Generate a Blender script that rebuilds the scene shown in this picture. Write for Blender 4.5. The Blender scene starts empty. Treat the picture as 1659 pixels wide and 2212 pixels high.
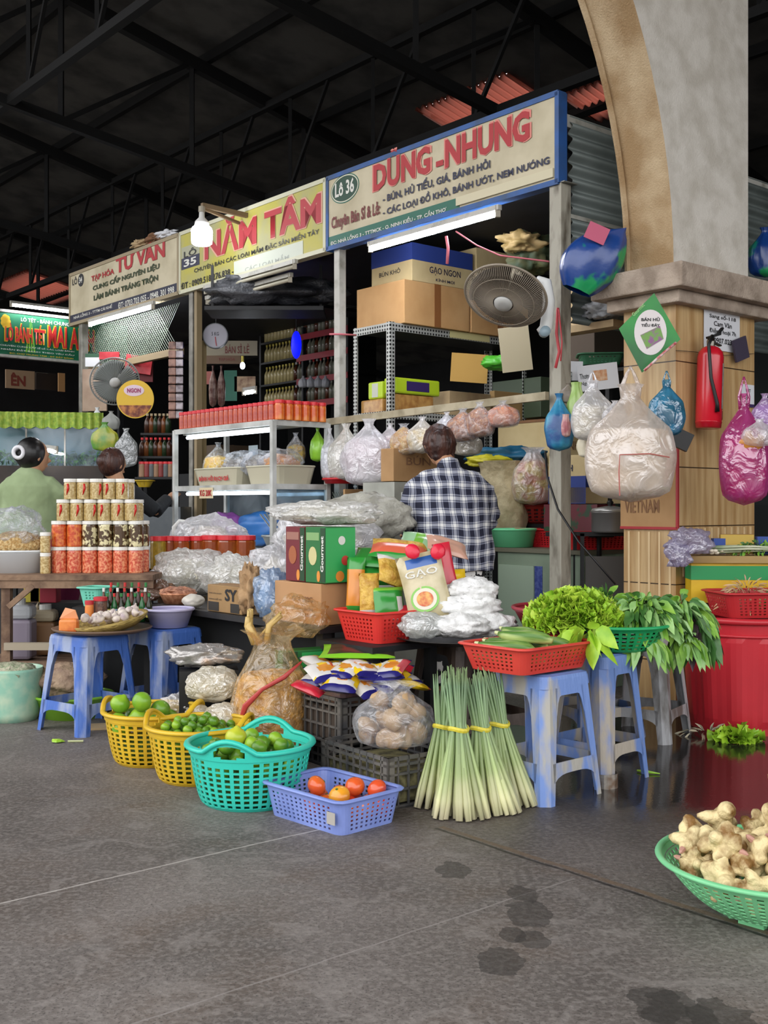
import bpy, math, random
from math import sin, cos, pi, sqrt, radians as R
from mathutils import Vector, Matrix, noise, Euler
random.seed(7)
sc = bpy.context.scene
C = sc.collection
# ---------------------------------------------------------------- camera, light, exposure
H = 1.08
cd = bpy.data.cameras.new('camera'); cam = bpy.data.objects.new('camera', cd); C.objects.link(cam)
cd.sensor_fit = 'HORIZONTAL'; cd.sensor_width = 36; cd.lens = 36 * 2400 / 1659
cd.shift_y = -11 / 1659; cd.clip_end = 200
cam.location = (0, 0, H); cam.rotation_euler = (R(90), 0, 0)
sc.camera = cam
sc.view_settings.view_transform = 'Standard'; sc.view_settings.look = 'None'
sc.view_settings.gamma = 1; sc.view_settings.use_curve_mapping = False
sc.view_settings.exposure = 0.15
w = bpy.data.worlds.new('sky'); sc.world = w; w.use_nodes = True
wn = w.node_tree; bg = wn.nodes['Background']
tc = wn.nodes.new('ShaderNodeTexCoord'); sx = wn.nodes.new('ShaderNodeSeparateXYZ'); rp = wn.nodes.new('ShaderNodeValToRGB')
wn.links.new(tc.outputs['Generated'], sx.inputs[0]); wn.links.new(sx.outputs['Z'], rp.inputs[0]); wn.links.new(rp.outputs[0], bg.inputs[0])
rp.color_ramp.elements[0].position = 0.0; rp.color_ramp.elements[0].color = (.16, .15, .14, 1)
rp.color_ramp.elements[1].position = 0.12; rp.color_ramp.elements[1].color = (1, 1.0, 1.02, 1)
bg.inputs[1].default_value = 2.6
TUBE_E = 75.0
# ---------------------------------------------------------------- frames: the stall row runs along U, V goes into the stalls
RZ = R(-50)
UX, UY, VX, VY = cos(RZ), sin(RZ), -sin(RZ), cos(RZ)
def W(u, v, z=0): return Vector((u * UX + v * VX, u * UY + v * VY, z))
def at(px, py, D): return Vector(((px - 829.5) / 2400 * D, D, H - (py - 1095) / 2400 * D))
def gnd(px, py):
    D = 2400 * H / (py - 1095); return Vector(((px - 829.5) / 2400 * D, D, 0))
def uvz(p): return (p.x * UX + p.y * UY, p.x * VX + p.y * VY, p.z)
def onv(px, py, v):
    r = (px - 829.5) / 2400; D = v / (VX * r + VY); u, _, z = uvz(at(px, py, D)); return u, z
# ---------------------------------------------------------------- materials
def lin(c):
    if isinstance(c, str): c = tuple(int(c[i:i + 2], 16) / 255 for i in (0, 2, 4))
    return tuple((x / 12.92 if x <= .04045 else ((x + .055) / 1.055) ** 2.4) for x in c[:3]) + (1,)
MC = {}
def mat(name, col, rough=.5, metal=0, c2=None, scale=6, bump=0, bscale=40, emis=0, spec=.5, pos=(.4, .65), detail=4, trans=0, coat=0, sub=0, stretch=None):
    if name in MC: return MC[name]
    m = bpy.data.materials.new(name); m.use_nodes = True; MC[name] = m
    nt = m.node_tree; b = nt.nodes['Principled BSDF']; L = nt.links.new
    b.inputs['Base Color'].default_value = lin(col); b.inputs['Roughness'].default_value = rough
    b.inputs['Metallic'].default_value = metal; b.inputs['Specular IOR Level'].default_value = spec
    if coat: b.inputs['Coat Weight'].default_value = coat; b.inputs['Coat Roughness'].default_value = .15
    if trans: b.inputs['Transmission Weight'].default_value = trans
    if sub: b.inputs['Subsurface Weight'].default_value = sub; b.inputs['Subsurface Radius'].default_value = (.02, .015, .01)
    co = None
    if c2 or bump:
        t = nt.nodes.new('ShaderNodeTexCoord'); co = t.outputs['Object']
        if stretch:
            mp = nt.nodes.new('ShaderNodeMapping'); L(co, mp.inputs[0]); mp.inputs['Scale'].default_value = stretch; co = mp.outputs[0]
    if c2:
        n = nt.nodes.new('ShaderNodeTexNoise'); L(co, n.inputs['Vector']); n.inputs['Scale'].default_value = scale; n.inputs['Detail'].default_value = detail
        r = nt.nodes.new('ShaderNodeValToRGB'); L(n.outputs[0], r.inputs[0]); L(r.outputs[0], b.inputs['Base Color'])
        e = r.color_ramp.elements; e[0].position = pos[0]; e[1].position = pos[1]; e[0].color = lin(col); e[1].color = lin(c2)
    if bump:
        n = nt.nodes.new('ShaderNodeTexNoise'); L(co, n.inputs['Vector']); n.inputs['Scale'].default_value = bscale; n.inputs['Detail'].default_value = 4
        bm_ = nt.nodes.new('ShaderNodeBump'); bm_.inputs['Strength'].default_value = bump; bm_.inputs['Distance'].default_value = .02
        L(n.outputs[0], bm_.inputs['Height']); L(bm_.outputs[0], b.inputs['Normal'])
    if emis: b.inputs['Emission Color'].default_value = lin(col); b.inputs['Emission Strength'].default_value = emis
    return m
def film(name, col=(.93, .94, .96), clear=.5, bscale=18, rough=.18, bump=.9, milky=.5, gloss=.24):
    if name in MC: return MC[name]
    m = bpy.data.materials.new(name); m.use_nodes = True; MC[name] = m
    nt = m.node_tree; L = nt.links.new; nt.nodes.remove(nt.nodes['Principled BSDF']); out = nt.nodes['Material Output']
    N = nt.nodes.new; t = N('ShaderNodeTexCoord')
    tr = N('ShaderNodeBsdfTransparent'); gl = N('ShaderNodeBsdfGlossy'); tl = N('ShaderNodeBsdfTranslucent'); df = N('ShaderNodeBsdfDiffuse')
    c = lin(col); tr.inputs[0].default_value = tuple(min(1, x * .25 + .75 * (x / max(c[:3]))) for x in c[:3]) + (1,)
    gl.inputs[0].default_value = (.9, .9, .92, 1); gl.inputs['Roughness'].default_value = rough; tl.inputs[0].default_value = c; df.inputs[0].default_value = c
    n = N('ShaderNodeTexNoise'); n.inputs['Scale'].default_value = bscale; n.inputs['Detail'].default_value = 3; n.inputs['Distortion'].default_value = 1.2; L(t.outputs['Object'], n.inputs['Vector'])
    bp = N('ShaderNodeBump'); bp.inputs['Strength'].default_value = bump; bp.inputs['Distance'].default_value = .03; L(n.outputs[0], bp.inputs['Height'])
    for s in (gl, df): L(bp.outputs[0], s.inputs['Normal'])
    m1 = N('ShaderNodeMixShader'); m1.inputs[0].default_value = .5; L(df.outputs[0], m1.inputs[1]); L(tl.outputs[0], m1.inputs[2])
    m2 = N('ShaderNodeMixShader'); m2.inputs[0].default_value = gloss; L(m1.outputs[0], m2.inputs[1]); L(gl.outputs[0], m2.inputs[2])
    m3 = N('ShaderNodeMixShader'); L(tr.outputs[0], m3.inputs[1]); L(m2.outputs[0], m3.inputs[2])
    mr = N('ShaderNodeMapRange'); L(n.outputs[0], mr.inputs[0]); mr.inputs[1].default_value = .3; mr.inputs[2].default_value = .7
    mr.inputs[3].default_value = max(0, 1 - clear - .2); mr.inputs[4].default_value = min(1, 1 - clear + .25); L(mr.outputs[0], m3.inputs[0])
    L(m3.outputs[0], out.inputs[0]); return m
def glow(name, col, e): return mat(name, col, emis=e)
# ---------------------------------------------------------------- mesh builder
class MB:
    def __init__(s): s.v = []; s.f = []; s.m = []; s.mi = 0; s.T = None
    def add(s, vs, fs):
        o = len(s.v)
        s.v += [tuple(s.T @ Vector(p)) if s.T is not None else tuple(p) for p in vs]
        for f in fs: s.f.append(tuple(i + o for i in f)); s.m.append(s.mi)
        return s
    def box(s, x0, x1, y0, y1, z0, z1):
        return s.add([(x0, y0, z0), (x1, y0, z0), (x1, y1, z0), (x0, y1, z0), (x0, y0, z1), (x1, y0, z1), (x1, y1, z1), (x0, y1, z1)],
              [(3, 2, 1, 0), (4, 5, 6, 7), (0, 1, 5, 4), (1, 2, 6, 5), (2, 3, 7, 6), (3, 0, 4, 7)])
    def bar(s, a, b, w_, h_=None):
        a = Vector(a); b = Vector(b); d = (b - a).normalized(); h_ = h_ or w_
        up = Vector((0, 0, 1)) if abs(d.z) < .95 else Vector((1, 0, 0)); sx_ = d.cross(up).normalized() * w_ / 2; sy = sx_.cross(d).normalized() * h_ / 2
        q = [p + i * sx_ + j * sy for p in (a, b) for i, j in ((-1, -1), (1, -1), (1, 1), (-1, 1))]
        return s.add(q, [(0, 1, 2, 3), (7, 6, 5, 4), (0, 4, 5, 1), (1, 5, 6, 2), (2, 6, 7, 3), (3, 7, 4, 0)])
    def tube(s, pts, r, n=8, closed=False, sq=1):
        pts = [Vector(p) for p in pts]; k = len(pts); r = r if isinstance(r, (list, tuple)) else [r] * k
        vs = []; ref = None
        for i, p in enumerate(pts):
            a = pts[(i - 1) % k] if closed or i else p; b = pts[(i + 1) % k] if closed or i < k - 1 else p
            d = (b - a).normalized()
            if ref is None: ref = Vector((0, 0, 1)) if abs(d.z) < .8 else Vector((0, 1, 0))
            x = d.cross(ref).normalized(); y = x.cross(d).normalized(); ref = y
            for j in range(n): t = 2 * pi * j / n; vs.append(p + x * cos(t) * r[i] + y * sin(t) * r[i] * sq)
        fs = []
        for i in range(k if closed else k - 1):
            for j in range(n): a = i * n + j; b = i * n + (j + 1) % n; c = ((i + 1) % k) * n; fs.append((a, b, c + (j + 1) % n, c + j))
        if not closed: fs += [tuple(range(n - 1, -1, -1)), tuple(range((k - 1) * n, k * n))]
        return s.add(vs, fs)
    def lathe(s, prof, n=24, sx=1, sy=1, c=(0, 0, 0), cap=(1, 1)):
        vs = [(c[0] + r * cos(2 * pi * j / n) * sx, c[1] + r * sin(2 * pi * j / n) * sy, c[2] + z) for r, z in prof for j in range(n)]
        k = len(prof); fs = [(i * n + j, i * n + (j + 1) % n, (i + 1) * n + (j + 1) % n, (i + 1) * n + j) for i in range(k - 1) for j in range(n)]
        if cap[0]: fs.append(tuple(range(n - 1, -1, -1)))
        if cap[1]: fs.append(tuple(range((k - 1) * n, k * n)))
        return s.add(vs, fs)
    def grid(s, fn, nu, nv, cu=False, hole=None, mfn=None):
        mu = nu if cu else nu + 1
        vs = [fn(i / nu, j / nv) for j in range(nv + 1) for i in range(mu)]
        o = len(s.v); s.v += [tuple(s.T @ Vector(p)) if s.T is not None else tuple(p) for p in vs]
        for j in range(nv):
            for i in range(nu):
                if hole and hole(i, j): continue
                a = j * mu + i; b = j * mu + (i + 1) % mu
                s.f.append((o + a, o + b, o + b + mu, o + a + mu)); s.m.append(mfn(i, j) if mfn else s.mi)
        return s
    def ell(s, c, r, n=12, nz=8, amp=0, fr=3, seed=0, rot=None):
        vs = []
        for j in range(nz + 1):
            for i in range(n):
                a = 2 * pi * i / n; b = -pi / 2 + pi * j / nz
                d = Vector((cos(a) * cos(b), sin(a) * cos(b), sin(b)))
                k = 1 + amp * noise.noise(d * fr + Vector((seed * 7.3, seed * 3.1, seed)))
                p = Vector((d.x * r[0], d.y * r[1], d.z * r[2])) * k
                if rot is not None: p = rot @ p
                vs.append((c[0] + p.x, c[1] + p.y, c[2] + p.z))
        return s.add(vs, [(j * n + i, j * n + (i + 1) % n, (j + 1) * n + (i + 1) % n, (j + 1) * n + i) for j in range(nz) for i in range(n)])
    def prism(s, poly, y0, y1):      # poly in x,z
        n = len(poly); vs = [(x, y0, z) for x, z in poly] + [(x, y1, z) for x, z in poly]
        return s.add(vs, [tuple(range(n)), tuple(range(2 * n - 1, n - 1, -1))] + [(i, i + n, (i + 1) % n + n, (i + 1) % n) for i in range(n)])
    def slab(s, poly, z0, z1):       # poly in x,y
        n = len(poly); vs = [(x, y, z0) for x, y in poly] + [(x, y, z1) for x, y in poly]
        return s.add(vs, [tuple(range(n - 1, -1, -1)), tuple(range(n, 2 * n))] + [(i, (i + 1) % n, (i + 1) % n + n, i + n) for i in range(n)])
    def build(s, name, mats, parent=None, smooth=False, bev=0, solid=0, remesh=0, sub=0, loc=None, rot=None, off=0):
        me = bpy.data.meshes.new(name); me.from_pydata(s.v, [], s.f)
        for m in (mats if isinstance(mats, (list, tuple)) else [mats]): me.materials.append(m)
        me.polygons.foreach_set('material_index', s.m)
        if smooth: me.polygons.foreach_set('use_smooth', [True] * len(s.f))
        me.update(); o = bpy.data.objects.new(name, me); C.objects.link(o)
        if parent: o.parent = parent
        if loc is not None: o.location = loc
        if rot is not None: o.rotation_euler = rot
        if remesh: q = o.modifiers.new('r', 'REMESH'); q.mode = 'VOXEL'; q.voxel_size = remesh; q.use_smooth_shade = True
        if solid: q = o.modifiers.new('s', 'SOLIDIFY'); q.thickness = solid; q.offset = off
        if sub: q = o.modifiers.new('u', 'SUBSURF'); q.levels = sub; q.render_levels = sub
        if bev: q = o.modifiers.new('b', 'BEVEL'); q.width = bev; q.segments = 2; q.limit_method = 'ANGLE'; q.angle_limit = R(40)
        return o
def tag(o, label=None, cat=None, group=None, kind=None):
    for k, x in (('label', label), ('category', cat), ('group', group), ('kind', kind)):
        if x: o[k] = x
    return o
def thing(name, label, cat, loc=(0, 0, 0), rz=0, group=None, rot=None):
    o = bpy.data.objects.new(name, None); C.objects.link(o); o.empty_display_size = .05
    o.location = loc; o.rotation_euler = rot if rot is not None else (0, 0, rz); return tag(o, label, cat, group)
def struct(o): o['kind'] = 'structure'; return o
def dup(o, loc=None, rot=None, label=None, group=None, scale=None, parent=None):
    c = o.copy(); C.objects.link(c); c.parent = parent
    for ch in list(o.children): dup(ch, parent=c)
    if loc is not None: c.location = loc
    if rot is not None: c.rotation_euler = rot
    if scale is not None: c.scale = scale if isinstance(scale, (tuple, list)) else (scale,) * 3
    if label: c['label'] = label
    if group: c['group'] = group
    return c
def cyl(r, h, n=16): return [(r, 0), (r, h)]
DG = None
import unicodedata
def textmesh(s, bold):
    c = bpy.data.curves.new('t', 'FONT'); c.body = s; c.size = 1; c.extrude = 0; c.offset = bold; c.resolution_u = 2
    o = bpy.data.objects.new('t', c); C.objects.link(o)
    dg = bpy.context.evaluated_depsgraph_get(); me = bpy.data.meshes.new_from_object(o.evaluated_get(dg))
    bpy.data.objects.remove(o); bpy.data.curves.remove(c); return me
def text(s, mt, parent, x0, x1, z0, z1, y=-.002, bold=.012, rot=(R(90), 0, 0), loc=None, name='lettering'):
    plain = ''; horns = []
    for ch in s:
        d = unicodedata.normalize('NFD', ch)
        if '\u031b' in d: horns.append((len(plain), ch.isupper())); d = d.replace('\u031b', '')
        plain += unicodedata.normalize('NFC', d)
    me = textmesh(plain, bold)
    if not me.vertices: return None
    if horns:
        vs = [tuple(v.co) for v in me.vertices]; fs = [tuple(p.vertices) for p in me.polygons]
        for i, up in horns:
            q = textmesh(plain[:i + 1], bold); mx = max(v.co.x for v in q.vertices); bpy.data.meshes.remove(q); h = .72 if up else .54; k = len(vs)
            vs += [(mx - .03, h - .14, 0), (mx + .05, h - .05, 0), (mx + .05, h + .06, 0), (mx + .12, h + .06, 0), (mx + .12, h - .08, 0), (mx - .03, h - .22, 0)]; fs.append(tuple(range(k, k + 6)))
        bpy.data.meshes.remove(me); me = bpy.data.meshes.new(name); me.from_pydata(vs, [], fs)
    xs = [v.co.x for v in me.vertices]; ys = [v.co.y for v in me.vertices]
    a, b, cc, d = min(xs), max(xs), min(ys), max(ys); me.name = name
    for v in me.vertices: v.co = ((v.co.x - a) / (b - a) * (x1 - x0) + x0, (v.co.y - cc) / (d - cc) * (z1 - z0) + z0, 0)
    for v in me.vertices: v.co = (v.co.x, y, v.co.y)
    me.materials.clear(); me.materials.append(mt); me.update()
    o = bpy.data.objects.new(name, me); C.objects.link(o); o.parent = parent
    if loc is not None: o.location = loc
    if rot != (R(90), 0, 0): o.rotation_euler = rot
    return o
# ---------------------------------------------------------------- shared materials
steel = mat('galvanised_steel', '8e8c84', .45, .4, c2='6d6a62', scale=9)
white_metal = mat('painted_white_metal', 'b9b8b0', .5, c2='8b887c', scale=12, pos=(.5, .75))
black = mat('black_plastic', '0b0b0c', .45); darkm = mat('dark_metal', '15171a', .6, c2='0a0b0c')
card = mat('cardboard', 'b08a5e', .8, c2='a07a50', scale=5); card2 = mat('cardboard_dark', '8a6546', .8, c2='75533a'); card3 = mat('cardboard_pale', 'bfa77f', .8, c2='ab9270')
red = mat('red_plastic', 'c8252c', .35); white = mat('white_plastic', 'dcdcd8', .35); paper = mat('white_paper', 'd9dbdf', .7)
wood = mat('weathered_wood', '8a7452', .8, c2='5c4a33', scale=5, stretch=(6, 6, .6), bump=.3)
inkred = mat('red_letter_paint', 'ad1f26', .5); inkblk = mat('black_letter_paint', '17181c', .5); inkwht = mat('white_letter_paint', 'd8d8d0', .5); inknavy = mat('navy_letter_paint', '1c2140', .5)
clear_film = film('clear_film', (.97, .97, .98), .42); milky_film = film('milky_film', (.97, .96, .93), .2); very_clear = film('very_clear_film', clear=.72)
# ================================================================ SETTING
def floor_mat():
    m = bpy.data.materials.new('worn_concrete'); m.use_nodes = True; nt = m.node_tree; L = nt.links.new; N = nt.nodes.new; b = nt.nodes['Principled BSDF']
    g = N('ShaderNodeNewGeometry'); P_ = g.outputs['Position']
    def noise_(s, d=5, dist=0):
        n = N('ShaderNodeTexNoise'); n.inputs['Scale'].default_value = s; n.inputs['Detail'].default_value = d; n.inputs['Distortion'].default_value = dist; L(P_, n.inputs['Vector']); return n.outputs[0]
    def ramp(f, p0, p1, c0, c1):
        r = N('ShaderNodeValToRGB'); L(f, r.inputs[0]); e = r.color_ramp.elements; e[0].position = p0; e[1].position = p1; e[0].color = lin(c0) if isinstance(c0, str) else (c0,) * 3 + (1,); e[1].color = lin(c1) if isinstance(c1, str) else (c1,) * 3 + (1,); return r.outputs[0]
    def mix(f, a, c, t='MIX'):
        x = N('ShaderNodeMix'); x.data_type = 'RGBA'; x.blend_type = t
        if isinstance(f, float): x.inputs[0].default_value = f
        else: L(f, x.inputs[0])
        for k, q in ((6, a), (7, c)):
            if isinstance(q, str): x.inputs[k].default_value = lin(q)
            else: L(q, x.inputs[k])
        return x.outputs[2]
    def M_(op, a, c=None, d=None):
        x = N('ShaderNodeMath'); x.operation = op; x.use_clamp = False
        for k, q in enumerate((a, c, d)):
            if q is None: continue
            if isinstance(q, (int, float)): x.inputs[k].default_value = q
            else: L(q, x.inputs[k])
        return x.outputs[0]
    base = ramp(noise_(1.3, 6, .6), .35, .7, '524c48', '756e69')
    brown = ramp(noise_(2.1, 5, 1), .5, .72, 0.0, .55)
    c = mix(brown, base, '5f4f42')
    c = mix(ramp(noise_(60, 3), .45, .62, 0.0, .35), c, '97918b')
    c = mix(ramp(noise_(140, 2), .56, .66, 0.0, .7), c, '3c3835')
    c = mix(ramp(noise_(5, 6, 2), .56, .64, 0.0, .35), c, '8b8580')
    s = N('ShaderNodeSeparateXYZ'); L(P_, s.inputs[0]); X, Y = s.outputs[0], s.outputs[1]
    U = M_('ADD', M_('MULTIPLY', X, UX), M_('MULTIPLY', Y, UY)); V = M_('ADD', M_('MULTIPLY', X, VX), M_('MULTIPLY', Y, VY))
    wob = M_('MULTIPLY', M_('SUBTRACT', noise_(3, 4), .5), .035)
    def line(c_, val, wd, col, cond):
        nonlocal c
        d = M_('ABSOLUTE', M_('SUBTRACT', M_('ADD', c_, wob), val)); f = M_('MULTIPLY', M_('LESS_THAN', d, wd), cond); f = M_('MULTIPLY', f, M_('ADD', .25, noise_(14, 4))); c = mix(f, c, col)
    line(V, 2.53, .007, '1e1b19', M_('GREATER_THAN', U, -2.75)); line(V, 2.555, .012, '6d5a48', M_('GREATER_THAN', U, -2.75))
    line(U, -2.99, .004, 'b0aaa4', M_('LESS_THAN', V, 2.5)); line(U, -2.12, .003, '8a8480', M_('LESS_THAN', V, 2.5)); line(U, -5.1, .004, '8a8480', M_('LESS_THAN', V, 4))
    for (px, py, rx) in ((1080, 2075, .065), (1143, 1975, .075), (1130, 1930, .05), (1420, 2170, .07), (1470, 2195, .09), (1150, 2030, .05), (1560, 2200, .08), (980, 1880, .06), (1110, 1460 + 560, .04)):
        p = gnd(px, py); dx = M_('DIVIDE', M_('SUBTRACT', X, p.x), rx); dy = M_('DIVIDE', M_('SUBTRACT', Y, p.y), rx * 1.5)
        d = M_('ADD', M_('ADD', M_('MULTIPLY', dx, dx), M_('MULTIPLY', dy, dy)), M_('MULTIPLY', M_('SUBTRACT', noise_(18, 3), .5), 1.6)); f = M_('MULTIPLY', M_('LESS_THAN', d, .7), .6); c = mix(f, c, '2a2725')
    # wet patch beside the red bin
    q = gnd(1540, 1690); dx = M_('DIVIDE', M_('SUBTRACT', X, q.x), 1.08); dy = M_('DIVIDE', M_('SUBTRACT', Y, q.y + .45), .95)
    d = M_('ADD', M_('ADD', M_('MULTIPLY', dx, dx), M_('MULTIPLY', dy, dy)), M_('MULTIPLY', M_('SUBTRACT', noise_(4, 5), .5), 1.1))
    mr = N('ShaderNodeMapRange'); L(d, mr.inputs[0]); mr.inputs[1].default_value = 1.25; mr.inputs[2].default_value = .75; wet = mr.outputs[0]
    mr2 = N('ShaderNodeMapRange'); L(d, mr2.inputs[0]); mr2.inputs[1].default_value = 3.2; mr2.inputs[2].default_value = 1.0; mr2.inputs[4].default_value = .55; damp = mr2.outputs[0]; c = mix(damp, c, '2b2623')
    c = mix(wet, c, mix(.8, c, '171311'))
    L(c, b.inputs['Base Color'])
    rr = M_('ADD', M_('SUBTRACT', .62, M_('MULTIPLY', damp, .3)), M_('MULTIPLY', wet, -.38)); L(rr, b.inputs['Roughness']); b.inputs['Specular IOR Level'].default_value = .45
    bp = N('ShaderNodeBump'); bp.inputs['Distance'].default_value = .004; L(noise_(70, 5), bp.inputs['Height']); L(M_('SUBTRACT', .6, M_('MULTIPLY', wet, .52)), bp.inputs['Strength']); L(bp.outputs[0], b.inputs['Normal'])
    return m
struct(MB().box(-30, 30, -12, 40, -.1, 0).build('floor', floor_mat()))
roofm = mat('roof_boards', '5a5955', .9, c2='3c3c3b', scale=2); beamm = mat('painted_truss_steel', '08090a', .8)
def RZf(v): return 7.7 - .22 * v
# roof: a sloping slab in the stall frame, open to daylight behind the camera
rf = MB(); cv0, cv1 = -1.5, 16.0
def roofq(u0, u1, v0, v1):
    q = [W(u, v, RZf(v) + d) for d in (0, .06) for u, v in ((u0, v0), (u1, v0), (u1, v1), (u0, v1))]
    rf.add(q, [(3, 2, 1, 0), (4, 5, 6, 7), (0, 1, 5, 4), (1, 2, 6, 5), (2, 3, 7, 6), (3, 0, 4, 7)])
roofq(-26, 6, cv0, 8.75); roofq(-26, 6, 9.95, cv1); roofq(-26, -23.2, 8.75, 9.95); roofq(-21.4, -9.75, 8.75, 9.95); roofq(-8.35, -8.1, 8.75, 9.95); roofq(-8.1, -7.3, 8.75, 9.42); roofq(-7.3, 6, 8.75, 9.95)
struct(rf.build('ceiling', roofm))
def strip(u0, v0, z0, u1, v1, z1, w_, h_=None, mb=None): mb.bar(W(u0, v0, z0), W(u1, v1, z1), w_, h_)
for i, v in enumerate([.4 + 1.55 * k for k in range(10)]):
    mb = MB(); strip(-26, v, RZf(v) - .06, 6, v, RZf(v) - .06, .07, .11, mb); struct(mb.build('trim_%d' % (i + 1), beamm))
n = 11
for u in (-19, -15, -11, -7.2, -3.4, .4):
    mb = MB(); strip(u, cv0, RZf(cv0) - .2, u, cv1, RZf(cv1) - .2, .1, .14, mb)
    zb = 5.35
    strip(u, cv0, zb + .6, u, 9.5, zb - .9, .08, .1, mb)
    for k in range(6):
        v = .2 + k * 1.55; zt, zl = RZf(v) - .2, zb + .6 - (v - cv0) * 1.5 / 11
        strip(u, v, zt, u, v, zl, .05, .05, mb); v2 = v + 1.55; strip(u, v, zl, u, v2, RZf(v2) - .2, .05, .05, mb)
    struct(mb.build('trim_%d' % n, beamm)); n += 1
for v in (1.2, 4.3, 7.4):   # long girders along the row, latticed
    mb = MB(); zt = RZf(v) - .25; zl = 5.95 - (v - cv0) * 1.5 / 11
    strip(-26, v, zt, 6, v, zt, .08, .08, mb); strip(-26, v, zl, 6, v, zl, .08, .08, mb)
    for k in range(20):
        u = -24 + k * 1.5; strip(u, v, zt, u, v, zl, .04, .04, mb); strip(u, v, zl, u + .75, v, zt, .035, .035, mb)
    struct(mb.build('trim_%d' % n, beamm)); n += 1
mb = MB(); strip(-26, 2.6, 6.0, 6, 2.6, 6.0, .035, .035, mb); struct(mb.build('trim_%d' % n, mat('pale_conduit', '3c3b36', .6))); n += 1
# far walls
wm = mat('dark_hall_wall', '1b1c1d', .9, c2='101112', scale=1.5)
q = MB(); a = W(-26, 16.1); b_ = W(6, 16.1); q.bar((a.x, a.y, 2.1), (b_.x, b_.y, 2.1), .2, 4.4); struct(q.build('wall_back', wm))
q = MB(); a = W(-24, -6); b_ = W(-24, 16); q.bar((a.x, a.y, 3.6), (b_.x, b_.y, 3.6), .2, 8); struct(q.build('wall_left', wm))
q = MB(); a = W(1.2, 8); b_ = W(1.2, 16); q.bar((a.x, a.y, 3), (b_.x, b_.y, 3), .2, 6.2); struct(q.build('wall_right', wm))
# red corrugated awnings seen in the gaps
aw = bpy.data.materials.new('rusty_red_skylight_sheet'); aw.use_nodes = True; _n = aw.node_tree; _t = _n.nodes.new('ShaderNodeBsdfTranslucent'); _d = _n.nodes['Principled BSDF']; _x = _n.nodes.new('ShaderNodeMixShader'); _t.inputs[0].default_value = lin('e0a596'); _d.inputs['Base Color'].default_value = lin('96503f'); _x.inputs[0].default_value = .55; _n.links.new(_d.outputs[0], _x.inputs[1]); _n.links.new(_t.outputs[0], _x.inputs[2]); _n.links.new(_x.outputs[0], _n.nodes['Material Output'].inputs[0])
def corr(name, fn, nw, mt, label, cat, amp=.02, kind='structure'):
    m_ = MB(); m_.grid(fn, nw, 1); o = m_.build(name, mt, smooth=True, solid=.004); o['kind'] = kind; return o
def corr_sheet(u0, u1, v0, v1, z0, z1, waves, name, mt, amp=.02):
    nn = waves * 6
    return corr(name, lambda a, t: W(u0 + (u1 - u0) * a, v0 + (v1 - v0) * t, z0 + (z1 - z0) * t + amp * sin(a * waves * 2 * pi)), nn, mt, '', '')
for i_, (a_, b_, n_, v0_) in enumerate(((-9.8, -8.3, 14, 8.7), (-8.15, -7.25, 9, 9.35), (-23.3, -21.3, 16, 8.7))): corr_sheet(a_, b_, v0_, 10.0, RZf(v0_) - .03, RZf(10.0) - .03, n_, 'trim_%d' % (60 + i_), aw, .03)
# ---------------------------------------------------------------- pillar with arch springing
conc = mat('pillar_concrete', 'd8d3c9', .9, c2='c2bcb0', scale=7, bump=.25, bscale=90, detail=8)
soff = mat('stained_plaster', 'a0845f', .92, c2='c4ae8c', scale=4, bump=.4, bscale=110, detail=8, pos=(.38, .62))
pc = (1.497, 5.7); pu, pv, _ = uvz(Vector((1.497, 5.7, 0))); PW, PL = .33, .73
def PT(du, dv, z): return W(pu + du, pv + dv, z)   # du negative = away along row, dv positive = into
def pbox(mb, u0, u1, v0, v1, z0, z1):
    q = [PT(u, v, z) for z in (z0, z1) for u, v in ((u0, v0), (u1, v0), (u1, v1), (u0, v1))]
    mb.add(q, [(3, 2, 1, 0), (4, 5, 6, 7), (0, 1, 5, 4), (1, 2, 6, 5), (2, 3, 7, 6), (3, 0, 4, 7)])
tile = bpy.data.materials.new('travertine_tile'); tile.use_nodes = True
def tilemat(m, joints):
    nt = m.node_tree; L = nt.links.new; N = nt.nodes.new; b = nt.nodes['Principled BSDF']; t = N('ShaderNodeTexCoord'); mp = N('ShaderNodeMapping'); L(t.outputs['Object'], mp.inputs[0]); mp.inputs['Scale'].default_value = (9, 9, .7)
    n1 = N('ShaderNodeTexNoise'); n1.inputs['Scale'].default_value = 3; n1.inputs['Detail'].default_value = 6; L(mp.outputs[0], n1.inputs['Vector'])
    r = N('ShaderNodeValToRGB'); L(n1.outputs[0], r.inputs[0]); e = r.color_ramp.elements; e[0].position = .35; e[0].color = lin('a88455'); e[1].position = .65; e[1].color = lin('c9ab7c')
    g = N('ShaderNodeNewGeometry'); s = N('ShaderNodeSeparateXYZ'); L(g.outputs['Position'], s.inputs[0])
    fac = None
    for z in joints:
        a = N('ShaderNodeMath'); a.operation = 'SUBTRACT'; L(s.outputs[2], a.inputs[0]); a.inputs[1].default_value = z
        c = N('ShaderNodeMath'); c.operation = 'ABSOLUTE'; L(a.outputs[0], c.inputs[0]); d = N('ShaderNodeMath'); d.operation = 'LESS_THAN'; L(c.outputs[0], d.inputs[0]); d.inputs[1].default_value = .003
        if fac is None: fac = d.outputs[0]
        else:
            k = N('ShaderNodeMath'); k.operation = 'MAXIMUM'; L(fac, k.inputs[0]); L(d.outputs[0], k.inputs[1]); fac = k.outputs[0]
    x = N('ShaderNodeMix'); x.data_type = 'RGBA'; L(fac, x.inputs[0]); L(r.outputs[0], x.inputs[6]); x.inputs[7].default_value = lin('3c2c1c'); L(x.outputs[2], b.inputs['Base Color']); b.inputs['Roughness'].default_value = .35
tilemat(tile, (.28, .68, .98, 1.285, 1.83))
pil = struct(thing('pillar', 'x', 'x')); del pil['label'], pil['category']
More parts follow.
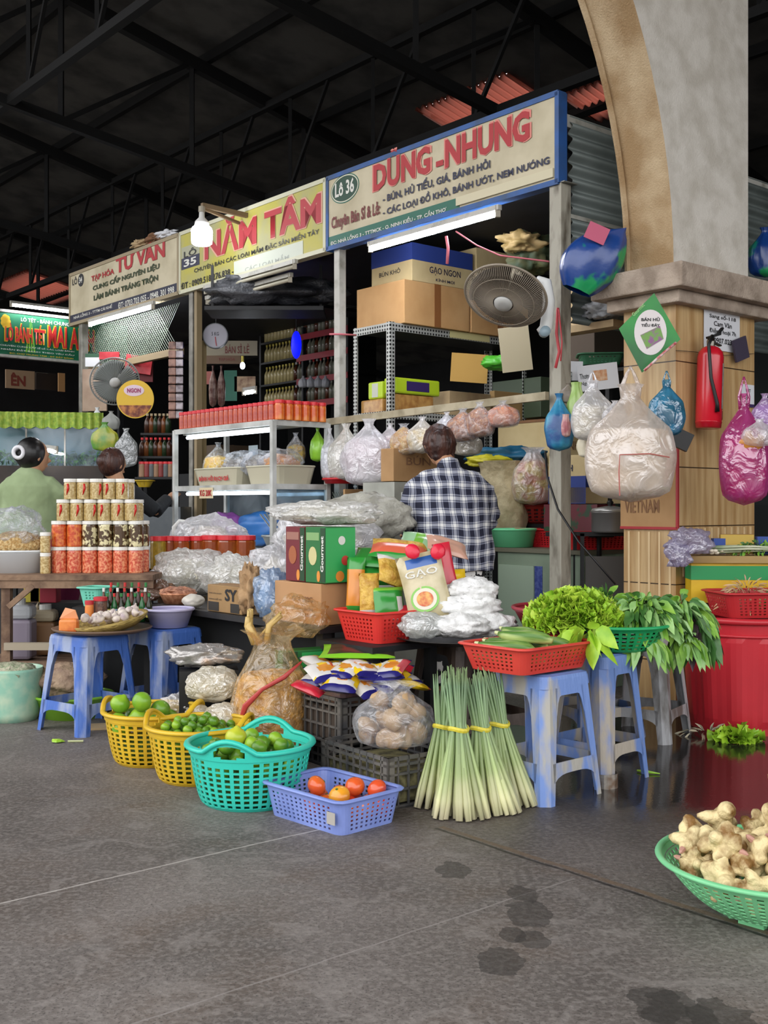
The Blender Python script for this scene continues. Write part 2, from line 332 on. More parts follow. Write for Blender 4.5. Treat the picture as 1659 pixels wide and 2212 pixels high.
m_ = MB(); pbox(m_, -PW, 0, 0, PL, 0, 2.12); m_.build('tile_cladding', tile, pil)
m_ = MB()
for k in range(13):    # fluted tile strips low down
    if k < 11: pbox(m_, .0, .004, .06 + k * .062, .075 + k * .062, .72, .97)
    if k < 5: pbox(m_, -PW + .03 + k * .065, -PW + .042 + k * .065, -.004, 0, .3, .95)
m_.build('fluting', mat('pale_fluting', 'd8bd90', .5), pil)
m_ = MB(); pbox(m_, -PW - .07, .06, -.06, PL + .1, 2.12, 2.185); pbox(m_, -PW - .13, .12, -.12, PL + .16, 2.185, 2.31); m_.build('impost', mat('weathered_impost', 'b3a393', .9, c2='8f8071', scale=8, bump=.4, bscale=80, detail=7), pil, bev=.008)
# arch: vertical face profile (t along v, z), extruded in u
Rr = 2.62; prof = [(PL - .03, 2.31)]
zt = 5.6
prof.append((PL - .03, zt))
arc = []
for k in range(0, 25):
    a = k / 24 * R(86); arc.append((-Rr + Rr * cos(a) + .01, 2.31 + Rr * sin(a)))
poly = [(PL - .03, 2.31), (PL - .03, zt), (-2.6, zt)] + [(x, z) for x, z in arc[::-1]]
m_ = MB(); nn = len(poly); vs = [PT(-.02, v, z) for v, z in poly] + [PT(-PW + .02, v, z) for v, z in poly]
m_.mi = 0; m_.add(vs, [tuple(range(nn)), tuple(range(2 * nn - 1, nn - 1, -1))])
fs = []
for i in range(nn):
    m_.mi = 1 if i >= 3 else 0; m_.f.append((i, i + nn, (i + 1) % nn + nn, (i + 1) % nn)); m_.m.append(m_.mi)
m_.build('arch', [conc, soff], pil)
# thin rib along the far edge of the soffit
m_ = MB(); m_.tube([PT(-PW + .03, v - .012, z) for v, z in arc], .018, 6); m_.build('arch_moulding', soff, pil)
# gable of the stall, grey corrugated, seen between sign and pillar
gm = mat('grey_corrugated_sheet', '6f7875', .5, .3, c2='5a625f', scale=3)
ug = onv(1197, 800, 4.65)[0]
m_ = MB(); hz = lambda a, t: W(ug + .03 + .018 * sin(t * 15 * 2 * pi), 4.75 + a * 4.2, 2.1 + t * 1.15)
m_.grid(hz, 1, 160); struct(m_.build('wall_right_gable', gm, smooth=True, solid=.003))
m_ = MB(); 
for z in (3.22, 2.72): m_.bar(W(ug, 4.66, z), W(ug, 9, z), .05, .07)
struct(m_.build('trim_42', white_metal))
# ================================================================ BUILDERS
def worn(name, col, c2): return mat(name, col, .5, c2=c2, scale=11, detail=9, stretch=(1, 1, .3), pos=(.47, .60), bump=.2)
def stool(name, label, loc, rz, m, w=.30, h=.46, splay=.055, group=None, rim=None):
    t = thing(name, label, 'stool', loc, rz, group)
    a = w / 2; s = MB(); n = 6; rr = .035
    def rq(a_, z, r_=rr): return [(sx_ * (a_ - r_) + r_ * cos(t0 + k * pi / 2 / n), sy_ * (a_ - r_) + r_ * sin(t0 + k * pi / 2 / n), z) for sx_, sy_, t0 in ((1, 1, 0), (-1, 1, pi / 2), (-1, -1, pi), (1, -1, 3 * pi / 2)) for k in range(n + 1)]
    k = 4 * (n + 1); rings = [rq(a * .55, h - .003), rq(a - .02, h), rq(a - .004, h - .006), rq(a, h - .02), rq(a + .003, h - .05), rq(a - .004, h - .05), rq(a - .01, h - .015), rq(a * .5, h - .012)]
    vs = [p for r in rings for p in r]; fs = [(i * k + j, i * k + (j + 1) % k, (i + 1) * k + (j + 1) % k, (i + 1) * k + j) for i in range(len(rings) - 1) for j in range(k)]
    fs += [tuple(range(k)), tuple(range(8 * k - 1, 7 * k - 1, -1))]; s.add(vs, fs); s.build('seat', m, t, smooth=False)
    A = lambda z: a - .002 + splay * (1 - z / h)          # half width at height z
    lw = lambda z: .062 - .022 * (1 - z / h)
    for sx_, sy_ in ((1, 1), (1, -1), (-1, -1), (-1, 1)):
        L_ = MB(); zs = [0, .08, .2, .3, h - .045]; th = .004; ch = .028
        def sec(z):
            q = A(z); l = lw(z); o_ = [(q - l - ch * .4, q), (q - ch, q), (q, q - ch), (q, q - l - ch * .4)]; i_ = [(q - th, q - l - ch * .4), (q - th, q - ch - th * .5), (q - ch - th * .5, q - th), (q - l - ch * .4, q - th)]
            return [(sx_ * x, sy_ * y, z) for x, y in o_ + i_]
        vs = [p for z in zs for p in sec(z)]; L_.add(vs, [(i * 8 + j, i * 8 + (j + 1) % 8, (i + 1) * 8 + (j + 1) % 8, (i + 1) * 8 + j) for i in range(len(zs) - 1) for j in range(8)] + [tuple(range(8)), tuple(range(len(zs) * 8 - 1, len(zs) * 8 - 9, -1))])
        L_.build('leg', m, t)
    for q in range(4):
        M_ = Matrix.Rotation(q * pi / 2, 4, 'Z')
        # skirt with an arched lower edge
        K = MB(); K.T = M_; pts = []; zt_ = h - .04; ns = 14
        for i in range(ns + 1):
            x = -1 + 2 * i / ns; inner = A(h * .8) - lw(h * .8) - .005; xx = x * inner
            dz = .075 - .042 * min(1, (1 - abs(x)) * 3.2) ** .6 - .006 * 0
            pts.append((xx, h - .045 - dz - .03 * (1 - min(1, (1 - abs(x)) * 3.2) ** .6)))
        for th0 in (0,):
            vs = []
            for x, z in pts:
                for yy in (0, -.004): vs += [(x, A(zt_) + yy, zt_), (x, A(z) + yy, z)]
            fs = []
            for i in range(ns):
                b = i * 4; c_ = b + 4; fs += [(b, b + 1, c_ + 1, c_), (b + 2, c_ + 2, c_ + 3, b + 3), (b + 1, b + 3, c_ + 3, c_ + 1)]
            K.add(vs, fs)
        K.build('skirt', m, t)
        B = MB(); B.T = M_; z0, z1 = h * .23, h * .32; ns = 10; vs = []
        for i in range(ns + 1):
            x = -1 + 2 * i / ns; xx = x * (A(z0) - lw(z0)); zz = z0 - .03 * abs(x) ** 4 + .0
            for yy in (0, -.004): vs += [(xx, A(z1) + yy, z1), (xx, A(zz) + yy, zz)]
        fs = [g for i in range(ns) for g in ((i * 4, i * 4 + 1, i * 4 + 5, i * 4 + 4), (i * 4 + 2, i * 4 + 6, i * 4 + 7, i * 4 + 3), (i * 4 + 1, i * 4 + 3, i * 4 + 7, i * 4 + 5), (i * 4, i * 4 + 4, i * 4 + 6, i * 4 + 2))]
        B.add(vs, fs); B.build('cross_rail', m, t)
    return t
def round_basket(name, label, loc, r, rb, h, m, rz=0, handles=True, nh=34, nr=10, oval=1.0, group=None, feet=0, cat='basket', wall=.004, curve=.5):
    t = thing(name, label, cat, loc, rz, group); oy = 1 / oval
    R_ = lambda z: rb + (r - rb) * (z / h) ** curve
    bump = lambda a: (.045 * max(0, 1 - (min(abs((a + pi) % (2 * pi) - pi), abs(((a) % (2 * pi)) - pi)) / .46) ** 2) ** 1.2) if handles else 0
    S = MB(); NU = nh * 2; NV = nr * 2 + 1
    def fn(u, v):
        i = round(u * NU); k = i // 2; a = 2 * pi * (k + (.40 if i % 2 else 0)) / nh
        j = round(v * NV); kk = j // 2; z = h * (.03 + (.97 - .13) * (kk + (.36 if j % 2 else 0)) / (nr + .36)) if j else .0
        q = R_(max(z, .0001)); return (q * cos(a), q * sin(a) * oy, z)
    near = lambda i: handles and min(abs(((i + .5) / NU * 2 * pi + pi) % (2 * pi) - pi), abs((i + .5) / NU * 2 * pi - pi)) < .42
    S.grid(fn, NU, NV, cu=True, hole=lambda i, j: (i % 2 == 1 and j % 2 == 1 and j > 0 and not (near(i) and j > NV - 4)))
    # solid band under the rim, with a hand hole each side
    z0 = h * .87; NB = 96
    def fb(u, v):
        a = 2 * pi * u; z = z0 + (h + bump(a) - z0) * v; q = R_(min(z, h)) + .004; return (q * cos(a), q * sin(a) * oy, z)
    def hb(i, j):
        a = 2 * pi * (i + .5) / NB; d = min(abs((a + pi) % (2 * pi) - pi), abs(a - pi)); return handles and ((d / .28) ** 2 + ((j - 3.2) / 2.6) ** 2 < 1)
    S.grid(fb, NB, 8, cu=True, hole=hb)
    S.lathe([(0.001, .002), (rb * 1.0, .002)], NU, 1, oy, cap=(0, 0)); S.build('basket_wall', m, t, solid=wall)
    rm = MB(); rm.tube([((R_(h) + .008) * cos(a), (R_(h) + .008) * sin(a) * oy, h + bump(a)) for a in [2 * pi * i / 72 for i in range(72)]], max(.0105, r * .058) if handles else .0095, 8, closed=True, sq=.75); rm.build('rim', m, t, smooth=True)
    if feet:
        for k in range(feet):
            a = 2 * pi * k / feet; f = MB(); f.T = Matrix.Rotation(a, 4, 'Z'); f.box(rb * .72, rb * .86, -.035, .035, -.022, .004); f.build('foot', m, t)
    return t
def rr_pt(t, a, b, r):     # point on a rounded rectangle, t in 0..1 measured along the outline
    segs = [(2 * (a - r)), pi * r / 2, 2 * (b - r), pi * r / 2] * 2; L_ = sum(segs); d = (t % 1) * L_
    cs = [((-(a - r), -b), (1, 0)), ((a - r, -(b - r)), -pi / 2), ((a, -(b - r)), (0, 1)), ((a - r, b - r), 0), ((a - r, b), (-1, 0)), ((-(a - r), b - r), pi / 2), ((-a, b - r), (0, -1)), ((-(a - r), -(b - r)), pi)]
    for s_, (p, q) in zip(segs, cs):
        if d <= s_:
            if isinstance(q, tuple): return (p[0] + q[0] * d, p[1] + q[1] * d)
            return (p[0] + r * cos(q + d / r), p[1] + r * sin(q + d / r))
        d -= s_
    return (-(a - r), -b)
def tray(name, label, loc, rz, m, lx, ly, h, taper=.025, nx=None, nz=6, group=None, rc=.035, cat='tray', rimw=.012):
    t = thing(name, label, cat, loc, rz, group); a, b = lx / 2, ly / 2; S = MB()
    per = 4 * (a + b - 2 * rc) + 2 * pi * rc; N_ = int(per / .0125); N_ += N_ % 2; NV = nz * 2 + 2
    zmap = [0, .012]; step = (h * .86 - .012) / nz
    for k in range(nz): zmap += [.012 + step * (k + .55), .012 + step * (k + 1)]
    zmap += [h]; NV = len(zmap) - 1
    def fn(u, v):
        z = zmap[round(v * NV)]; k = z / h; q = 1 - k; x, y = rr_pt(u, a, b, rc); return (x * (1 - q * taper / a), y * (1 - q * taper / b), z)
    def hole(i, j):
        x, y = rr_pt((i + .5) / N_, a, b, rc); corner = abs(x) > a - rc * 1.05 and abs(y) > b - rc * 1.05
        return i % 2 == 1 and j % 2 == 1 and j < NV - 1 and not corner
    S.grid(fn, N_, NV, cu=True, hole=hole)
    fx, fy = a - taper, b - taper; S.slab([rr_pt(k / 40, fx, fy, rc) for k in range(40)], 0, .004); S.build('tray_wall', m, t, solid=.003)
    rm = MB(); rm.tube([rr_pt(k / 64, a + .004, b + .004, rc) + (h,) for k in range(64)], rimw, 8, closed=True, sq=.5); rm.build('rim', m, t, smooth=True)
    return t
def crate(name, label, loc, rz, m, lx=.5, ly=.35, h=.22, group=None):
    t = thing(name, label, 'crate', loc, rz, group); a, b = lx / 2, ly / 2; S = MB()
    for sx_, sy_ in ((1, 1), (1, -1), (-1, 1), (-1, -1)): S.box(*sorted((sx_ * a, sx_ * (a - .03))), *sorted((sy_ * b, sy_ * (b - .008))), 0, h); S.box(*sorted((sx_ * a, sx_ * (a - .008))), *sorted((sy_ * b, sy_ * (b - .03))), 0, h)
    for s_ in (1, -1):
        for z, hh in ((0, .012), (h * .34, .008), (h * .64, .008), (h - .035, .01), (h - .014, .014)):
            S.box(-a, a, *sorted((s_ * b, s_ * (b - .01))), z, z + hh); S.box(*sorted((s_ * a, s_ * (a - .01))), -b, b, z, z + hh)
        n = int(lx / .042)
        for k in range(1, n): x = -a + lx * k / n; S.box(x - .003, x + .003, *sorted((s_ * b, s_ * (b - .008))), 0, h)
        n = int(ly / .042)
        for k in range(1, n): y = -b + ly * k / n; S.box(*sorted((s_ * a, s_ * (a - .008))), y - .003, y + .003, 0, h)
    S.box(-a, a, -b, b, 0, .006); S.build('lattice_body', m, t); return t
def bagshape(w_, d_, h_, seed, neck=.16, folds=9, fold=.06, ears=True, nu=36, nv=22, low=1.0, squash=.5):
    def fn(u, v):
        a = 2 * pi * u; z = v * h_
        if v < .12: k = sin((v / .12) * pi / 2) ** .6 * .88
        elif v < .62: k = .88 + .12 * sin((v - .12) / .5 * pi) * low
        else: q = (v - .62) / .38; q = min(1, q * 1.25); k = .88 * (1 - q) ** 1.2 + neck * q
        if v > .93: k = neck * (1 + (v - .93) * (12 if neck < .5 else 2))
        k *= 1 + fold * (.4 + v) * sin(folds * a + seed + 2 * sin(3 * v + seed)) + .10 * noise.noise(Vector((cos(a) * 1.6 + seed * 3, sin(a) * 1.6, v * 3)))
        return (k * w_ / 2 * cos(a), k * d_ / 2 * sin(a), z)
    return fn
def bag(name, label, loc, w_, d_, h_, fm, inner=None, fill=.55, rz=0, seed=1, neck=.16, group=None, hang=False, lumps=0, lr=.04, fold=.06, cat='plastic bag', tilt=0, parent=None, tieband=None, inname='contents'):
    t = thing(name, label, cat, loc, rz, group)
    if tilt: t.rotation_euler = (0, tilt, rz)
    f = bagshape(w_, d_, h_, seed, neck, fold=fold); S = MB(); S.grid(f, 36, 22, cu=True); S.build('bag_film', fm, t, smooth=True)
    if inner is not None and not lumps:
        S = MB(); g = lambda u, v: (lambda p: (p[0] * .93, p[1] * .93, .006 + min(p[2], h_ * fill) * .97))(f(u, v * fill * 1.0))
        S.grid(g, 28, 12, cu=True); top = [Vector(g(i / 28, 1)) for i in range(28)]; cz = max(p.z for p in top)
        S.add(top + [(0, 0, cz + .02)], [(i, (i + 1) % 28, 28) for i in range(28)]); S.build(inname, inner, t, smooth=True)
    if lumps:
        rnd = random.Random(seed)
        for k in range(lumps):
            v = .1 + rnd.random() * fill * .8; a = rnd.random() * 6.28; p = f(a / 6.283, v); q = .35 + rnd.random() * .4
            S = MB(); S.ell((0, 0, 0), (lr, lr * .8, lr * .75), 12, 8, .15, 2, seed + k); S.build(inname, inner, t, smooth=True, loc=(p[0] * q, p[1] * q, max(p[2], lr)), rot=(rnd.random(), rnd.random(), rnd.random() * 6))
    if tieband: S = MB(); S.tube([(w_ / 2 * neck * 1.1 * cos(a), d_ / 2 * neck * 1.1 * sin(a), h_ * .93) for a in [k * pi / 6 for k in range(12)]], .004, 6, closed=True); S.build('tie', tieband, t)
    if hang:
        S = MB(); zt_ = h_
        for s_ in (1, -1): S.tube([(s_ * w_ * .07, 0, h_ * .86), (s_ * w_ * .10, 0, h_ * .97), (s_ * w_ * .04, 0, h_ * 1.09), (0, 0, h_ * 1.15)], [w_ * .04, w_ * .03, w_ * .02, .004], 6, sq=.4)
        S.build('handle', fm, t, smooth=True)
    return t
def crumple(name, label, loc, r, fm, seed=1, group=None, rz=0, cat='plastic bag', amp=.35, fr=2.2, inner=None, ir=.6):
    t = thing(name, label, cat, loc, rz, group); rnd = random.Random(seed)
    S = MB(); nz = 18
    vs = lambda u, v: (lambda a, b: (lambda d: (lambda k: (d.x * r[0] * k, d.y * r[1] * k, max(0.002, r[2] * (1 + d.z * k))))(1 + amp * (noise.noise(d * fr + Vector((seed * 5.1, seed, 0))) + .5 * noise.noise(d * fr * 2.7 + Vector((seed, seed * 2, 3))) + .22 * abs(noise.noise(d * fr * 6 + Vector((1, seed * 2, 3)))))))(Vector((cos(a) * cos(b), sin(a) * cos(b), sin(b)))))(2 * pi * u, -pi / 2 + pi * v)
    S.grid(vs, 40, 22, cu=True); S.build('bag_film', fm, t, smooth=True)
    if inner: S = MB(); S.ell((0, 0, r[2] * .8), (r[0] * ir, r[1] * ir, r[2] * .75), 18, 12, .3, 3, seed); S.build('contents', inner, t, smooth=True)
    return t
def pouch(name, label, loc, rot, w_, h_, th, mats, pat, group=None, cat='packet', parts=True, words=None):
    t = thing(name, label, cat, loc, 0, group, rot=rot); S = MB(); nx, ny = 10, 14; sd = random.random() * 9
    for s_ in (1, -1):
        def fn(u, v):
            x = (u - .5) * w_; y = (v - .5) * h_; e = max(0, 1 - abs(2 * u - 1) ** 3) ** .6 * max(0, 1 - abs(2 * v - 1) ** 4) ** .7
            return (x * (1 - .06 * sin(pi * v)), y, s_ * th / 2 * e * (1 + .25 * noise.noise(Vector((u * 4 + sd, v * 4, s_)))))
        S.grid(fn, nx, ny, mfn=lambda i, j: pat(i / nx, j / ny))
    S.build('wrapper', mats, t, smooth=True)
    if words:
        text(words[0], words[1], t, -w_ * .36, w_ * .36, h_ * .12, h_ * .12 + w_ * .2, y=0, rot=(0, 0, 0), loc=None).data.transform(Matrix(((1, 0, 0, 0), (0, 0, 1, 0), (0, 1, 0, th * .56), (0, 0, 0, 1))))
    return t
def jar(name, label, loc, r, h, cm, lm, group, cat='jar', lidh=.02, rz=0):
    t = thing(name, label, cat, loc, rz, group)
    MB().lathe([(r * .96, 0), (r, .006), (r, h - lidh - .012), (r * .92, h - lidh)], 18).build('jar_body', cm, t, smooth=False)
    MB().lathe([(r * 1.02, h - lidh), (r * 1.03, h - lidh + .002), (r * 1.02, h - .002), (r * .97, h)], 18).build('lid', lm, t); return t
def bottle(name, label, loc, r, h, bm_, cm, lab, group):
    t = thing(name, label, 'bottle', loc, 0, group)
    MB().lathe([(r, 0), (r, h * .55), (r * .8, h * .66), (r * .32, h * .8), (r * .3, h * .9)], 10).build('bottle_body', bm_, t, smooth=True)
    MB().lathe([(r * .4, h * .88), (r * .42, h)], 8).build('cap', cm, t)
    if lab: MB().lathe([(r * 1.02, h * .15), (r * 1.02, h * .45)], 10, cap=(0, 0)).build('paper_label', lab, t)
    return t
def basin(name, label, loc, r, rb, h, m, group=None, oval=1, rz=0, cat='basin'):
    t = thing(name, label, cat, loc, rz, group)
    MB().lathe([(rb, 0), (r * .97, h * .9), (r, h * .92), (r * .98, h - .004), (r * .95, h * .9), (rb * .95, .008)], 32, 1, oval).build('bowl_wall', m, t, smooth=True)
    MB().tube([(r * cos(a), r * sin(a) * oval, h) for a in [k * pi / 20 for k in range(40)]], .008, 6, closed=True).build('rim', m, t, smooth=True); return t
def carton(name, label, loc, rz, lx, ly, h, m, group=None, tape=None, band=None, words=(), open_=False, cat='cardboard box', near=True):
    # loc = near corner (largest u, smallest v); box runs to -x and +y
    t = thing(name, label, cat, loc, rz, group)
    S = MB(); S.box(-lx, 0, 0, ly, 0, h); S.build('box_body', m, t, bev=.004)
    S = MB(); S.box(-lx - .001, .001, ly / 2 - .002, ly / 2 + .002, h, h + .002); S.build('top_seam', card2, t)
    if tape is not None:
        S = MB(); S.box(-lx - .0015, .0015, ly / 2 - .03, ly / 2 + .03, h * .0 - .0 + .002, h + .0015); S.build('tape', tape, t)
    if band: S = MB(); S.box(-lx - .0012, .0012, -.0012, ly + .0012, band[1], band[2]); S.build('printed_band', band[0], t)
    for s, mt, face, a0, a1, z0, z1 in words:
        if face == 'L': text(s, mt, t, a0, a1, z0, z1, y=-.003)       # on the -y face
        else:
            o = text(s, mt, t, a0, a1, z0, z1, y=-.003)
            if o: o.data.transform(Matrix.Rotation(pi / 2, 4, 'Z'))
    return t
def tube_lamp(label, p0, p1, on=True, drop=.0, group=None, hs=.028, tag_='tube_lamp'):
    t = thing(tag_, label, 'tube light', (p0 + p1) / 2, 0, group); d = (p1 - p0) / 2
    MB().tube([-d * .97, d * .97], .014, 10).build('glass_tube', glow('lit_tube', 'f4f6ff', TUBE_E) if on else mat('unlit_tube', 'b5b09c', .4), t, smooth=True)
    b = MB(); b.bar(-d + Vector((0, 0, .035)), d + Vector((0, 0, .035)), .03, .03); b.build('batten', white_metal, t)
    for s_ in (-1, 1): MB().bar(d * s_ * .97 + Vector((0, 0, -.02)), d * s_ * .97 + Vector((0, 0, .05)), .022, .03).build('socket', mat('old_socket', '9b9484', .6), t)
    return t
def leafpile(name, label, loc, n, rx, ry, rz_, size, mats, cat='herbs', droop=.5, seed=1, group=None, stems=None, kind='leaf', aspect=2.2, aim=None):
    t = thing(name, label, cat, loc, 0, group); rnd = random.Random(seed)
    for part in range(len(mats)):
        S = MB()
        for k in range(n // len(mats)):
            a = rnd.random() * 2 * pi; rad = sqrt(rnd.random()); hz_ = rnd.random()
            c = Vector((rx * rad * cos(a), ry * rad * sin(a), rz_ * sqrt(max(0, 1 - rad * rad)) * (.45 + .55 * hz_)))
            out = Vector((cos(a) * (.3 + rad), sin(a) * (.3 + rad), .9 - rad * (1 + droop) + rnd.uniform(-.4, .4))).normalized()
            s1 = size * rnd.uniform(.65, 1.2); side = out.cross(Vector((rnd.uniform(-1, 1), rnd.uniform(-1, 1), rnd.uniform(-.2, 1)))).normalized(); up = side.cross(out)
            wv = s1 / aspect / 2
            if kind == 'frill':
                nn = 5; vs = []; 
                for i in range(nn + 1):
                    for j in range(4):
                        u_ = (i / nn - .5) * 2; v_ = j / 3; vs.append(c + side * u_ * wv * (.4 + 1.2 * v_) + out * s1 * v_ * (1 - .2 * u_ * u_) + up * (.02 * v_ * sin(i * 2.6 + k) + .25 * s1 * u_ * u_ * v_))
                S.add(vs, [(i * 4 + j, i * 4 + j + 1, (i + 1) * 4 + j + 1, (i + 1) * 4 + j) for i in range(nn) for j in range(3)])
            else:
                dr = droop * s1 * .5
                pr = [(0, .1), (.22, .8), (.5, 1), (.78, .6), (1, .02)]
                vs = []
                for v_, ww in pr:
                    q = c + out * s1 * v_ - Vector((0, 0, dr * v_ * v_)); vs += [q - side * wv * ww + up * wv * ww * .35, q, q + side * wv * ww + up * wv * ww * .35]
                S.add(vs, [(i * 3 + j, i * 3 + j + 1, i * 3 + j + 4, i * 3 + j + 3) for i in range(4) for j in range(2)])
        S.build('leaves' if part == 0 else 'leaves', mats[part], t, smooth=True)
    if stems:
        S = MB()
        for k in range(stems[0]):
            a = rnd.random() * 6.28; S.tube([(0 + rnd.uniform(-.03, .03), rnd.uniform(-.03, .03), .01), (rx * .5 * cos(a), ry * .5 * sin(a), rz_ * .5), (rx * .85 * cos(a), ry * .85 * sin(a), rz_ * .5)], .003, 5)
        S.build('stems', stems[1], t)
    return t
# ================================================================ SIGNS, POSTS, TUBE LAMPS
SV = 4.65
def sign(name, label, pxl, pxr, z0, z1, face, frame, th=.06, v=SV):
    ul = onv(pxl, 0, v)[0]; ur = onv(pxr, 0, v)[0]; t = thing(name, label, 'sign', W(ur, v, z0), RZ); L_ = ur - ul; hh = z1 - z0
    MB().box(-L_, 0, .001, th, 0, hh).build('sign_panel', face, t)
    f = MB(); b = .022
    for q in ((-L_, 0, -.006, th + .004, -b * .4, b), (-L_, 0, -.006, th + .004, hh - b, hh + b * .4), (-L_ - .004, -L_ + b, -.006, th + .004, 0, hh), (-b, .008, -.006, th + .004, 0, hh)): f.box(*q)
    f.build('sign_frame', frame, t)
    def tx(s, m, xa, xb, ya0, ya1, yb0=None, yb1=None, y=-.003, **kw):   # pixels: left x, right x, top/bottom y at left end
        ua, za1 = onv(xa, ya0, v); _, za0 = onv(xa, ya1, v); ub = onv(xb, 0, v)[0]
        return text(s, m, t, ua - ur, ub - ur, za0 - z0, za1 - z0, y=y, **kw)
    def rc(nm, m, xa, xb, ya0, ya1, y=-.001):
        ua, za1 = onv(xa, ya0, v); _, za0 = onv(xa, ya1, v); ub = onv(xb, 0, v)[0]
        return MB().box(ua - ur, ub - ur, y, .002, za0 - z0, za1 - z0).build(nm, m, t)
    return t, tx, rc, L_, hh, ur
beige = mat('aged_beige_sign_face', 'c9bfa2', .55, c2='b3a88a', scale=4)
t, tx, rc, L_, hh, ur = sign('shop_sign', 'big beige shop sign with blue frame and red words DŨNG - NHUNG', 706, 1206, 2.86, 3.36, beige, mat('blue_sign_frame', '24569a', .5, c2='2d4a72'))
s1g = mat('green_sign_strip', '1d6350', .5)
MB().box(-L_ + .02, -.78, -.0015, .002, .02, .085).build('bottom_strip', s1g, t)
MB().box(-.80, -.03, -.012, .002, .035, .085).build('pasted_patch', mat('pale_patch', 'd0c8aa', .6), t)
ov = MB(); oc = onv(745, 407, SV); ox, oz = oc[0] - ur, oc[1] - 2.86
def oval(m, rx, rz_, y, nm): q = MB(); q.prism([(ox + rx * cos(a), oz + rz_ * sin(a)) for a in [k * pi / 18 for k in range(36)]], y, .001); q.build(nm, m, t)
oval(s1g, .155, .098, -.0012, 'oval_border'); oval(mat('pale_ring', 'd8d4bf'), .148, .091, -.0018, 'oval_ring'); oval(mat('deep_green', '12402c'), .14, .084, -.0024, 'oval_badge')
text('Lô 36', inkwht, t, ox - .105, ox + .105, oz - .045, oz + .055, y=-.004, bold=.03)
pr_ = mat('pale_red_outline', 'd98074', .5)
tx('DŨNG', inkred, 808, 930, 341, 415, bold=.04, y=-.006); tx('-', inkred, 943, 959, 350, 362, y=-.006, bold=.04)
_ = tx('NHUNG', inkred, 963, 1145, 303, 364, bold=.04, y=-.006)
for s, a, b_, y0, y1 in (('DŨNG', 805, 934, 338, 418), ('NHUNG', 960, 1149, 300, 367)): tx(s, pr_, a, b_, y0, y1, bold=.04, y=-.0035)
tx('- BÚN, HỦ TIẾU, GIÁ, BÁNH HỎI', inknavy, 828, 1060, 415, 441, bold=.03, y=-.005); tx('- CÁC LOẠI ĐỒ KHÔ, BÁNH ƯỚT, NEM NƯỚNG', inknavy, 828, 1188, 445, 470, bold=.03, y=-.005)
tx('Chuyên Bán Sỉ & Lẻ:', mat('maroon_paint', '6e1f1c'), 717, 822, 468, 503, bold=.03, y=-.005)
tx('ĐC: NHÀ LỒNG 3 - TTTMCK - Q. NINH KIỀU - TP. CẦN THƠ', inkwht, 715, 965, 519, 532, y=-.004, bold=.02)
ylw = mat('yellow_olive_sign_face', 'b8b04c', .55, c2='a9a678', scale=3.5)
t, tx, rc, *_ = sign('shop_sign', 'yellow shop sign with red words NĂM TÂM behind the white bulb', 388, 703, 2.86, 3.36, ylw, mat('pale_sign_frame', 'c9c8ae', .5))
tx('NĂM TÂM', mat('brick_red_paint', 'b03038'), 443, 694, 488, 562, bold=.035, y=-.004)
_ = tx('NĂM TÂM', mat('pink_outline', 'd9a58c'), 440, 697, 485, 565, bold=.04, y=-.0025)
rc('lot_badge', mat('grey_badge', 'a9a98e'), 392, 431, 536, 560); rc('lot_badge', mat('badge_navy', '2a2c46'), 392, 431, 560, 584)
tx('LÔ', inkblk, 398, 425, 541, 558, y=-.004); tx('35', inkwht, 398, 425, 562, 578, y=-.004, bold=.03)
tx('CHUYÊN BÁN CÁC LOẠI MẮM ĐẶC SẢN MIỀN TÂY', inkblk, 420, 690, 576, 592, y=-.004); tx('ĐT : 0909.518 276.838 -', inkblk, 392, 505, 612, 626, y=-.004, bold=.02)
rc('pasted_patch', mat('white_patch', 'cdd3c4', .6), 506, 655, 566, 597, y=-.003)
tx('CÁC LOẠI MẮM', mat('faint_ink', 'a4aaa0'), 530, 625, 574, 590, y=-.0045)
t, tx, rc, L3, *_ = sign('shop_sign', 'beige shop sign with red words TƯ VÂN and green lettering', 150, 386, 2.86, 3.36, beige, mat('worn_beige_frame', '9a8c70', .6))
dk = mat('dark_navy_strip', '22243a', .5); MB().box(-L3 + .02, -.02, -.0012, .002, .02, .095).build('bottom_strip', dk, t)
tx('TẠP HÓA', inkred, 198, 247, 594, 612, y=-.004, bold=.03); tx('TƯ VÂN', inkred, 251, 357, 550, 592, y=-.004, bold=.04)
gr_ = mat('dark_green_letters', '2c3b16'); tx('CUNG CẤP NGUYÊN LIỆU', gr_, 201, 345, 613, 631, bold=.04, y=-.004); tx('LÀM BÁNH TRÁNG TRỘN', gr_, 203, 342, 635, 653, bold=.04, y=-.004)
tx('NHÀ LỒNG 3 - TTTM CÁI KHẾ', inkwht, 160, 243, 681, 690, y=-.004, bold=.02); tx('ĐT: 0703.703 055 - 0948. 301 998', inkwht, 256, 377, 654, 668, y=-.004, bold=.02)
tx('LÔ', inkblk, 157, 167, 600, 617, y=-.004)
q = onv(175, 605, SV); urr = onv(386, 0, SV)[0]; M_ = MB(); M_.prism([(q[0] - urr + .062 * cos(a), q[1] - 2.86 + .062 * sin(a)) for a in [k * pi / 12 for k in range(24)]], -.0025, 0); M_.build('badge_disc', inkblk, t)
text('34', inkwht, t, q[0] - urr - .035, q[0] - urr + .035, q[1] - 2.86 - .03, q[1] - 2.86 + .03, y=-.005, bold=.03)
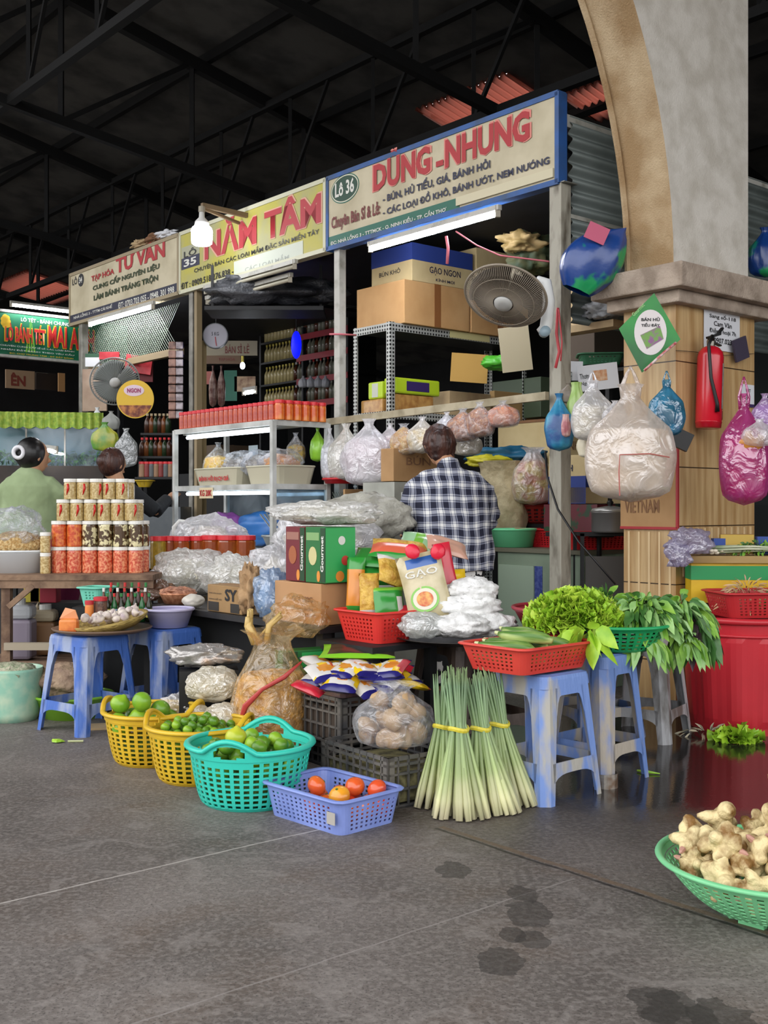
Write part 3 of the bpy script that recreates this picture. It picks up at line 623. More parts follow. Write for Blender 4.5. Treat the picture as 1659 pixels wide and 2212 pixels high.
# papers lying on top of that sign
for k, (px, dz, c_) in enumerate(((300, 0, card3), (330, .05, card2), (352, .02, paper))):
    u_ = onv(px, 0, SV)[0]; o = crumple('old_paper', ['crumpled tan paper on top of the TƯ VÂN sign, leftmost', 'brown crumpled paper on top of the TƯ VÂN sign, in the middle', 'pale crumpled paper on top of the TƯ VÂN sign by the bulb'][k], W(u_, SV + .03, 3.37), (.13, .06, .035), c_, k + 3, cat='paper', rz=RZ, amp=.7)
# posts under the signs
bpost = mat('worn_white_post', 'a5a193', .6, c2='5f584b', scale=14, stretch=(1, 1, .3), pos=(.5, .7), bump=.2)
for px, lab, m, w_, z1 in ((1197, 'worn whitewashed wooden post below the DŨNG - NHUNG sign', bpost, .085, 2.9), (722, 'pale steel post between the DŨNG - NHUNG and NĂM TÂM stalls', white_metal, .06, 2.9), (407, 'double steel post between the NĂM TÂM and TƯ VÂN stalls', steel, .06, 2.9), (170, 'grey steel post at the left end of the TƯ VÂN sign', steel, .07, 2.9)):
    u_ = onv(px, 0, SV)[0]; t = thing('stall_post', lab, 'post', W(u_, SV + .02, 0), RZ)
    MB().box(-w_ / 2, w_ / 2, -w_ / 2 + .03, w_ / 2 + .03, 0, z1 - .04).build('shaft', m, t, bev=.004); MB().box(-w_ * .8, w_ * .8, -w_ * .5 + .03, w_ * .8 + .03, z1 - .04, z1 - .035).build('cap_plate', steel, t)
    if px == 407: MB().box(w_ / 2 + .03, w_ / 2 + .07, 0, .05, 0, z1 - .04).build('second_pole', mat('tan_pole', '8c7b5c', .6), t)
# lamps
def tl(label, a, b_, z, v, on=True): ua = onv(a, 0, v)[0]; ub = onv(b_, 0, v)[0]; return tube_lamp(label, W(ua, v, z), W(ub, v, z), on)
tl('lit tube lamp hung below the DŨNG - NHUNG sign', 797, 1080, 2.77, SV - .03)
tl('lit tube lamp hung below the TƯ VÂN sign', 193, 333, 2.80, SV - .03)
tl('unlit upper tube lamp under the NĂM TÂM sign', 442, 640, 2.80, SV - .03, False); tl('unlit lower tube lamp under the NĂM TÂM sign', 446, 630, 2.735, SV + .03, False)
# bulb on its bracket
p = at(436, 505, 8.2); t = thing('led_bulb', 'lit white LED bulb hanging from a bracket above the signs', 'light bulb', p)
MB().lathe([(.02, -.085), (.06, -.083), (.076, -.07), (.08, .02), (.07, .045), (.05, .06)], 24).build('globe', glow('bulb_glow', 'f6f9ff', 22), t, smooth=True)
MB().lathe([(.055, .06), (.05, .09), (.022, .12), (.02, .16)], 20).build('lamp_base', white, t, smooth=True)
MB().lathe([(.025, .16), (.025, .2)], 12).build('socket', mat('old_socket', '9b9484', .6), t)
e = onv(545, 468, SV + .05); pe = W(e[0], SV + .05, e[1]); b = MB(); b.bar((0, 0, .21), (pe.x - p.x, pe.y - p.y, pe.z - p.z), .03, .035); b.build('bracket_arm', mat('old_bracket', '7d6a50', .7), t); b = MB(); b.bar((0, 0, .19), (pe.x - p.x - .1, pe.y - p.y, pe.z - p.z - .05), .02, .02); b.build('bracket_stay', mat('old_bracket', ''), t)
# stall roof lids and dark partitions
for i, (pa, pb) in enumerate(((150, 388), (388, 706), (706, 1206))):
    ua = onv(pa, 0, SV)[0]; ub = onv(pb, 0, SV)[0]; q = MB(); q.T = Matrix.Rotation(RZ, 4, 'Z'); q.box(ua + .02, ub - .02, SV + .09, 8.1, 2.92 + .05 * i, 2.95 + .05 * i); struct(q.build('trim_%d' % (50 + i), darkm))
ua, ub = onv(150, 0, SV)[0], onv(1206, 0, SV)[0]
q = MB(); q.T = Matrix.Rotation(RZ, 4, 'Z'); q.box(onv(706, 0, SV)[0], ub + 1.6, 8.0, 8.08, 0, 3.0); struct(q.build('wall_stall_back', mat('stall_back_panel', '2a2f2e', .8)))
for i, px in enumerate((706,)):
    q = MB(); q.T = Matrix.Rotation(RZ, 4, 'Z'); u_ = onv(px, 0, SV)[0]; q.box(u_ - .01, u_ + .01, 6.2, 8.0, 0, 2.9); struct(q.build('wall_stall_side', mat('stall_side_panel', '1b1d1e', .8)))
# wire mesh pelmet under the TƯ VÂN sign
ua, ub = onv(178, 0, 4.8)[0], onv(392, 0, 4.8)[0]; t = thing('mesh_screen', 'wire mesh screen with a tan lower rail behind the TƯ VÂN tube lamp', 'mesh screen', W(ub, 4.8, 2.42), RZ); L_ = ub - ua
M_ = MB(); n_ = 52
for k in range(n_ + 22):
    x0 = -L_ + L_ * k / n_ - .9
    for s_ in (1, -1):
        a0 = (x0, 0) if s_ > 0 else (x0 + .42, 0); a1 = (x0 + .42, .42) if s_ > 0 else (x0, .42)
        if min(a0[0], a1[0]) < -L_ or max(a0[0], a1[0]) > 0: continue
        M_.bar((a0[0], 0, a0[1]), (a1[0], 0, a1[1]), .004)
M_.build('wire_mesh', mat('mesh_wire', '8d9a8a', .5), t); b = MB(); b.bar((-L_, 0, 0), (0, 0, 0), .05, .06); b.build('rail', mat('tan_pole', ''), t)
# ================================================================ GOODS ON THE FLOOR
bl1 = worn('worn_blue_plastic', '3f66b4', '8e9bb8'); bl2 = worn('scuffed_pale_blue_plastic', '6f8cc8', 'a8a59c'); bl3 = worn('scuffed_blue_grey_plastic', '6480b8', 'a59c8e')
gst = worn('scuffed_grey_plastic', '9a9b9d', '5f5b56'); bst = worn('scuffed_brown_plastic', '4c3d35', '6e5f55')
GL = 'blue plastic stools'
def stool_at(name, label, px, py, rz, m, **k):   # px,py = foot of the nearest corner leg
    w_ = k.get('w', .30); sp = k.get('splay', .055); q = w_ / 2 + sp; g = gnd(px, py)
    best = min((Matrix.Rotation(rz, 2) @ Vector((sx_ * q, sy_ * q)) for sx_ in (1, -1) for sy_ in (1, -1)), key=lambda v: v.y)
    return stool(name, label, (g.x - best.x, g.y - best.y, 0), rz, m, **k)
stool_at('plastic_stool', 'worn blue plastic stool at the left under the round tray of seasonings', 175, 1596, R(-38), bl1, w=.285, h=.465, splay=.045)
stool_at('plastic_stool', 'worn blue plastic stool under the lavender basin', 338, 1572, R(-42), bl1, w=.285, splay=.045, h=.465)
stool_at('plastic_stool', 'scuffed pale blue stool under the red tray of gourds beside the lemongrass', 1180, 1748, R(-48), bl2, w=.275, h=.465, splay=.04)
stool_at('plastic_stool', 'grey-blue stool with its foot in a tin can under the green basket of herbs', 1312, 1706, R(-46), bl3, w=.24, h=.50, splay=.04)
_g = gnd(1312, 1704); t = thing('tin_can', 'cut tin sleeve around the foot of the grey-blue stool', 'can', (_g.x, _g.y + .035, 0))
MB().lathe([(.047, 0), (.047, .055)], 20, cap=(0, 0)).build('can_wall', mat('rusty_tin', '9a958c', .4, .5, c2='6e5540', scale=20), t, solid=.001)
stool_at('plastic_stool', 'scuffed grey stool under the dark hanging leaves near the red bin', 1445, 1612, R(-34), gst, w=.26, h=.47, splay=.045)
stool_at('plastic_stool', 'blue stool standing in the shade behind the grey-blue stool', 1262, 1610, R(-62), bl3, w=.28, h=.465)
stool_at('plastic_stool', 'dark brown plastic stool under the plate of white bags', 985, 1640, R(-60), bst, w=.36, h=.50)
# baskets
yel = mat('yellow_basket_plastic', 'd9b32a', .4, c2='c49c1c', scale=5); teal = mat('teal_basket_plastic', '34c4ae', .38)
def on_px(px, pyb, r): g = gnd(px, pyb); return (g.x, g.y + r, 0)
bk1 = round_basket('round_basket', 'yellow plastic basket of big pale limes, left of the other yellow one', on_px(316, 1658, .135), .2, .145, .215, yel, rz=R(-12), group=None, nh=32, nr=9)
bk2 = round_basket('round_basket', 'yellow plastic basket of small dark limes behind the teal basket', on_px(418, 1698, .135), .2, .145, .215, yel, rz=R(-12), nh=32, nr=9)
bk3 = round_basket('round_basket', 'teal plastic basket with hand holes holding green limes', on_px(530, 1751, .145), .222, .165, .215, teal, rz=R(77), nh=38, nr=9)
limes = {}
lg = {'d': mat('dark_lime_skin', '4c7a1e', .3, c2='6e9a2a', scale=14), 'b': mat('bright_lime_skin', '8fb52e', .3, c2='6fa02a', scale=10), 'y': mat('yellow_lime_skin', 'c3c53a', .3, c2='a8b72e', scale=10)}
def mk_fruit(name, label, cat, m, r, flat=.92, stemm=None, tip=True):
    t = thing(name, label, cat); S = MB(); S.ell((0, 0, 0), (r, r, r * flat), 16, 12, .03, 2, 1)
    if tip: S.v = [(x, y, z + (.16 * r if z > r * flat * .97 else 0)) for x, y, z in S.v]
    S.build('peel', m, t, smooth=True); MB().lathe([(r * .1, r * flat * .9), (r * .13, r * flat * 1.06)], 6).build('stem_end', stemm or mat('stem_green', '6c6a30'), t); return t
def heap(proto_list, centre, R0, n, r, z0, dome, label, group, seed=1, jitter=.3, flat_top=False):
    rnd = random.Random(seed); pts = []; tries = 0
    while len(pts) < n and tries < 6000:
        tries += 1; a = rnd.random() * 6.283; q = R0 * sqrt(rnd.random()); x, y = centre[0] + q * cos(a), centre[1] + q * sin(a)
        lvl = z0 + dome * (1 - (q / R0) ** 2) * 1; below = [p for p in pts if (p[0] - x) ** 2 + (p[1] - y) ** 2 < (1.85 * r) ** 2]
        z = lvl if not below else lvl + 0.0
        if below:
            if tries < 3000: continue
            z = max(p[2] + sqrt(max(0, (1.85 * r) ** 2 - (p[0] - x) ** 2 - (p[1] - y) ** 2)) for p in below)
            if z > lvl + 2.2 * r: continue
        pts.append((x, y, z))
    first = {}
    for i, p in enumerate(pts):
        pr = proto_list[i % len(proto_list)]
        e = (rnd.random() * 3, rnd.random() * 3, rnd.random() * 6)
        if id(pr) not in USED: USED.add(id(pr)); pr.location = p; pr.rotation_euler = e; tag(pr, label, None, group)
        else: dup(pr, p, e, label, group)
USED = set()
def bed(basket_pos, r, z, m, label, cat, name='leaf_bed'):   # under-layer nobody could count
    t = tag(MB().lathe([(r * .8, .012), (r * .93, z * .5), (r, z * .85), (r * .7, z), (.001, z * 1.05)], 24).build(name, m, None, smooth=True, loc=basket_pos), label, cat, kind='stuff'); return t
c1 = tuple(bk1.location); c2_ = tuple(bk2.location); c3 = tuple(bk3.location)
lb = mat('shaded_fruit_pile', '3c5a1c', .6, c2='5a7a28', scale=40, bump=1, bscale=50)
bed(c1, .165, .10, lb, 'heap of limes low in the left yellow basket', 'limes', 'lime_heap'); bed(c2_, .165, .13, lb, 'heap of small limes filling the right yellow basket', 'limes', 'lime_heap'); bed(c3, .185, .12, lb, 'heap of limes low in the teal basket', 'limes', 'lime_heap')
P1 = [mk_fruit('lime', 'x', 'lime', lg[k], .042) for k in 'bdb']
heap(P1, (c1[0] - .03, c1[1] - .02), .13, 11, .042, .16, .03, 'big lime in the left yellow basket', 'big limes in the left yellow basket', 3)
P2 = [mk_fruit('lime', 'x', 'lime', lg[k], .019) for k in 'dbdd']
heap(P2, c2_, .165, 75, .019, .15, .055, 'small lime in the right yellow basket', 'small limes in the right yellow basket', 5)
P3 = [mk_fruit('lime', 'x', 'lime', lg[k], .029) for k in 'dddb']
heap(P3, c3, .165, 36, .029, .135, .04, 'lime in the teal basket', 'limes in the teal basket', 9)
o = mk_fruit('lime', 'large yellowish lime on top of the limes in the teal basket', 'lime', lg['y'], .04); o.location = (c3[0] - .05, c3[1] - .02, .235)
# lavender tray of tomatoes and fruit
lav = mat('lavender_blue_plastic', '8496d6', .4, c2='7385c4', scale=6)
g = gnd(735, 1806); LXt, LYt = .50, .36; rz_t = R(-22)
rz_t = math.atan2(gnd(865, 1778).y - g.y, gnd(865, 1778).x - g.x)
def corner_place(px, py, rz, lx, ly, z=0, D=None):     # near corner pixel -> centre; rz points along +x (right edge), y goes to the left-back
    c = gnd(px, py) if D is None else at(px, py, D); ex = Vector((cos(rz), sin(rz), 0)); ey = Vector((-sin(rz), cos(rz), 0)); return c + ex * lx / 2 + ey * ly / 2
cp = corner_place(735, 1814, R(44), .30, .42); cp.z = 0
ltray = tray('plastic_tray', 'lavender blue plastic tray of red tomatoes in front on the floor', cp, R(44), lav, .29, .41, .115, taper=.02, nz=6)
tomm = [mat('tomato_red', 'cf4024', .2, c2='d9542c', scale=9, coat=.3), mat('tomato_orange', 'e0722c', .2, c2='d8582a', scale=8, coat=.3), mat('yellow_orange_fruit', 'eaa52c', .25, c2='dd8a26', scale=8, coat=.3)]
tp = [mk_fruit('tomato', 'x', 'tomato', m_, .036, .85, mat('tomato_calyx', '4d6a2a'), False) for m_ in tomm[:2]]
ex = Vector((cos(R(44)), sin(R(44)), 0)); ey = Vector((-sin(R(44)), cos(R(44)), 0))
k = 0
for a, b_, z_ in ((-.02, .09, .04), (.0, .03, .042), (-.06, .03, .04), (-.02, .06, .10), (.04, -.05, .04), (.1, -.08, .04), (.1, 0, .04), (.045, -.13, .04), (.1, -.15, .04), (.07, -.04, .1), (.10, -.12, .1), (.04, .11, .04), (.11, .09, .04), (-.05, -.14, .04)):
    p = cp + ex * a + ey * b_; p.z = z_ + .004; pr = tp[k % 2]; lb_ = 'ripe tomato in the lavender tray'
    if k < 2: pr.location = p; tag(pr, lb_, None, 'tomatoes in the lavender tray')
    else: dup(pr, p, (k, k * .7, k), lb_, 'tomatoes in the lavender tray')
    k += 1
o = mk_fruit('tomato', 'yellow-orange tomato at the front of the lavender tray', 'tomato', tomm[2], .038, .85, mat('tomato_calyx', ''), False); o.location = cp + ex * -.02 + ey * -.06 + Vector((0, 0, .09)); o.rotation_euler = (.5, -.3, 0)
S = MB(); S.box(-.001, .001, -.02, .02, -.02, .02); o = S.build('sticker', mat('old_sticker', 'a7a29a'), ltray); o.location = (-.148, -.19, .06); o.rotation_euler = (0, 0, 0)
o.location = (-.151, -.165, .06)
# black crates
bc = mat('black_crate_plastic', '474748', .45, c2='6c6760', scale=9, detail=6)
cpl = corner_place(838, 1752, R(36), .33, .44); cpl.z = 0; lowc = crate('plastic_crate', 'lower black slatted crate on the floor behind the lavender tray', cpl, R(36), bc, .33, .44, .185)
cpu = corner_place(738, 1618, R(38), .36, .53, D=4.42); cpu.z = .125
bel = cpu.copy(); bel.z = 0; bel.x += .05; bel.y += .18
crate('plastic_crate', 'upper black slatted crate holding snack packets', cpu, R(38), bc, .36, .53, .19)
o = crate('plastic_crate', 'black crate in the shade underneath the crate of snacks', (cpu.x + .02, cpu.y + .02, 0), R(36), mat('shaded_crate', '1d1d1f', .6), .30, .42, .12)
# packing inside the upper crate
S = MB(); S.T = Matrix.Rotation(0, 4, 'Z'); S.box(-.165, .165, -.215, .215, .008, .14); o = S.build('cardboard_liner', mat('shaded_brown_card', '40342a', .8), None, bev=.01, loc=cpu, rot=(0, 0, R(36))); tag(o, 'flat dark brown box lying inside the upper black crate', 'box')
S = MB(); S.box(-.15, .15, -.2, .2, .008, .12); o = S.build('lemongrass_scraps', mat('dry_stalks', '7c7650', .8, c2='3f3b28', scale=25), None, bev=.02, loc=cpl, rot=(0, 0, R(36))); tag(o, 'dry stalks filling the lower black crate', 'stalks', kind='stuff')
# potato bag
p = at(850, 1640, 4.12); potm = mat('potato_skin', 'c0a077', .7, c2='a98860', scale=9)
bag('plastic_bag', 'clear bag of pale brown potatoes sitting on the lower black crate', (p.x, p.y, .19), .31, .27, .235, very_clear, potm, lumps=24, lr=.045, fill=.8, seed=5, neck=.35, fold=.04, inname='potato')
# lemongrass
lgm = bpy.data.materials.new('lemongrass_stalk'); lgm.use_nodes = True; nt = lgm.node_tree; t_ = nt.nodes.new('ShaderNodeTexCoord'); s_ = nt.nodes.new('ShaderNodeSeparateXYZ'); r_ = nt.nodes.new('ShaderNodeValToRGB'); nz_ = nt.nodes.new('ShaderNodeTexNoise'); ma = nt.nodes.new('ShaderNodeMath'); ma.operation = 'MULTIPLY_ADD'
nz_.inputs['Scale'].default_value = 12; nt.links.new(t_.outputs['Object'], nz_.inputs['Vector']); nt.links.new(t_.outputs['Object'], s_.inputs[0]); nt.links.new(nz_.outputs[0], ma.inputs[0]); ma.inputs[1].default_value = .12; nt.links.new(s_.outputs['Z'], ma.inputs[2]); nt.links.new(ma.outputs[0], r_.inputs[0])
cr = r_.color_ramp; cr.elements[0].position = .05; cr.elements[0].color = lin('e3d9b4'); cr.elements[1].position = .62; cr.elements[1].color = lin('8a9a5e')
for p_, c_ in ((.12, 'd3d3a0'), (.22, 'a6b878'), (.36, '8da873'), (.5, '7b9a72')): e_ = cr.elements.new(p_); e_.color = lin(c_)
oi = nt.nodes.new('ShaderNodeObjectInfo'); hs = nt.nodes.new('ShaderNodeHueSaturation'); mv = nt.nodes.new('ShaderNodeMapRange'); nt.links.new(oi.outputs['Random'], mv.inputs[0]); mv.inputs[3].default_value = .62; mv.inputs[4].default_value = 1.15; nt.links.new(mv.outputs[0], hs.inputs['Value']); nt.links.new(r_.outputs[0], hs.inputs['Color']); nt.links.new(hs.outputs[0], nt.nodes['Principled BSDF'].inputs['Base Color']); nt.nodes['Principled BSDF'].inputs['Roughness'].default_value = .45
band = mat('yellow_raffia', 'd3c43c', .5)
def lemongrass(label, base, top, zband, n, spread, seed, group, Lh=.56):
    t = thing('lemongrass_bundle', label, 'lemongrass', (base[0], base[1], 0), 0, group); rnd = random.Random(seed); top = Vector(top) - Vector((base[0], base[1], 0))
    for k in range(n):
        a = 6.283 * k / n + rnd.random() * .4; q = sqrt(rnd.random()); q = .55 + .45 * q if k % 3 else q * .5
        b0 = Vector((spread[0] * q * cos(a), spread[1] * q * sin(a), 0)); nk = top * zband + Vector((.024 * q * cos(a), .024 * q * sin(a), 0)); tp_ = top * rnd.uniform(.93, 1.06) + Vector((.04 * q * cos(a) + rnd.uniform(-.012, .012), .035 * q * sin(a), 0))
        pts = []
        for i in range(9):
            s = i / 8
            if s < .62: f = s / .62; p_ = b0.lerp(nk, f ** .93)
            else: f = (s - .62) / .38; p_ = nk.lerp(tp_, f)
            p_.z = top.z * s * (tp_.z / top.z) + .004; pts.append(p_)
        S = MB(); S.tube(pts, [.008, .0125, .0105, .0085, .0075, .0065, .006, .004, .0012], 6, sq=.85); S.build('stalk', lgm, t, smooth=True)
    c_ = top * zband; z_ = top.z * .62; S = MB(); S.tube([(c_.x + .034 * cos(a), c_.y + .032 * sin(a), z_ + .004 * sin(a * 2)) for a in [i * pi / 8 for i in range(16)]], .0055, 6, closed=True, sq=1.6); S.build('raffia_band', band, t)
    if group is None: pass
    return t
def lgx(lab, pxb, pyb, pxt, pyt, n, sp, seed, Db=None):
    g = gnd(pxb, pyb); D = g.y + sp[1]; tp_ = at(pxt, pyt, D + .09); lemongrass(lab, (g.x, D), (tp_.x, tp_.y, tp_.z), .62, n, sp, seed, None)
lgx('lemongrass bundle at the left, half hidden, leaning on the potato bag', 950, 1752, 962, 1462, 26, (.09, .05), 3)
lgx('front lemongrass bundle tied with a low yellow band', 1003, 1778, 985, 1458, 52, (.105, .06), 4)
lgx('middle lemongrass bundle behind the front one', 1068, 1766, 1023, 1462, 44, (.10, .055), 5)
lgx('lemongrass bundle at the right against the pale blue stool', 1118, 1748, 1058, 1458, 42, (.085, .05), 6)
# red tray with gourds on the front stool
rtm = mat('coral_red_plastic', 'd8473c', .38, c2='c93c34', scale=5); rzr = R(42)
p = corner_place(1130, 1474, rzr, .40, .30, D=3.95); p.z = .475
rt = tray('plastic_tray', 'coral red plastic tray of green gourds on the front stool', p, rzr, rtm, .42, .32, .095, taper=.03, nz=5)
gm_ = mat('gourd_skin', '4f7a2c', .4, c2='a9bb6e', scale=22, stretch=(1, .12, 1), pos=(.42, .58)); gtip = mat('gourd_tip', 'c9cf9a')
def gourd(label):
    t = thing('green_gourd', label, 'gourd'); S = MB(); pts = [(0, -.11 + .22 * i / 10, .006 * sin(i * .6)) for i in range(11)]; S.tube(pts, [.010, .019, .023, .0245, .025, .025, .0245, .023, .021, .017, .009], 12); S.build('gourd_body', gm_, t, smooth=True)
    MB().tube([(0, .11, 0), (0, .125, .002)], [.009, .006], 8).build('cut_end', gtip, t); return t
for k, (a, b_, z_, r_z) in enumerate(((-.09, .06, .04, 60), (-.04, .0, .04, 55), (.01, .05, .04, 50), (.07, .02, .04, 75), (-.07, .03, .085, 48), (-.01, .06, .085, 62), (.04, .01, .085, 20), (.0, .03, .125, 35), (-.12, .0, .085, 66), (.09, -.02, .085, 52), (-.05, -.03, .12, 58))):
    q = p + Vector((cos(rzr) * a - sin(rzr) * b_, sin(rzr) * a + cos(rzr) * b_, z_))
    if k == 0: g0 = gourd('green gourd in the coral red tray'); g0['group'] = 'gourds in the coral red tray'; g0.location = q; g0.rotation_euler = (0, 0, R(r_z))
    else: dup(g0, q, (R(4), 0, R(r_z)), None, 'gourds in the coral red tray')
# plate of white bags on the brown stool
pp = at(1000, 1392, 4.55); plz = .50; pl = thing('metal_plate', 'wide dark round tray under the white bags', 'plate', (pp.x - .0, 4.80, plz + .002))
MB().lathe([(.22, 0), (.27, .018), (.28, .02), (.27, .022), (.22, .006)], 40).build('plate_dish', mat('dark_tin', '33302e', .35, .7), pl, smooth=True)
wb = mat('white_noodle_mass', 'f0f0ee', .5, c2='d6d6d4', scale=28, bump=.5, bscale=45, stretch=(1, .3, 1)); wfilm = film('white_film', (.95, .95, .95), .3, bscale=40)
fl = [('flat white bag of noodles at the front of the dark plate', 995, .0, (.13, .1, .052), 1), ('bag of white noodles at the right edge of the dark plate', 1065, .01, (.11, .1, .05), 2), ('small round translucent bag at the left of the dark plate', 915, .0, (.10, .09, .055), 3)]
for lab, px, dy, r3, sd in fl:
    q = at(px, 1370, 4.66 + dy); crumple('plastic_bag', lab, (q.x, 4.68 + dy * 8, plz + .027), r3, wb if sd < 3 else film('foggy_film', (.93, .94, .93), .12), sd, amp=.22, fr=3, cat='bag of noodles', inner=wb if sd == 3 else None)
for k, (lab, px, z_, r3) in enumerate((('knotted white bag in the middle layer of the noodle bags', 1010, .088, (.145, .11, .062)), ('topmost white knotted bag of noodles on the dark plate', 1022, .165, (.105, .09, .055)))):
    q = at(px, 1330, 4.80); crumple('plastic_bag', lab, (q.x, 4.82, plz + z_), r3, wb, 11 + k, amp=.25, fr=3, cat='bag of noodles')
q = at(950, 1310, 4.9); crumple('plastic_bag', 'loose foggy bag behind the left of the noodle bags', (at(955, 1340, 4.86).x, 4.90, plz + .10), (.08, .07, .05), film('foggy_film', ''), 17, cat='bag of noodles', amp=.3)
# ginger basket at the lower right
gb = mat('mint_green_plastic', '7fcf95', .35, c2='72c088', scale=5)
gp = Vector((1.035, 2.95, .02)); gbk = round_basket('round_basket', 'mint green colander basket of ginger at the lower right', gp, .29, .15, .125, gb, handles=False, nh=60, nr=8, feet=8, curve=.62, wall=.003)
gnm = mat('ginger_skin', 'e2cf9c', .6, c2='84602f', scale=20, detail=6, bump=.5, bscale=60, pos=(.46, .64))
def ginger(seed, lab):
    t = thing('ginger_root', lab, 'ginger root', group='ginger roots in the mint green basket'); rnd = random.Random(seed); S = MB()
    S.tube([(-.05 + .1 * i / 6, .012 * sin(i + seed), .01 * cos(i * 1.3)) for i in range(7)], [.010, .022, .018, .025, .019, .022, .009], 10)
    for k in range(5):
        x = rnd.uniform(-.04, .04); a = rnd.random() * 6.28; d = Vector((rnd.uniform(-.3, .3), cos(a), sin(a))); b0 = Vector((x, 0, 0)); S.tube([b0, b0 + d * .022, b0 + d * .04, b0 + d * rnd.uniform(.045, .062)], [.016, .017, .015, .005], 9)
    S.build('root_body', gnm, t, smooth=True, remesh=.0045)
    MB().lathe([(.008, 0), (.006, .012), (.001, .018)], 7).build('shoot_tip', mat('ginger_shoot', 'b98a7a'), t, loc=(.052, .0, .004), rot=(0, R(80), 0)); return t
g_ = [ginger(k, 'knobbly ginger root in the mint green basket') for k in range(3)]
rnd = random.Random(4)
k = 0
for lvl, (rr, zz, nn_) in enumerate(((.20, .10, 12), (.14, .13, 9), (.09, .17, 6), (.02, .22, 3))):
    for i in range(nn_):
        a = 6.283 * i / nn_ + lvl; off = (.02 if lvl else 0); q = (gp.x + rr * cos(a) + off, gp.y + rr * sin(a), gp.z + zz + rnd.uniform(-.012, .012)); e = (rnd.random() * 6, rnd.uniform(-.7, .7), rnd.random() * 6)
        if k < 3: g_[k].location = q; g_[k].rotation_euler = e
        else: dup(g_[k % 3], q, e, scale=rnd.uniform(.95, 1.25))
        k += 1
for (x, y, zz, s) in ((-.16, -.05, .19, 1.2), (.0, -.12, .22, 1.2), (.02, -.02, .30, 1.2), (.05, .05, .32, 1.1), (-.20, .05, .17, 1.1), (-.1, .1, .2, 1.2)):
    dup(g_[k % 3], (gp.x + x, gp.y + y, gp.z + zz), (rnd.random() * 6, R(60) if x == -.1 else .3, rnd.random() * 6), scale=s); k += 1
# red bin, red tray of herbs
rb = mat('red_bin_plastic', 'c22a34', .35, c2='b0242e', scale=3); q = on_px(1648, 1592, .27); bn = thing('plastic_bin', 'big round red plastic bin at the right edge', 'bin', q)
S = MB(); NU = 72
S.grid(lambda u, v: (lambda a: (lambda r_: (r_ * cos(a), r_ * sin(a), .54 * v))(.255 + .04 * v + (.006 if (u * 72) % 6 < 3 and .12 < v < .85 else 0)))(2 * pi * u), NU, 16, cu=True); S.lathe([(.001, .005), (.255, .005)], NU, cap=(0, 0)); S.build('bin_wall', rb, bn, smooth=False, solid=.005)
MB().tube([(.302 * cos(a), .302 * sin(a), .54) for a in [i * pi / 30 for i in range(60)]], .016, 8, closed=True).build('rim', rb, bn, smooth=True)
MB().tube([(.294 * cos(a), .294 * sin(a), .47) for a in [i * pi / 30 for i in range(60)]], .008, 8, closed=True).build('rib', rb, bn, smooth=True)
p = Vector((q[0] + .02, q[1] + .02, .56)); rt2 = tray('plastic_tray', 'deep red plastic tray of herbs on top of the red bin', (p.x + .10, p.y - .12, .556), R(8), mat('deep_red_plastic', 'b82a2e', .38), .62, .30, .115, taper=.03, nz=6)
hb1 = mat('fresh_leaf', '6ea036', .45, c2='93bf4c', scale=15, sub=.05); hb2 = mat('dark_leaf', '3c6a30', .42, c2='5b8a45', scale=15); hb3 = mat('lettuce_leaf', 'a8cf3a', .4, c2='86b62c', scale=18); hb3b = mat('lettuce_leaf_yellow', 'c2dc4e', .4, c2='9cc63a', scale=18); hb4 = mat('pale_leaf', '86b468', .4, c2='a6cc84', scale=15); pur = mat('purple_leaf', '5c4450', .5, c2='4a5a3a', scale=20)
leafpile('herb_heap', 'pinkish loose shoots heaped in the deep red tray', (p.x - .04, p.y - .12, .60), 260, .13, .12, .12, .05, [mat('pink_sprout', 'c99a86', .5, c2='b9b070', scale=20)], 'sprouts', seed=21, aspect=7)
leafpile('herb_heap', 'green curly herbs heaped at the right of the deep red tray', (p.x + .22, p.y - .12, .60), 500, .16, .12, .13, .05, [hb2, hb1], 'herbs', seed=22)
# lettuce and basil on the stools
def LP(lab, px, py, D, n, r3, size, mats, seed, kind='leaf', cat='herbs', asp=2.2, droop=.5, stems=None, name='herb_bunch'):
    q = at(px, py, D); return leafpile(name, lab, q, n, *r3, size, mats, cat, droop, seed, stems=stems, kind=kind, aspect=asp)
gbk2 = round_basket('round_basket', 'bright green colander basket under the basil', (at(1330, 1400, 4.55).x, 4.52, .505), .2, .13, .10, mat('bright_green_plastic', '1f9a5c', .4), handles=False, nh=36, nr=5, curve=.7, wall=.003)
LP('bright yellow-green curly lettuce heaped at the left of the greens', 1240, 1352, 4.50, 1500, (.175, .16, .125), .036, [hb3, hb3b], 31, 'frill', 'lettuce', .85, .3, name='lettuce_heap')
LP('celery-like pale leaf hanging over the red tray', 1268, 1372, 4.22, 14, (.05, .03, .03), .10, [hb3], 35, 'leaf', 'lettuce', 1.3, 1.0, name='lettuce_leaf')
LP('bunch of pointed dark green herbs behind the lettuce', 1306, 1330, 4.62, 170, (.12, .11, .09), .07, [hb2, hb1], 32, asp=2.6)
LP('bunch of broad basil leaves hanging over the bright green basket', 1385, 1350, 4.55, 330, (.15, .13, .12), .07, [hb4, hb1, hb2], 33, asp=1.8, droop=.8)
LP('bunch of long leaves at the right above the grey stool', 1468, 1350, 4.72, 260, (.12, .12, .12), .075, [hb1, hb4, hb2], 34, asp=2.2, droop=1.0)
LP('purplish drooping leaves at the right end of the greens', 1505, 1378, 4.70, 80, (.06, .08, .08), .075, [pur, hb2], 36, asp=1.6, droop=1.6)
LP('leafy sprig hanging below the basil', 1392, 1400, 4.45, 60, (.08, .05, .05), .065, [hb4, hb1], 37, asp=1.7, droop=1.5)
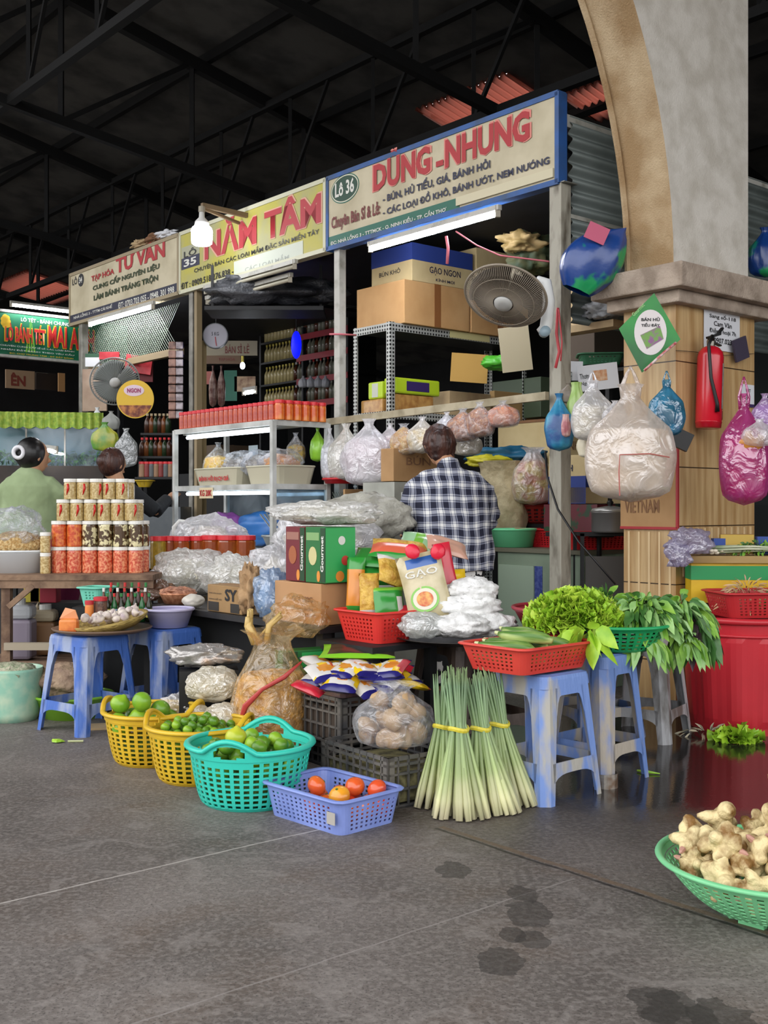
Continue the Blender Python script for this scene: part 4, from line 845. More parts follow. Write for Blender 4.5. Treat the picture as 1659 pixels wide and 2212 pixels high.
LP('leafy sprig hanging beside the red bin', 1478, 1395, 4.62, 50, (.06, .05, .05), .07, [hb1, hb4], 38, asp=1.7, droop=1.5)
q = at(1240, 1280, 5.0); basin('plastic_basin', 'wide dark red basin under the lettuce', (at(1232, 1300, 4.72).x, 4.75, .52), .24, .17, .13, mat('maroon_basin', '9a2a38', .35))
# litter on the floor
S = thing('leaf_scrap', 'small green leaf scrap on the floor below the blue stool', 'leaf', gnd(125, 1604)); o = MB().ell((0, 0, .008), (.03, .02, .008), 8, 5, .5, 4, 3); o.build('leaf_blade', hb3, S)
S = thing('stalk_scrap', 'pale cut stalk on the floor below the blue stool', 'stalk', gnd(163, 1604)); MB().tube([(-.035, 0, .006), (.035, .005, .006)], .005, 6).build('stalk_piece', mat('pale_stalk', 'b7bd8c'), S)
leafpile('leaf_litter', 'fallen lettuce leaves on the wet floor by the red bin', gnd(1590, 1600) + Vector((0, 0, .01)), 60, .08, .05, .02, .05, [hb3], 'leaves', seed=51, kind='frill', aspect=1)
leafpile('leaf_litter', 'pale root scraps lying between the grey stool and the bin', gnd(1530, 1588) + Vector((0, 0, .012)), 40, .12, .08, .015, .06, [mat('root_scrap', 'b3ab90')], 'scraps', seed=52, aspect=6)
S = thing('leaf_scrap', 'curved green leaf by the tin-can foot', 'leaf', gnd(1395, 1670)); MB().tube([(-.03, .02, .006), (0, -.01, .008), (.05, -.03, .005)], [.004, .007, .002], 6).build('leaf_blade', hb3, S)
# ================================================================ LEFT: JAR TABLE, SEASONINGS, DISPLAY CASE
oldw = mat('old_table_wood', '8a6f58', .8, c2='5a4334', scale=8, stretch=(1, 6, 1), bump=.3)
TZ = .70; t = thing('wooden_table', 'old wooden plank table carrying the stacked jars', 'table', (at(120, 0, 6.2).x, 6.2, 0))
xl, xr = at(-40, 0, 6.2).x - t.location.x, at(330, 0, 6.2).x - t.location.x
MB().box(xl, xr, 0, .62, TZ - .03, TZ).build('table_top', oldw, t); MB().box(xl, xr, .01, .03, TZ - .075, TZ - .03).build('apron', oldw, t)
lx = at(8, 0, 6.2).x - t.location.x
for x in (lx, xr - .06):
    for y in (.03, .55): MB().box(x - .025, x + .025, y, y + .05, 0, TZ - .03).build('leg', oldw, t)
b = MB(); b.bar((lx, .02, .30), (xr - .06, .02, .30), .04, .04); b.build('stretcher', mat('pale_wood_rail', 'a39782', .8), t)
b = MB(); b.bar((lx, .02, .30 - .1), (xr - .06, .06, .30 - .1), .03, .03); b.build('stretcher', oldw, t)
b = MB(); b.bar((lx + .02, .02, .52), (lx + .16, .02, TZ - .06), .025, .03); b.build('brace', oldw, t)
# jars
jm = {'o': mat('orange_chili_contents', 'c0421c', .25, c2='e0823a', scale=60, detail=3, coat=.6), 'p': mat('pink_dried_contents', 'c23f24', .25, c2='eba074', scale=75, detail=4, coat=.6), 'g': mat('garlic_pickle_contents', '4a3216', .25, c2='ded3a4', scale=40, detail=2, coat=.6, pos=(.5, .58)), 't': mat('tan_nut_contents', 'a88a4e', .3, c2='d3c08c', scale=85, detail=3, coat=.6)}
chil = mat('red_chili', 'c21d18', .3); whl = mat('white_lid', 'e4e2da', .4)
def jarx(label, px, pyb, r, h, kind, group, D=6.36, chili=0):
    q = at(px, pyb, D); z = q.z
    return jar('food_jar', label, (q.x, D, z), r, h, jm[kind], whl, group)
D0 = 6.42; sc_ = D0 / 2400; zb = TZ
rows = [(6, 128, 1.0, .150, 'pppppp', 'squat jar of pinkish red dried bits in the bottom row of the jar stack'), (6, 128, 1.0, .148, 'oogggg', ''), (6, 137, .92, .122, 'tttttt', 'tan jar with a red chili strip in the third row of the jar stack'), (5, 152, .88, .118, 'ttttt', 'tan jar with a red chili strip in the top row of the jar stack')]
z = TZ
for ri, (n_, px0, f, hh, kinds, lb_) in enumerate(rows):
    for row in range(2):
        for i in range(n_):
            r_ = .0435 * (f if ri < 2 else .96 * f); x = at(px0, 0, D0).x + i * r_ * 2.04 + .012 * row; k_ = kinds[i]
            lab = lb_ or ('orange-red jar at the left of the second row of the jar stack' if k_ == 'o' else 'dark jar of pale garlic cloves in the second row of the jar stack')
            gname = {0: 'bottom row of the jar stack', 1: 'second row, ' + ('orange jars' if k_ == 'o' else 'garlic jars'), 2: 'third row of the jar stack', 3: 'top row of the jar stack'}[ri]
            if row: lab = lab.replace(' in the ', ' hidden in the back line of the ').replace('squat jar of pinkish red dried bits', 'pinkish red jar').replace('with a red chili strip ', '').replace(' of the jar stack', ''); gname += ' back line'
            j_ = jar('food_jar', lab, (x, D0 + row * .095, z), r_, hh, jm[k_], whl, gname, rz=i * 1.1)
            if ri >= 2 and not row: S = MB(); a = -1.9 + .5 * (i % 3); S.tube([(r_ * cos(a) * 1.0, r_ * sin(a) * 1.0, hh * .2), (r_ * cos(a + .25) * 1.0, r_ * sin(a + .25) * 1.0, hh * .5), (r_ * cos(a + .2), r_ * sin(a + .2), hh * .75)], [.002, .008, .006], 6); S.build('chili_pepper', chil, j_, smooth=True); j_.rotation_euler.z = 0
    z += hh + .0015
for k, (zz, hh) in enumerate(((TZ, .118), (TZ + .12, .115))): jar('food_jar', 'slim tan jar left of the jar stack, %s one' % ('lower', 'upper')[k], (at(98, 0, 6.35).x, 6.35, zz), .029, hh, jm['t'], whl, None)
jar('food_jar', 'small tan jar set back left of the jar stack', (at(112, 0, 6.56).x - .02, 6.62, TZ), .029, .118, jm['t'], whl, None)
# white basin and bag at far left
q = at(25, 1232, 6.36); basin('plastic_basin', 'white plastic tub at the left edge holding tan crackling', (q.x, 6.46, TZ), .2, .15, .125, mat('white_tub', 'd6dadc', .35), oval=.75)
S = MB(); S.ell((0, 0, 0), (.17, .12, .09), 20, 12, .15, 5, 4); o = S.build('crackling_heap', mat('tan_crackling', 'b0894e', .7, c2='dcc08a', scale=60, bump=1, bscale=70), None, smooth=True, loc=(q.x, 6.46, TZ + .15)); tag(o, 'heap of tan crackling in the white tub', 'crackling', kind='stuff')
crumple('plastic_bag', 'clear bag pulled up over the tan crackling', (q.x - .02, 6.46, TZ + .12), (.17, .12, .13), film('very_clear_film', ''), 8, amp=.3)
# under the table
jg = mat('jug_plastic', 'b9bcbf', .35, c2='a5a8ad', scale=3); jgl = mat('jug_liquid_tan', '8c8290', .4)
def jug(lab, px, w_, D, h, m1, m2):
    t = thing('plastic_jug', lab, 'jug', (at(px, 0, D).x, D, .20)); a = w_ / 2
    S = MB(); S.box(-a, a, -a * .8, a * .8, 0, h * .66); S.build('jug_lower', m2, t, bev=.02); S = MB(); S.box(-a, a, -a * .8, a * .8, h * .661, h * .9); S.build('jug_shoulder', m1, t, bev=.025)
    MB().lathe([(.035, h * .9), (.035, h)], 14).build('cap', white, t); b = MB(); b.tube([(-a * .8, 0, h * .88), (-a * .5, 0, h * 1.02), (-.03, 0, h * .95)], .014, 6); b.build('grip', m1, t, smooth=True)
shelf = struct(MB().box(0, .01, 0, .01, 0, .001).build('tmp', oldw)); bpy.data.objects.remove(shelf)
t = thing('low_board', 'low board under the jar table', 'board', (at(60, 0, 6.45).x, 6.5, .17)); MB().box(-.25, .45, -.2, .25, 0, .025).build('plank', oldw, t); [MB().box(x, x + .04, -.18, .2, -.17, 0).build('runner', oldw, t) for x in (-.22, .38)]
jug('large plastic jug with grey-brown liquid under the jar table', 42, .17, 6.45, .35, jg, jgl); jug('plastic jug with amber liquid beside the larger jug under the table', 98, .14, 6.62, .30, mat('tan_jug', 'b1a489', .4), mat('amber_liquid', '7c5b3c', .4))
carton('cardboard_box', 'small yellow and green box under the table', (at(92, 0, 6.8).x, 6.75, .5), 0, .1, .1, .12, mat('yellow_green_box', 'b6a62c'), tape=mat('green_tape', '3a6a2c')); o = MB().box(-.3, .3, -.1, .12, -.5, 0); t = thing('small_shelf', 'small shelf box in shadow behind the jugs', 'shelf', (at(92, 0, 6.8).x, 6.8, .5)); o.build('shelf_body', darkm, t)
carton('cardboard_box', 'crimson box beside the magenta trousers', (at(130, 0, 6.8).x, 6.72, .50), 0, .1, .1, .12, mat('crimson_box', 'a11c34'))
# aqua basket
q = at(207, 1285, 6.0); p_ = MB(); tray('plastic_basket', 'small aqua square basket in front of the jar stack', (q.x, 6.02, .545), R(-20), mat('aqua_plastic', '6fc7ae', .4), .15, .15, .10, taper=.02, nz=5, cat='basket'); 
t = thing('low_crate', 'dark crate standing behind the seasonings under the aqua basket', 'crate', (q.x + .1, 6.05, 0)); MB().box(-.22, .2, -.08, .2, 0, .54).build('crate_body', darkm, t)
# round tray on the first stool with seasonings
s1 = bpy.data.objects['plastic_stool'].location; tr = thing('round_tray', 'wide brown round tray on the left blue stool', 'tray', (s1.x + .06, s1.y + .02, .468))
MB().lathe([(.2, 0), (.235, .012), (.242, .022), (.235, .024), (.2, .006)], 40).build('tray_dish', mat('brown_lacquer', '6b5442', .45), tr, smooth=True)
cx, cy, cz = tr.location; cz += .008
ob = thing('orange_bag', 'small orange packet standing at the front left of the round tray', 'packet', (at(148, 0, cy - .14).x, cy - .13, cz)); S = MB(); S.box(-.045, .045, -.03, .03, 0, .07); S.build('wrapper', mat('orange_powder', 'e0863f', .4, c2='c9682c', scale=20), ob, bev=.015); S = MB(); S.add([(-.045, 0, .068), (.045, 0, .068), (.03, .0, .11), (-.02, .01, .12)], [(0, 1, 2, 3)]); S.build('folded_top', mat('orange_film', 'd99060', .35), ob, solid=.006)
wk = mat('woven_bamboo', 'b39a56', .7, c2='7f6a35', scale=30, stretch=(1, 1, 3), bump=.6); bw = thing('woven_basket', 'shallow woven bamboo basket of garlic bags, tilted on the round tray', 'basket', (cx + .045, cy - .02, cz + .01)); bw.rotation_euler = (R(6), R(-9), 0)
MB().lathe([(.13, 0), (.18, .03), (.192, .05), (.18, .05), (.125, .012)], 36).build('woven_dish', wk, bw, smooth=True)
gar = mat('garlic_skin', 'd8cdbf', .5, c2='a9979c', scale=25); grn_ = mat('green_bits', '6d8a4a', .5, c2='c9cfa5', scale=30)
for k in range(22):
    a = k * 2.4; r_ = .035 * sqrt(k + .5); pr = thing('garlic_bulb', 'garlic bulb heaped in the woven basket', 'garlic', (cx + .045 + r_ * cos(a) * .9, cy - .02 + r_ * sin(a) * .8, cz + .055 + .012 * (k % 3)), 0, 'garlic bulbs in the woven basket') if k == 0 else dup(g1, (cx + .045 + r_ * cos(a) * .9, cy - .02 + r_ * sin(a) * .8, cz + .06 + .01 * (k % 3) + (r_ * cos(a)) * .15), (k, k * .6, 0))
    if k == 0: g1 = pr; MB().lathe([(.008, 0), (.022, .01), (.021, .022), (.006, .032), (.004, .042)], 10).build('bulb', gar, g1, smooth=True)
rl = mat('red_lid', 'b82630', .4)
def minijar(lab, px, D, z, r_, h, cm, lm): return jar('small_jar', lab, (at(px, 0, D).x, D, z), r_, h, cm, lm, None)
bt = thing('seasoning_table', 'low dark table crowded with seasoning bottles behind the stools', 'table', (at(280, 0, 5.75).x, 5.78, 0)); MB().box(-.24, .13, -.12, .14, .465, .49).build('table_top', darkm, bt); [MB().box(x, x + .03, y, y + .03, 0, .465).build('leg', darkm, bt) for x in (-.22, .09) for y in (-.10, .09)]
minijar('red-capped orange seasoning jar behind the garlic basket', 193, 5.62, .492, .022, .115, mat('orange_powder', ''), rl); minijar('square jar with red lid and dark label near the garlic basket', 217, 5.66, .492, .034, .13, mat('dark_speckled_label', '7c5a4a', .4, c2='3f2f2a', scale=50), rl)
gb_ = [(mat('dark_sauce_glass', '1d2410', .15), mat('green_cap', '2c7a3c'), mat('yellow_label', 'cfc45a')), (mat('brown_sauce_glass', '3a1a10', .15), mat('red_cap', 'c22a2a'), mat('white_label', 'd9d6cc')), (mat('green_glass', '1f5c2e', .15), mat('red_cap', ''), mat('blue_white_label', '8fa5cf')), (mat('fish_sauce', '5e2c14', .15), mat('white_cap', 'dfdfd8'), mat('pink_label', 'd69aa0'))]
k = 0
for ry_, (n_, y0, x0) in enumerate(((7, 5.70, 232), (7, 5.78, 224), (6, 5.86, 240))):
    for i in range(n_):
        b3 = gb_[(i * 2 + ry_ * 3) % 4]; w0 = ('dark green', 'brown', 'green glass', 'white-capped')[(i * 2 + ry_ * 3) % 4]
        bottle('sauce_bottle', '%s sauce bottle in the %s line of the seasoning cluster' % (w0, ('front', 'middle', 'back')[ry_]), (at(x0 + i * 15, 0, y0).x, y0, .492), .017, .145 + .022 * ((i * 3 + ry_) % 3), *b3, 'sauce bottles in the %s line, %s' % (('front', 'middle', 'back')[ry_], w0))
# lavender basin on the second stool
s2 = bpy.data.objects['plastic_stool.001'].location; basin('plastic_basin', 'lavender plastic basin on the second blue stool', (s2.x + .03, s2.y - .02, .468), .122, .09, .09, mat('pale_lavender', 'b3aecb', .4))
# light green bin and things on the floor at the far left
q = gnd(22, 1563); t = thing('plastic_bucket', 'translucent mint bucket with crumpled contents at the left edge', 'bucket', (q.x - .03, q.y + .12, 0))
MB().lathe([(.125, 0), (.135, .04), (.15, .25), (.152, .265), (.146, .262), (.12, .01)], 30).build('bucket_wall', mat('mint_translucent', '8fbfa6', .4, c2='b5cdb0', scale=14), t, smooth=True)
MB().ell((0, 0, .24), (.13, .13, .05), 18, 10, .4, 5, 3).build('scraps', mat('pale_scraps', 'b5b098', .7, c2='8a9a78', scale=40, bump=1), t, smooth=True)
q = at(135, 1560, 5.62); basin('plastic_basin', 'lime green basin behind the left blue stool', (q.x + .02, 5.75, 0), .2, .15, .11, mat('lime_plastic', '8cc63a', .4))
crumple('paper_bag', 'crumpled tan packet lying in the lime green basin', (q.x + .0, 5.75, .10), (.17, .13, .085), mat('tan_crumpled', 'b59c80', .7, c2='8d7460', scale=12, bump=.6), 9, cat='packet', amp=.3)
t = tray('plastic_tray', 'blue tray on the floor in the shade below the jar table', (at(100, 0, 6.2).x, 6.2, .0), R(8), mat('deep_blue_plastic', '31509a', .45), .5, .3, .14, taper=.02, nz=3)
t = thing('plastic_scoop', 'yellow plastic scoop seen between the legs of the left stool', 'scoop', (at(140, 0, 5.95).x, 5.98, .13)); MB().tube([(-.07, 0, .09), (-.03, 0, .1), (.03, .0, .08), (.08, 0, .1)], [.02, .03, .03, .015], 8, sq=.4).build('scoop_body', yel, t, smooth=True)
t = thing('cardboard_sheet', 'flat tan cardboard strip lying between the stool and the yellow basket', 'cardboard', gnd(215, 1580) + Vector((.05, .1, 0)), R(12)); MB().box(-.14, .16, -.06, .06, .001, .012).build('sheet', card3, t)
# ---------------- display case
Dc = 7.2; pc_ = at(590, 0, Dc); uc, vc, _ = uvz(pc_); LC, WC = 1.27, .44; case = thing('display_case', 'white metal glass display case with shelves and red jars on top', 'display case', W(uc, vc, 0), RZ)
ft = 1.64; cw = mat('case_metal', 'c6c8c4', .4, c2='9c9d98', scale=6)
for x in (-LC, 0):
    for y in (0, WC): MB().box(x - .016, x + .016, y - .016, y + .016, 0, ft).build('upright', cw, case)
for z_ in (.79, 1.225, ft): MB().box(-LC, 0, 0, WC, z_ - .008, z_).build('shelf', cw, case); f = MB(); f.box(-LC, 0, -.012, .0, z_ - .03, z_ + .006); f.box(0, .012, 0, WC, z_ - .03, z_ + .006); f.build('shelf_edge', cw, case)
gl_ = film('pane_glass', (.8, .85, .88), .93, bscale=3, rough=.05, bump=0)
MB().box(-.002, .002, .02, WC - .02, .82, 1.2).build('side_pane', gl_, case); MB().box(-LC, 0, WC - .004, WC, .8, 1.2).build('back_pane', gl_, case)
for z_ in (1.585, 1.175):
    T_ = thing('tube_lamp', 'lit tube lamp inside the display case, %s shelf' % ('upper' if z_ > 1.4 else 'lower'), 'tube light', W(uc, vc, z_), RZ)
    MB().tube([(-LC + .09, .05, 0), (-.07, .05, 0)], .013, 10).build('glass_tube', glow('case_tube', 'e6f4ff', 9), T_, smooth=True); MB().box(-LC + .06, -.04, .03, .07, .018, .032).build('batten', cw, T_)
# red jars on top
rj = mat('red_chili_sauce', 'a8331c', .2, c2='c9542a', scale=25, coat=.5); rjl = mat('red_jar_lid', 'd23038', .35)
proto = None
for row in range(2):
    for i in range(20):
        x = -.06 - i * .061; y = .035 + row * .062
        if proto is None: proto = jar('sauce_jar', 'red sauce jar in the front line on top of the display case', W(uc + x, vc + y, ft + .007), .029, .125, rj, rjl, 'red sauce jars, front line on the case', lidh=.022); continue
        dup(proto, W(uc + x, vc + y, ft + .007), None, None if row == 0 else 'red sauce jar in the second line on top of the display case', None if row == 0 else 'red sauce jars, second line on the case')
oj = mat('orange_pickle', 'd0561f', .25, c2='e08436', scale=18, coat=.5); pr = None
for i in range(6):
    y = .05 + i * .068; pos = W(uc - .0 + .0, vc + y, ft + .007)
    if pr is None: pr = jar('sauce_jar', 'larger orange jar with red lid along the right end of the display case top', pos, .032, .13, oj, rjl, 'orange jars at the right end of the case', lidh=.022)
    else: dup(pr, pos)
# basins on the shelf
cre = mat('cream_enamel', 'b9b39c', .45)
def cpos(x, y, z): return W(uc + x, vc + y, z)
def cbasin(lab, x0, x1, m=cre):
    t = thing('food_tub', lab, 'tub', cpos((x0 + x1) / 2, WC / 2 - .0, 1.226), RZ); a = (x1 - x0) / 2; S = MB()
    fn = lambda u, v: (lambda p: (p[0] * (1 - .14 * (1 - v)), p[1] * (1 - .14 * (1 - v)), .125 * v))(rr_pt(u, a, .165, .06))
    S.grid(fn, 40, 3, cu=True); S.slab([rr_pt(k / 40, a * .86, .142, .05) for k in range(40)], 0, .004); S.build('tub_wall', m, t, smooth=False, solid=.004); S = MB(); S.tube([rr_pt(k / 40, a, .165, .06) + (.125,) for k in range(40)], .007, 6, closed=True); S.build('rim', m, t); return t
t1 = cbasin('cream tub with red lettering on the display case shelf', -1.13, -.53); t2 = cbasin('plain cream tub at the right of the display case shelf', -.44, -.03)
text('BÁNH HỎI RẠCH GIÁ', mat('red_marker', 'b8262a'), t1, -.2, .2, .03, .08, y=-.163, bold=.04)
yb = mat('yellow_bits', 'd9a51c', .4, c2='edc649', scale=22, bump=.6)
bag('plastic_bag', 'clear bag of yellow crackers in the lettered tub', cpos(-1.0, .2, 1.25), .26, .2, .30, very_clear, yb, fill=.62, seed=3, neck=.12, rz=RZ)
nd = mat('dark_dried_strips', '5a5148', .5, c2='9a8f80', scale=30, stretch=(1, 1, .1))
for k, (x, lab, m_) in enumerate(((-.66, 'clear bag of dark dried strips between the tubs', nd), (-.42, 'clear bag of dark strips behind the corner post', nd), (-.19, 'clear bag of orange-tan noodles in the plain tub', mat('orange_noodle', 'c58a4c', .5, c2='a05c2c', scale=30, stretch=(1, 1, .2))))):
    crumple('plastic_bag', lab, cpos(x, .2, 1.29), (.15, .13, .09), very_clear, 12 + k, rz=RZ + .5, amp=.25, inner=m_, ir=.85)
bag('plastic_bag', 'yellow snack bag hanging behind the display case', W(uc - .62, vc + .62, 1.36), .2, .1, .26, very_clear, yb, fill=.6, seed=4, rz=RZ)
t = thing('price_card', 'white card hanging inside the display case', 'card', cpos(-.86, .41, 1.33), RZ); MB().box(-.06, .06, 0, .003, 0, .2).build('card_sheet', mat('pale_blue_card', 'b9c6cc'), t)
t = thing('price_card', 'small red and white price card stuck on the lower shelf edge', 'card', cpos(-.80, -.022, 1.14), RZ); MB().box(-.09, .09, 0, .003, 0, .075).build('card_sheet', mat('cream_card', 'd9c9a4'), t); text('KG 20K', inkred, t, -.08, .08, .015, .06, y=-.003, bold=.03)
# lower inside: blue and purple bags, tongs, basin
crumple('plastic_bag', 'bright blue bag in the lower part of the display case', cpos(-.62, .32, .80), (.3, .08, .12), mat('blue_cloth', '2460a0', .4), 5, rz=RZ, amp=.2); crumple('plastic_bag', 'purple bag in the lower left of the display case', cpos(-1.05, .3, .80), (.2, .09, .12), mat('purple_cloth', '7a3f86', .4), 6, rz=RZ, amp=.2)
b4 = basin('steel_basin', 'wide steel basin with tongs low in the display case', cpos(-.17, .22, .795), .16, .12, .09, mat('bright_steel', 'a9a9a5', .3, .6))
for k, dx in enumerate((0, .05)): t = thing('serving_tongs', 'metal serving tongs standing in the steel basin, %s' % ('left' if k == 0 else 'right'), 'tongs', cpos(-.2 + dx, .2, .81), RZ); b = MB(); b.bar((.05, 0, 0), (-.22, -.02, .22), .012, .004); b.bar((.05, 0, 0), (-.20, .02, .23), .012, .004); b.build('tong_arms', mat('bright_steel', ''), t)
S = MB(); n_ = 24
for k in range(n_):
    for s_ in (1, -1): x0 = k / n_ * .40; S.bar((.0, x0, 0), (.0, min(.42, max(0, x0 + s_ * .2)), .36 * abs(min(.42, max(0, x0 + s_ * .2)) - x0) / .2), .003)
t = thing('wire_screen', 'wire mesh screen beside the right end of the display case', 'wire screen', W(uc + .03, vc + WC + .02, .82), RZ); S.build('wire_mesh', mat('mesh_wire', ''), t)
# row of big red-lidded jars in front of the case
bj = mat('amber_chili_jar', '8c3f16', .15, c2='b56a1e', scale=9, coat=.7); bj2 = mat('yellow_green_jar', 'a88a2c', .2, c2='8a7324', scale=40, coat=.6)
st_ = thing('low_table', 'low table in front of the display case under the red-lidded jars', 'table', (at(450, 0, 6.72).x, 6.72, 0), R(-3)); MB().box(-.42, .38, -.14, .14, .68, .70).build('table_top', darkm, st_); [MB().box(x, x + .03, y, y + .03, 0, .68).build('leg', darkm, st_) for x in (-.4, .34) for y in (-.13, .1)]
for k, (px, m_) in enumerate(((342, bj2), (368, bj), (392, bj), (425, bj), (457, bj), (492, bj), (530, bj))):
    D_ = 6.72 + (.05 if k in (1, 3, 4) else 0); j_ = jar('large_jar', ['large jar of yellow-green pickle with red lid, leftmost of the row'] [0] if k == 0 else 'amber jar with red lid before the display case, %s' % ('', 'second from left', 'third from left', 'fourth from left', 'fifth from left', 'sixth from left', 'rightmost')[k], (at(px, 0, D_).x, D_, .703), .062 if k > 3 else .048, .205 if k > 3 else .2, m_, rjl, None, lidh=.028)
# ================================================================ MIDDLE: BLACK TABLE, BAGS, BOXES, SNACKS
va = 2.93; BT = .55
u0, _ = onv(330, 1310, va); u1 = -3.93
bt2 = thing('black_table', 'long low black table carrying the plastic bags and boxes', 'table', W(u1, va, 0), RZ); Lb = u1 - u0
MB().box(-Lb, 0, 0, .95, BT - .03, BT).build('table_top', mat('black_table_top', '1a1a1c', .5, c2='2c2a28', scale=5), bt2)
MB().box(-Lb + .05, -.05, .1, .12, .05, BT - .03).build('shade_board', mat('under_table_shade', '0c0d0d', .9), bt2)  # near-black sheet stands in for the shade under the table
for x in (-Lb + .02, -.07):
    for y in (.03, .87): MB().box(x, x + .05, y, y + .05, 0, BT - .03).build('leg', darkm, bt2)
def tp_(px, dv, dz=0): u_ = onv(px, 0, va + dv)[0]; return W(u_, va + dv, BT + .002 + dz)
wf2 = film('white_carrier_film', (.98, .98, .99), .42, bscale=14, bump=1); wf3 = film('foggy_carrier_film', (.98, .98, .97), .3, bscale=22, bump=1)
wn_ = mat('white_rice_noodle', 'efe9d8', .6, c2='cdc7b0', scale=40, bump=.8, bscale=60); yn_ = mat('pale_yellow_noodle', 'd8cf9c', .6, c2='bcae74', scale=30, bump=.8)
crumple('plastic_bag', 'clear bag with pale yellow noodles at the left end of the black table', tp_(300, .55, .02), (.19, .14, .13), wf2, 21, rz=.4, amp=.35, inner=yn_, ir=.62)
crumple('plastic_bag', 'large clear carrier bag of white noodles, front centre of the table pile', tp_(410, .42, .0), (.24, .16, .14), wf3, 22, rz=-.3, amp=.35, inner=wn_, ir=.8)
crumple('plastic_bag', 'tall empty puffed carrier bag at the top of the table pile', tp_(455, .72, .2), (.26, .15, .135), wf2, 23, rz=-.5, amp=.3, inner=wn_, ir=.5)
crumple('plastic_bag', 'wide clear bag of white noodles at the right of the table pile', tp_(505, .40, .02), (.2, .15, .12), wf3, 24, rz=-.7, amp=.38, inner=wn_, ir=.8)
crumple('plastic_bag', 'clear carrier bag behind the blue-white sack', tp_(595, .45, .04), (.15, .14, .14), wf2, 25, rz=-.7, amp=.4, inner=wn_, ir=.5)
p = tp_(398, .62, .38); t = thing('bag_handle', 'looped handle of the puffed carrier bag', 'bag handle', p); MB().tube([(-.06, 0, -.06), (-.065, 0, .02), (-.03, 0, .06), (.02, 0, .055), (.05, 0, .01), (.10, 0, -.05)], [.018, .014, .012, .012, .014, .02], 8, sq=.5).build('loop', mat('white_handle', 'cfd0cc', .4), t, smooth=True)
cb = thing('copper_basket', 'copper-coloured basket of dried shrimp on the black table', 'basket', tp_(385, .12), 0); MB().lathe([(.075, 0), (.1, .05), (.104, .06), (.098, .06), (.07, .008)], 28).build('basket_wall', mat('copper_weave', 'b2714f', .4, .3, c2='d79b76', scale=50), cb, smooth=True); MB().ell((0, 0, .06), (.09, .09, .03), 16, 8, .3, 6, 3).build('dried_shrimp', mat('dried_shrimp', '8c5a44', .6, c2='c08a6c', scale=50, bump=.8), cb)
crumple('plastic_bag', 'brown bag of dried fish beside the copper basket', tp_(338, .16, .01), (.085, .07, .05), film('brownish_film', (.7, .6, .52), .5), 31, amp=.4, inner=mat('dark_fish', '6a4534', .5, c2='b08060', scale=30), ir=.8)
crumple('plastic_bag', 'dark red bag of dried chillies below the copper basket', tp_(318, .05, .0), (.07, .05, .035), film('brownish_film', ''), 32, amp=.3, inner=mat('dark_chillies', '4a1c18', .4, c2='6e2a22', scale=40), ir=.85)
crumple('plastic_bag', 'small tied bag of white powder by the brown carton', tp_(418, .05), (.058, .05, .035), mat('white_powder_bag', 'c9c4b8', .45), 33, amp=.12)
t = carton('cardboard_box', 'brown carton printed SY on the edge of the black table', tp_(522, .02), RZ, .32, .14, .135, mat('brown_carton', '9a7a50', .8, c2='8a6b44', scale=6))
text('SY', inkblk, t, -.15, -.04, .06, .12, y=-.003, bold=.03); text('NHÀ SẢN XUẤT', inkblk, t, -.30, -.18, .09, .10, y=-.003); text('HÀNG DỄ VỠ', inkblk, t, -.30, -.18, .06, .07, y=-.003)
MB().box(-.31, -.21, -.002, 0, .005, .05).build('dark_label', mat('dark_label', '2c2822'), t); MB().box(-.10, -.02, -.002, 0, .005, .05).build('dark_label', mat('dark_label', ''), t)
kraft = mat('kraft_paper', 'b08e66', .8, c2='8f7150', scale=10, bump=.5, bscale=25)
crumple('paper_bag', 'slumped tan paper bag between the carton and the blue-white sack', tp_(543, .06), (.065, .06, .12), kraft, 6, rz=RZ, amp=.5, fr=2.6, cat='paper bag')
crumple('plastic_bag', 'blue-white translucent sack of sugar standing at the front of the black table', tp_(583, .05), (.085, .07, .115), film('bluish_film', (.75, .82, .9), .45), 8, rz=RZ, amp=.4, inner=mat('white_sugar', 'cfd9e0', .5), ir=.75)
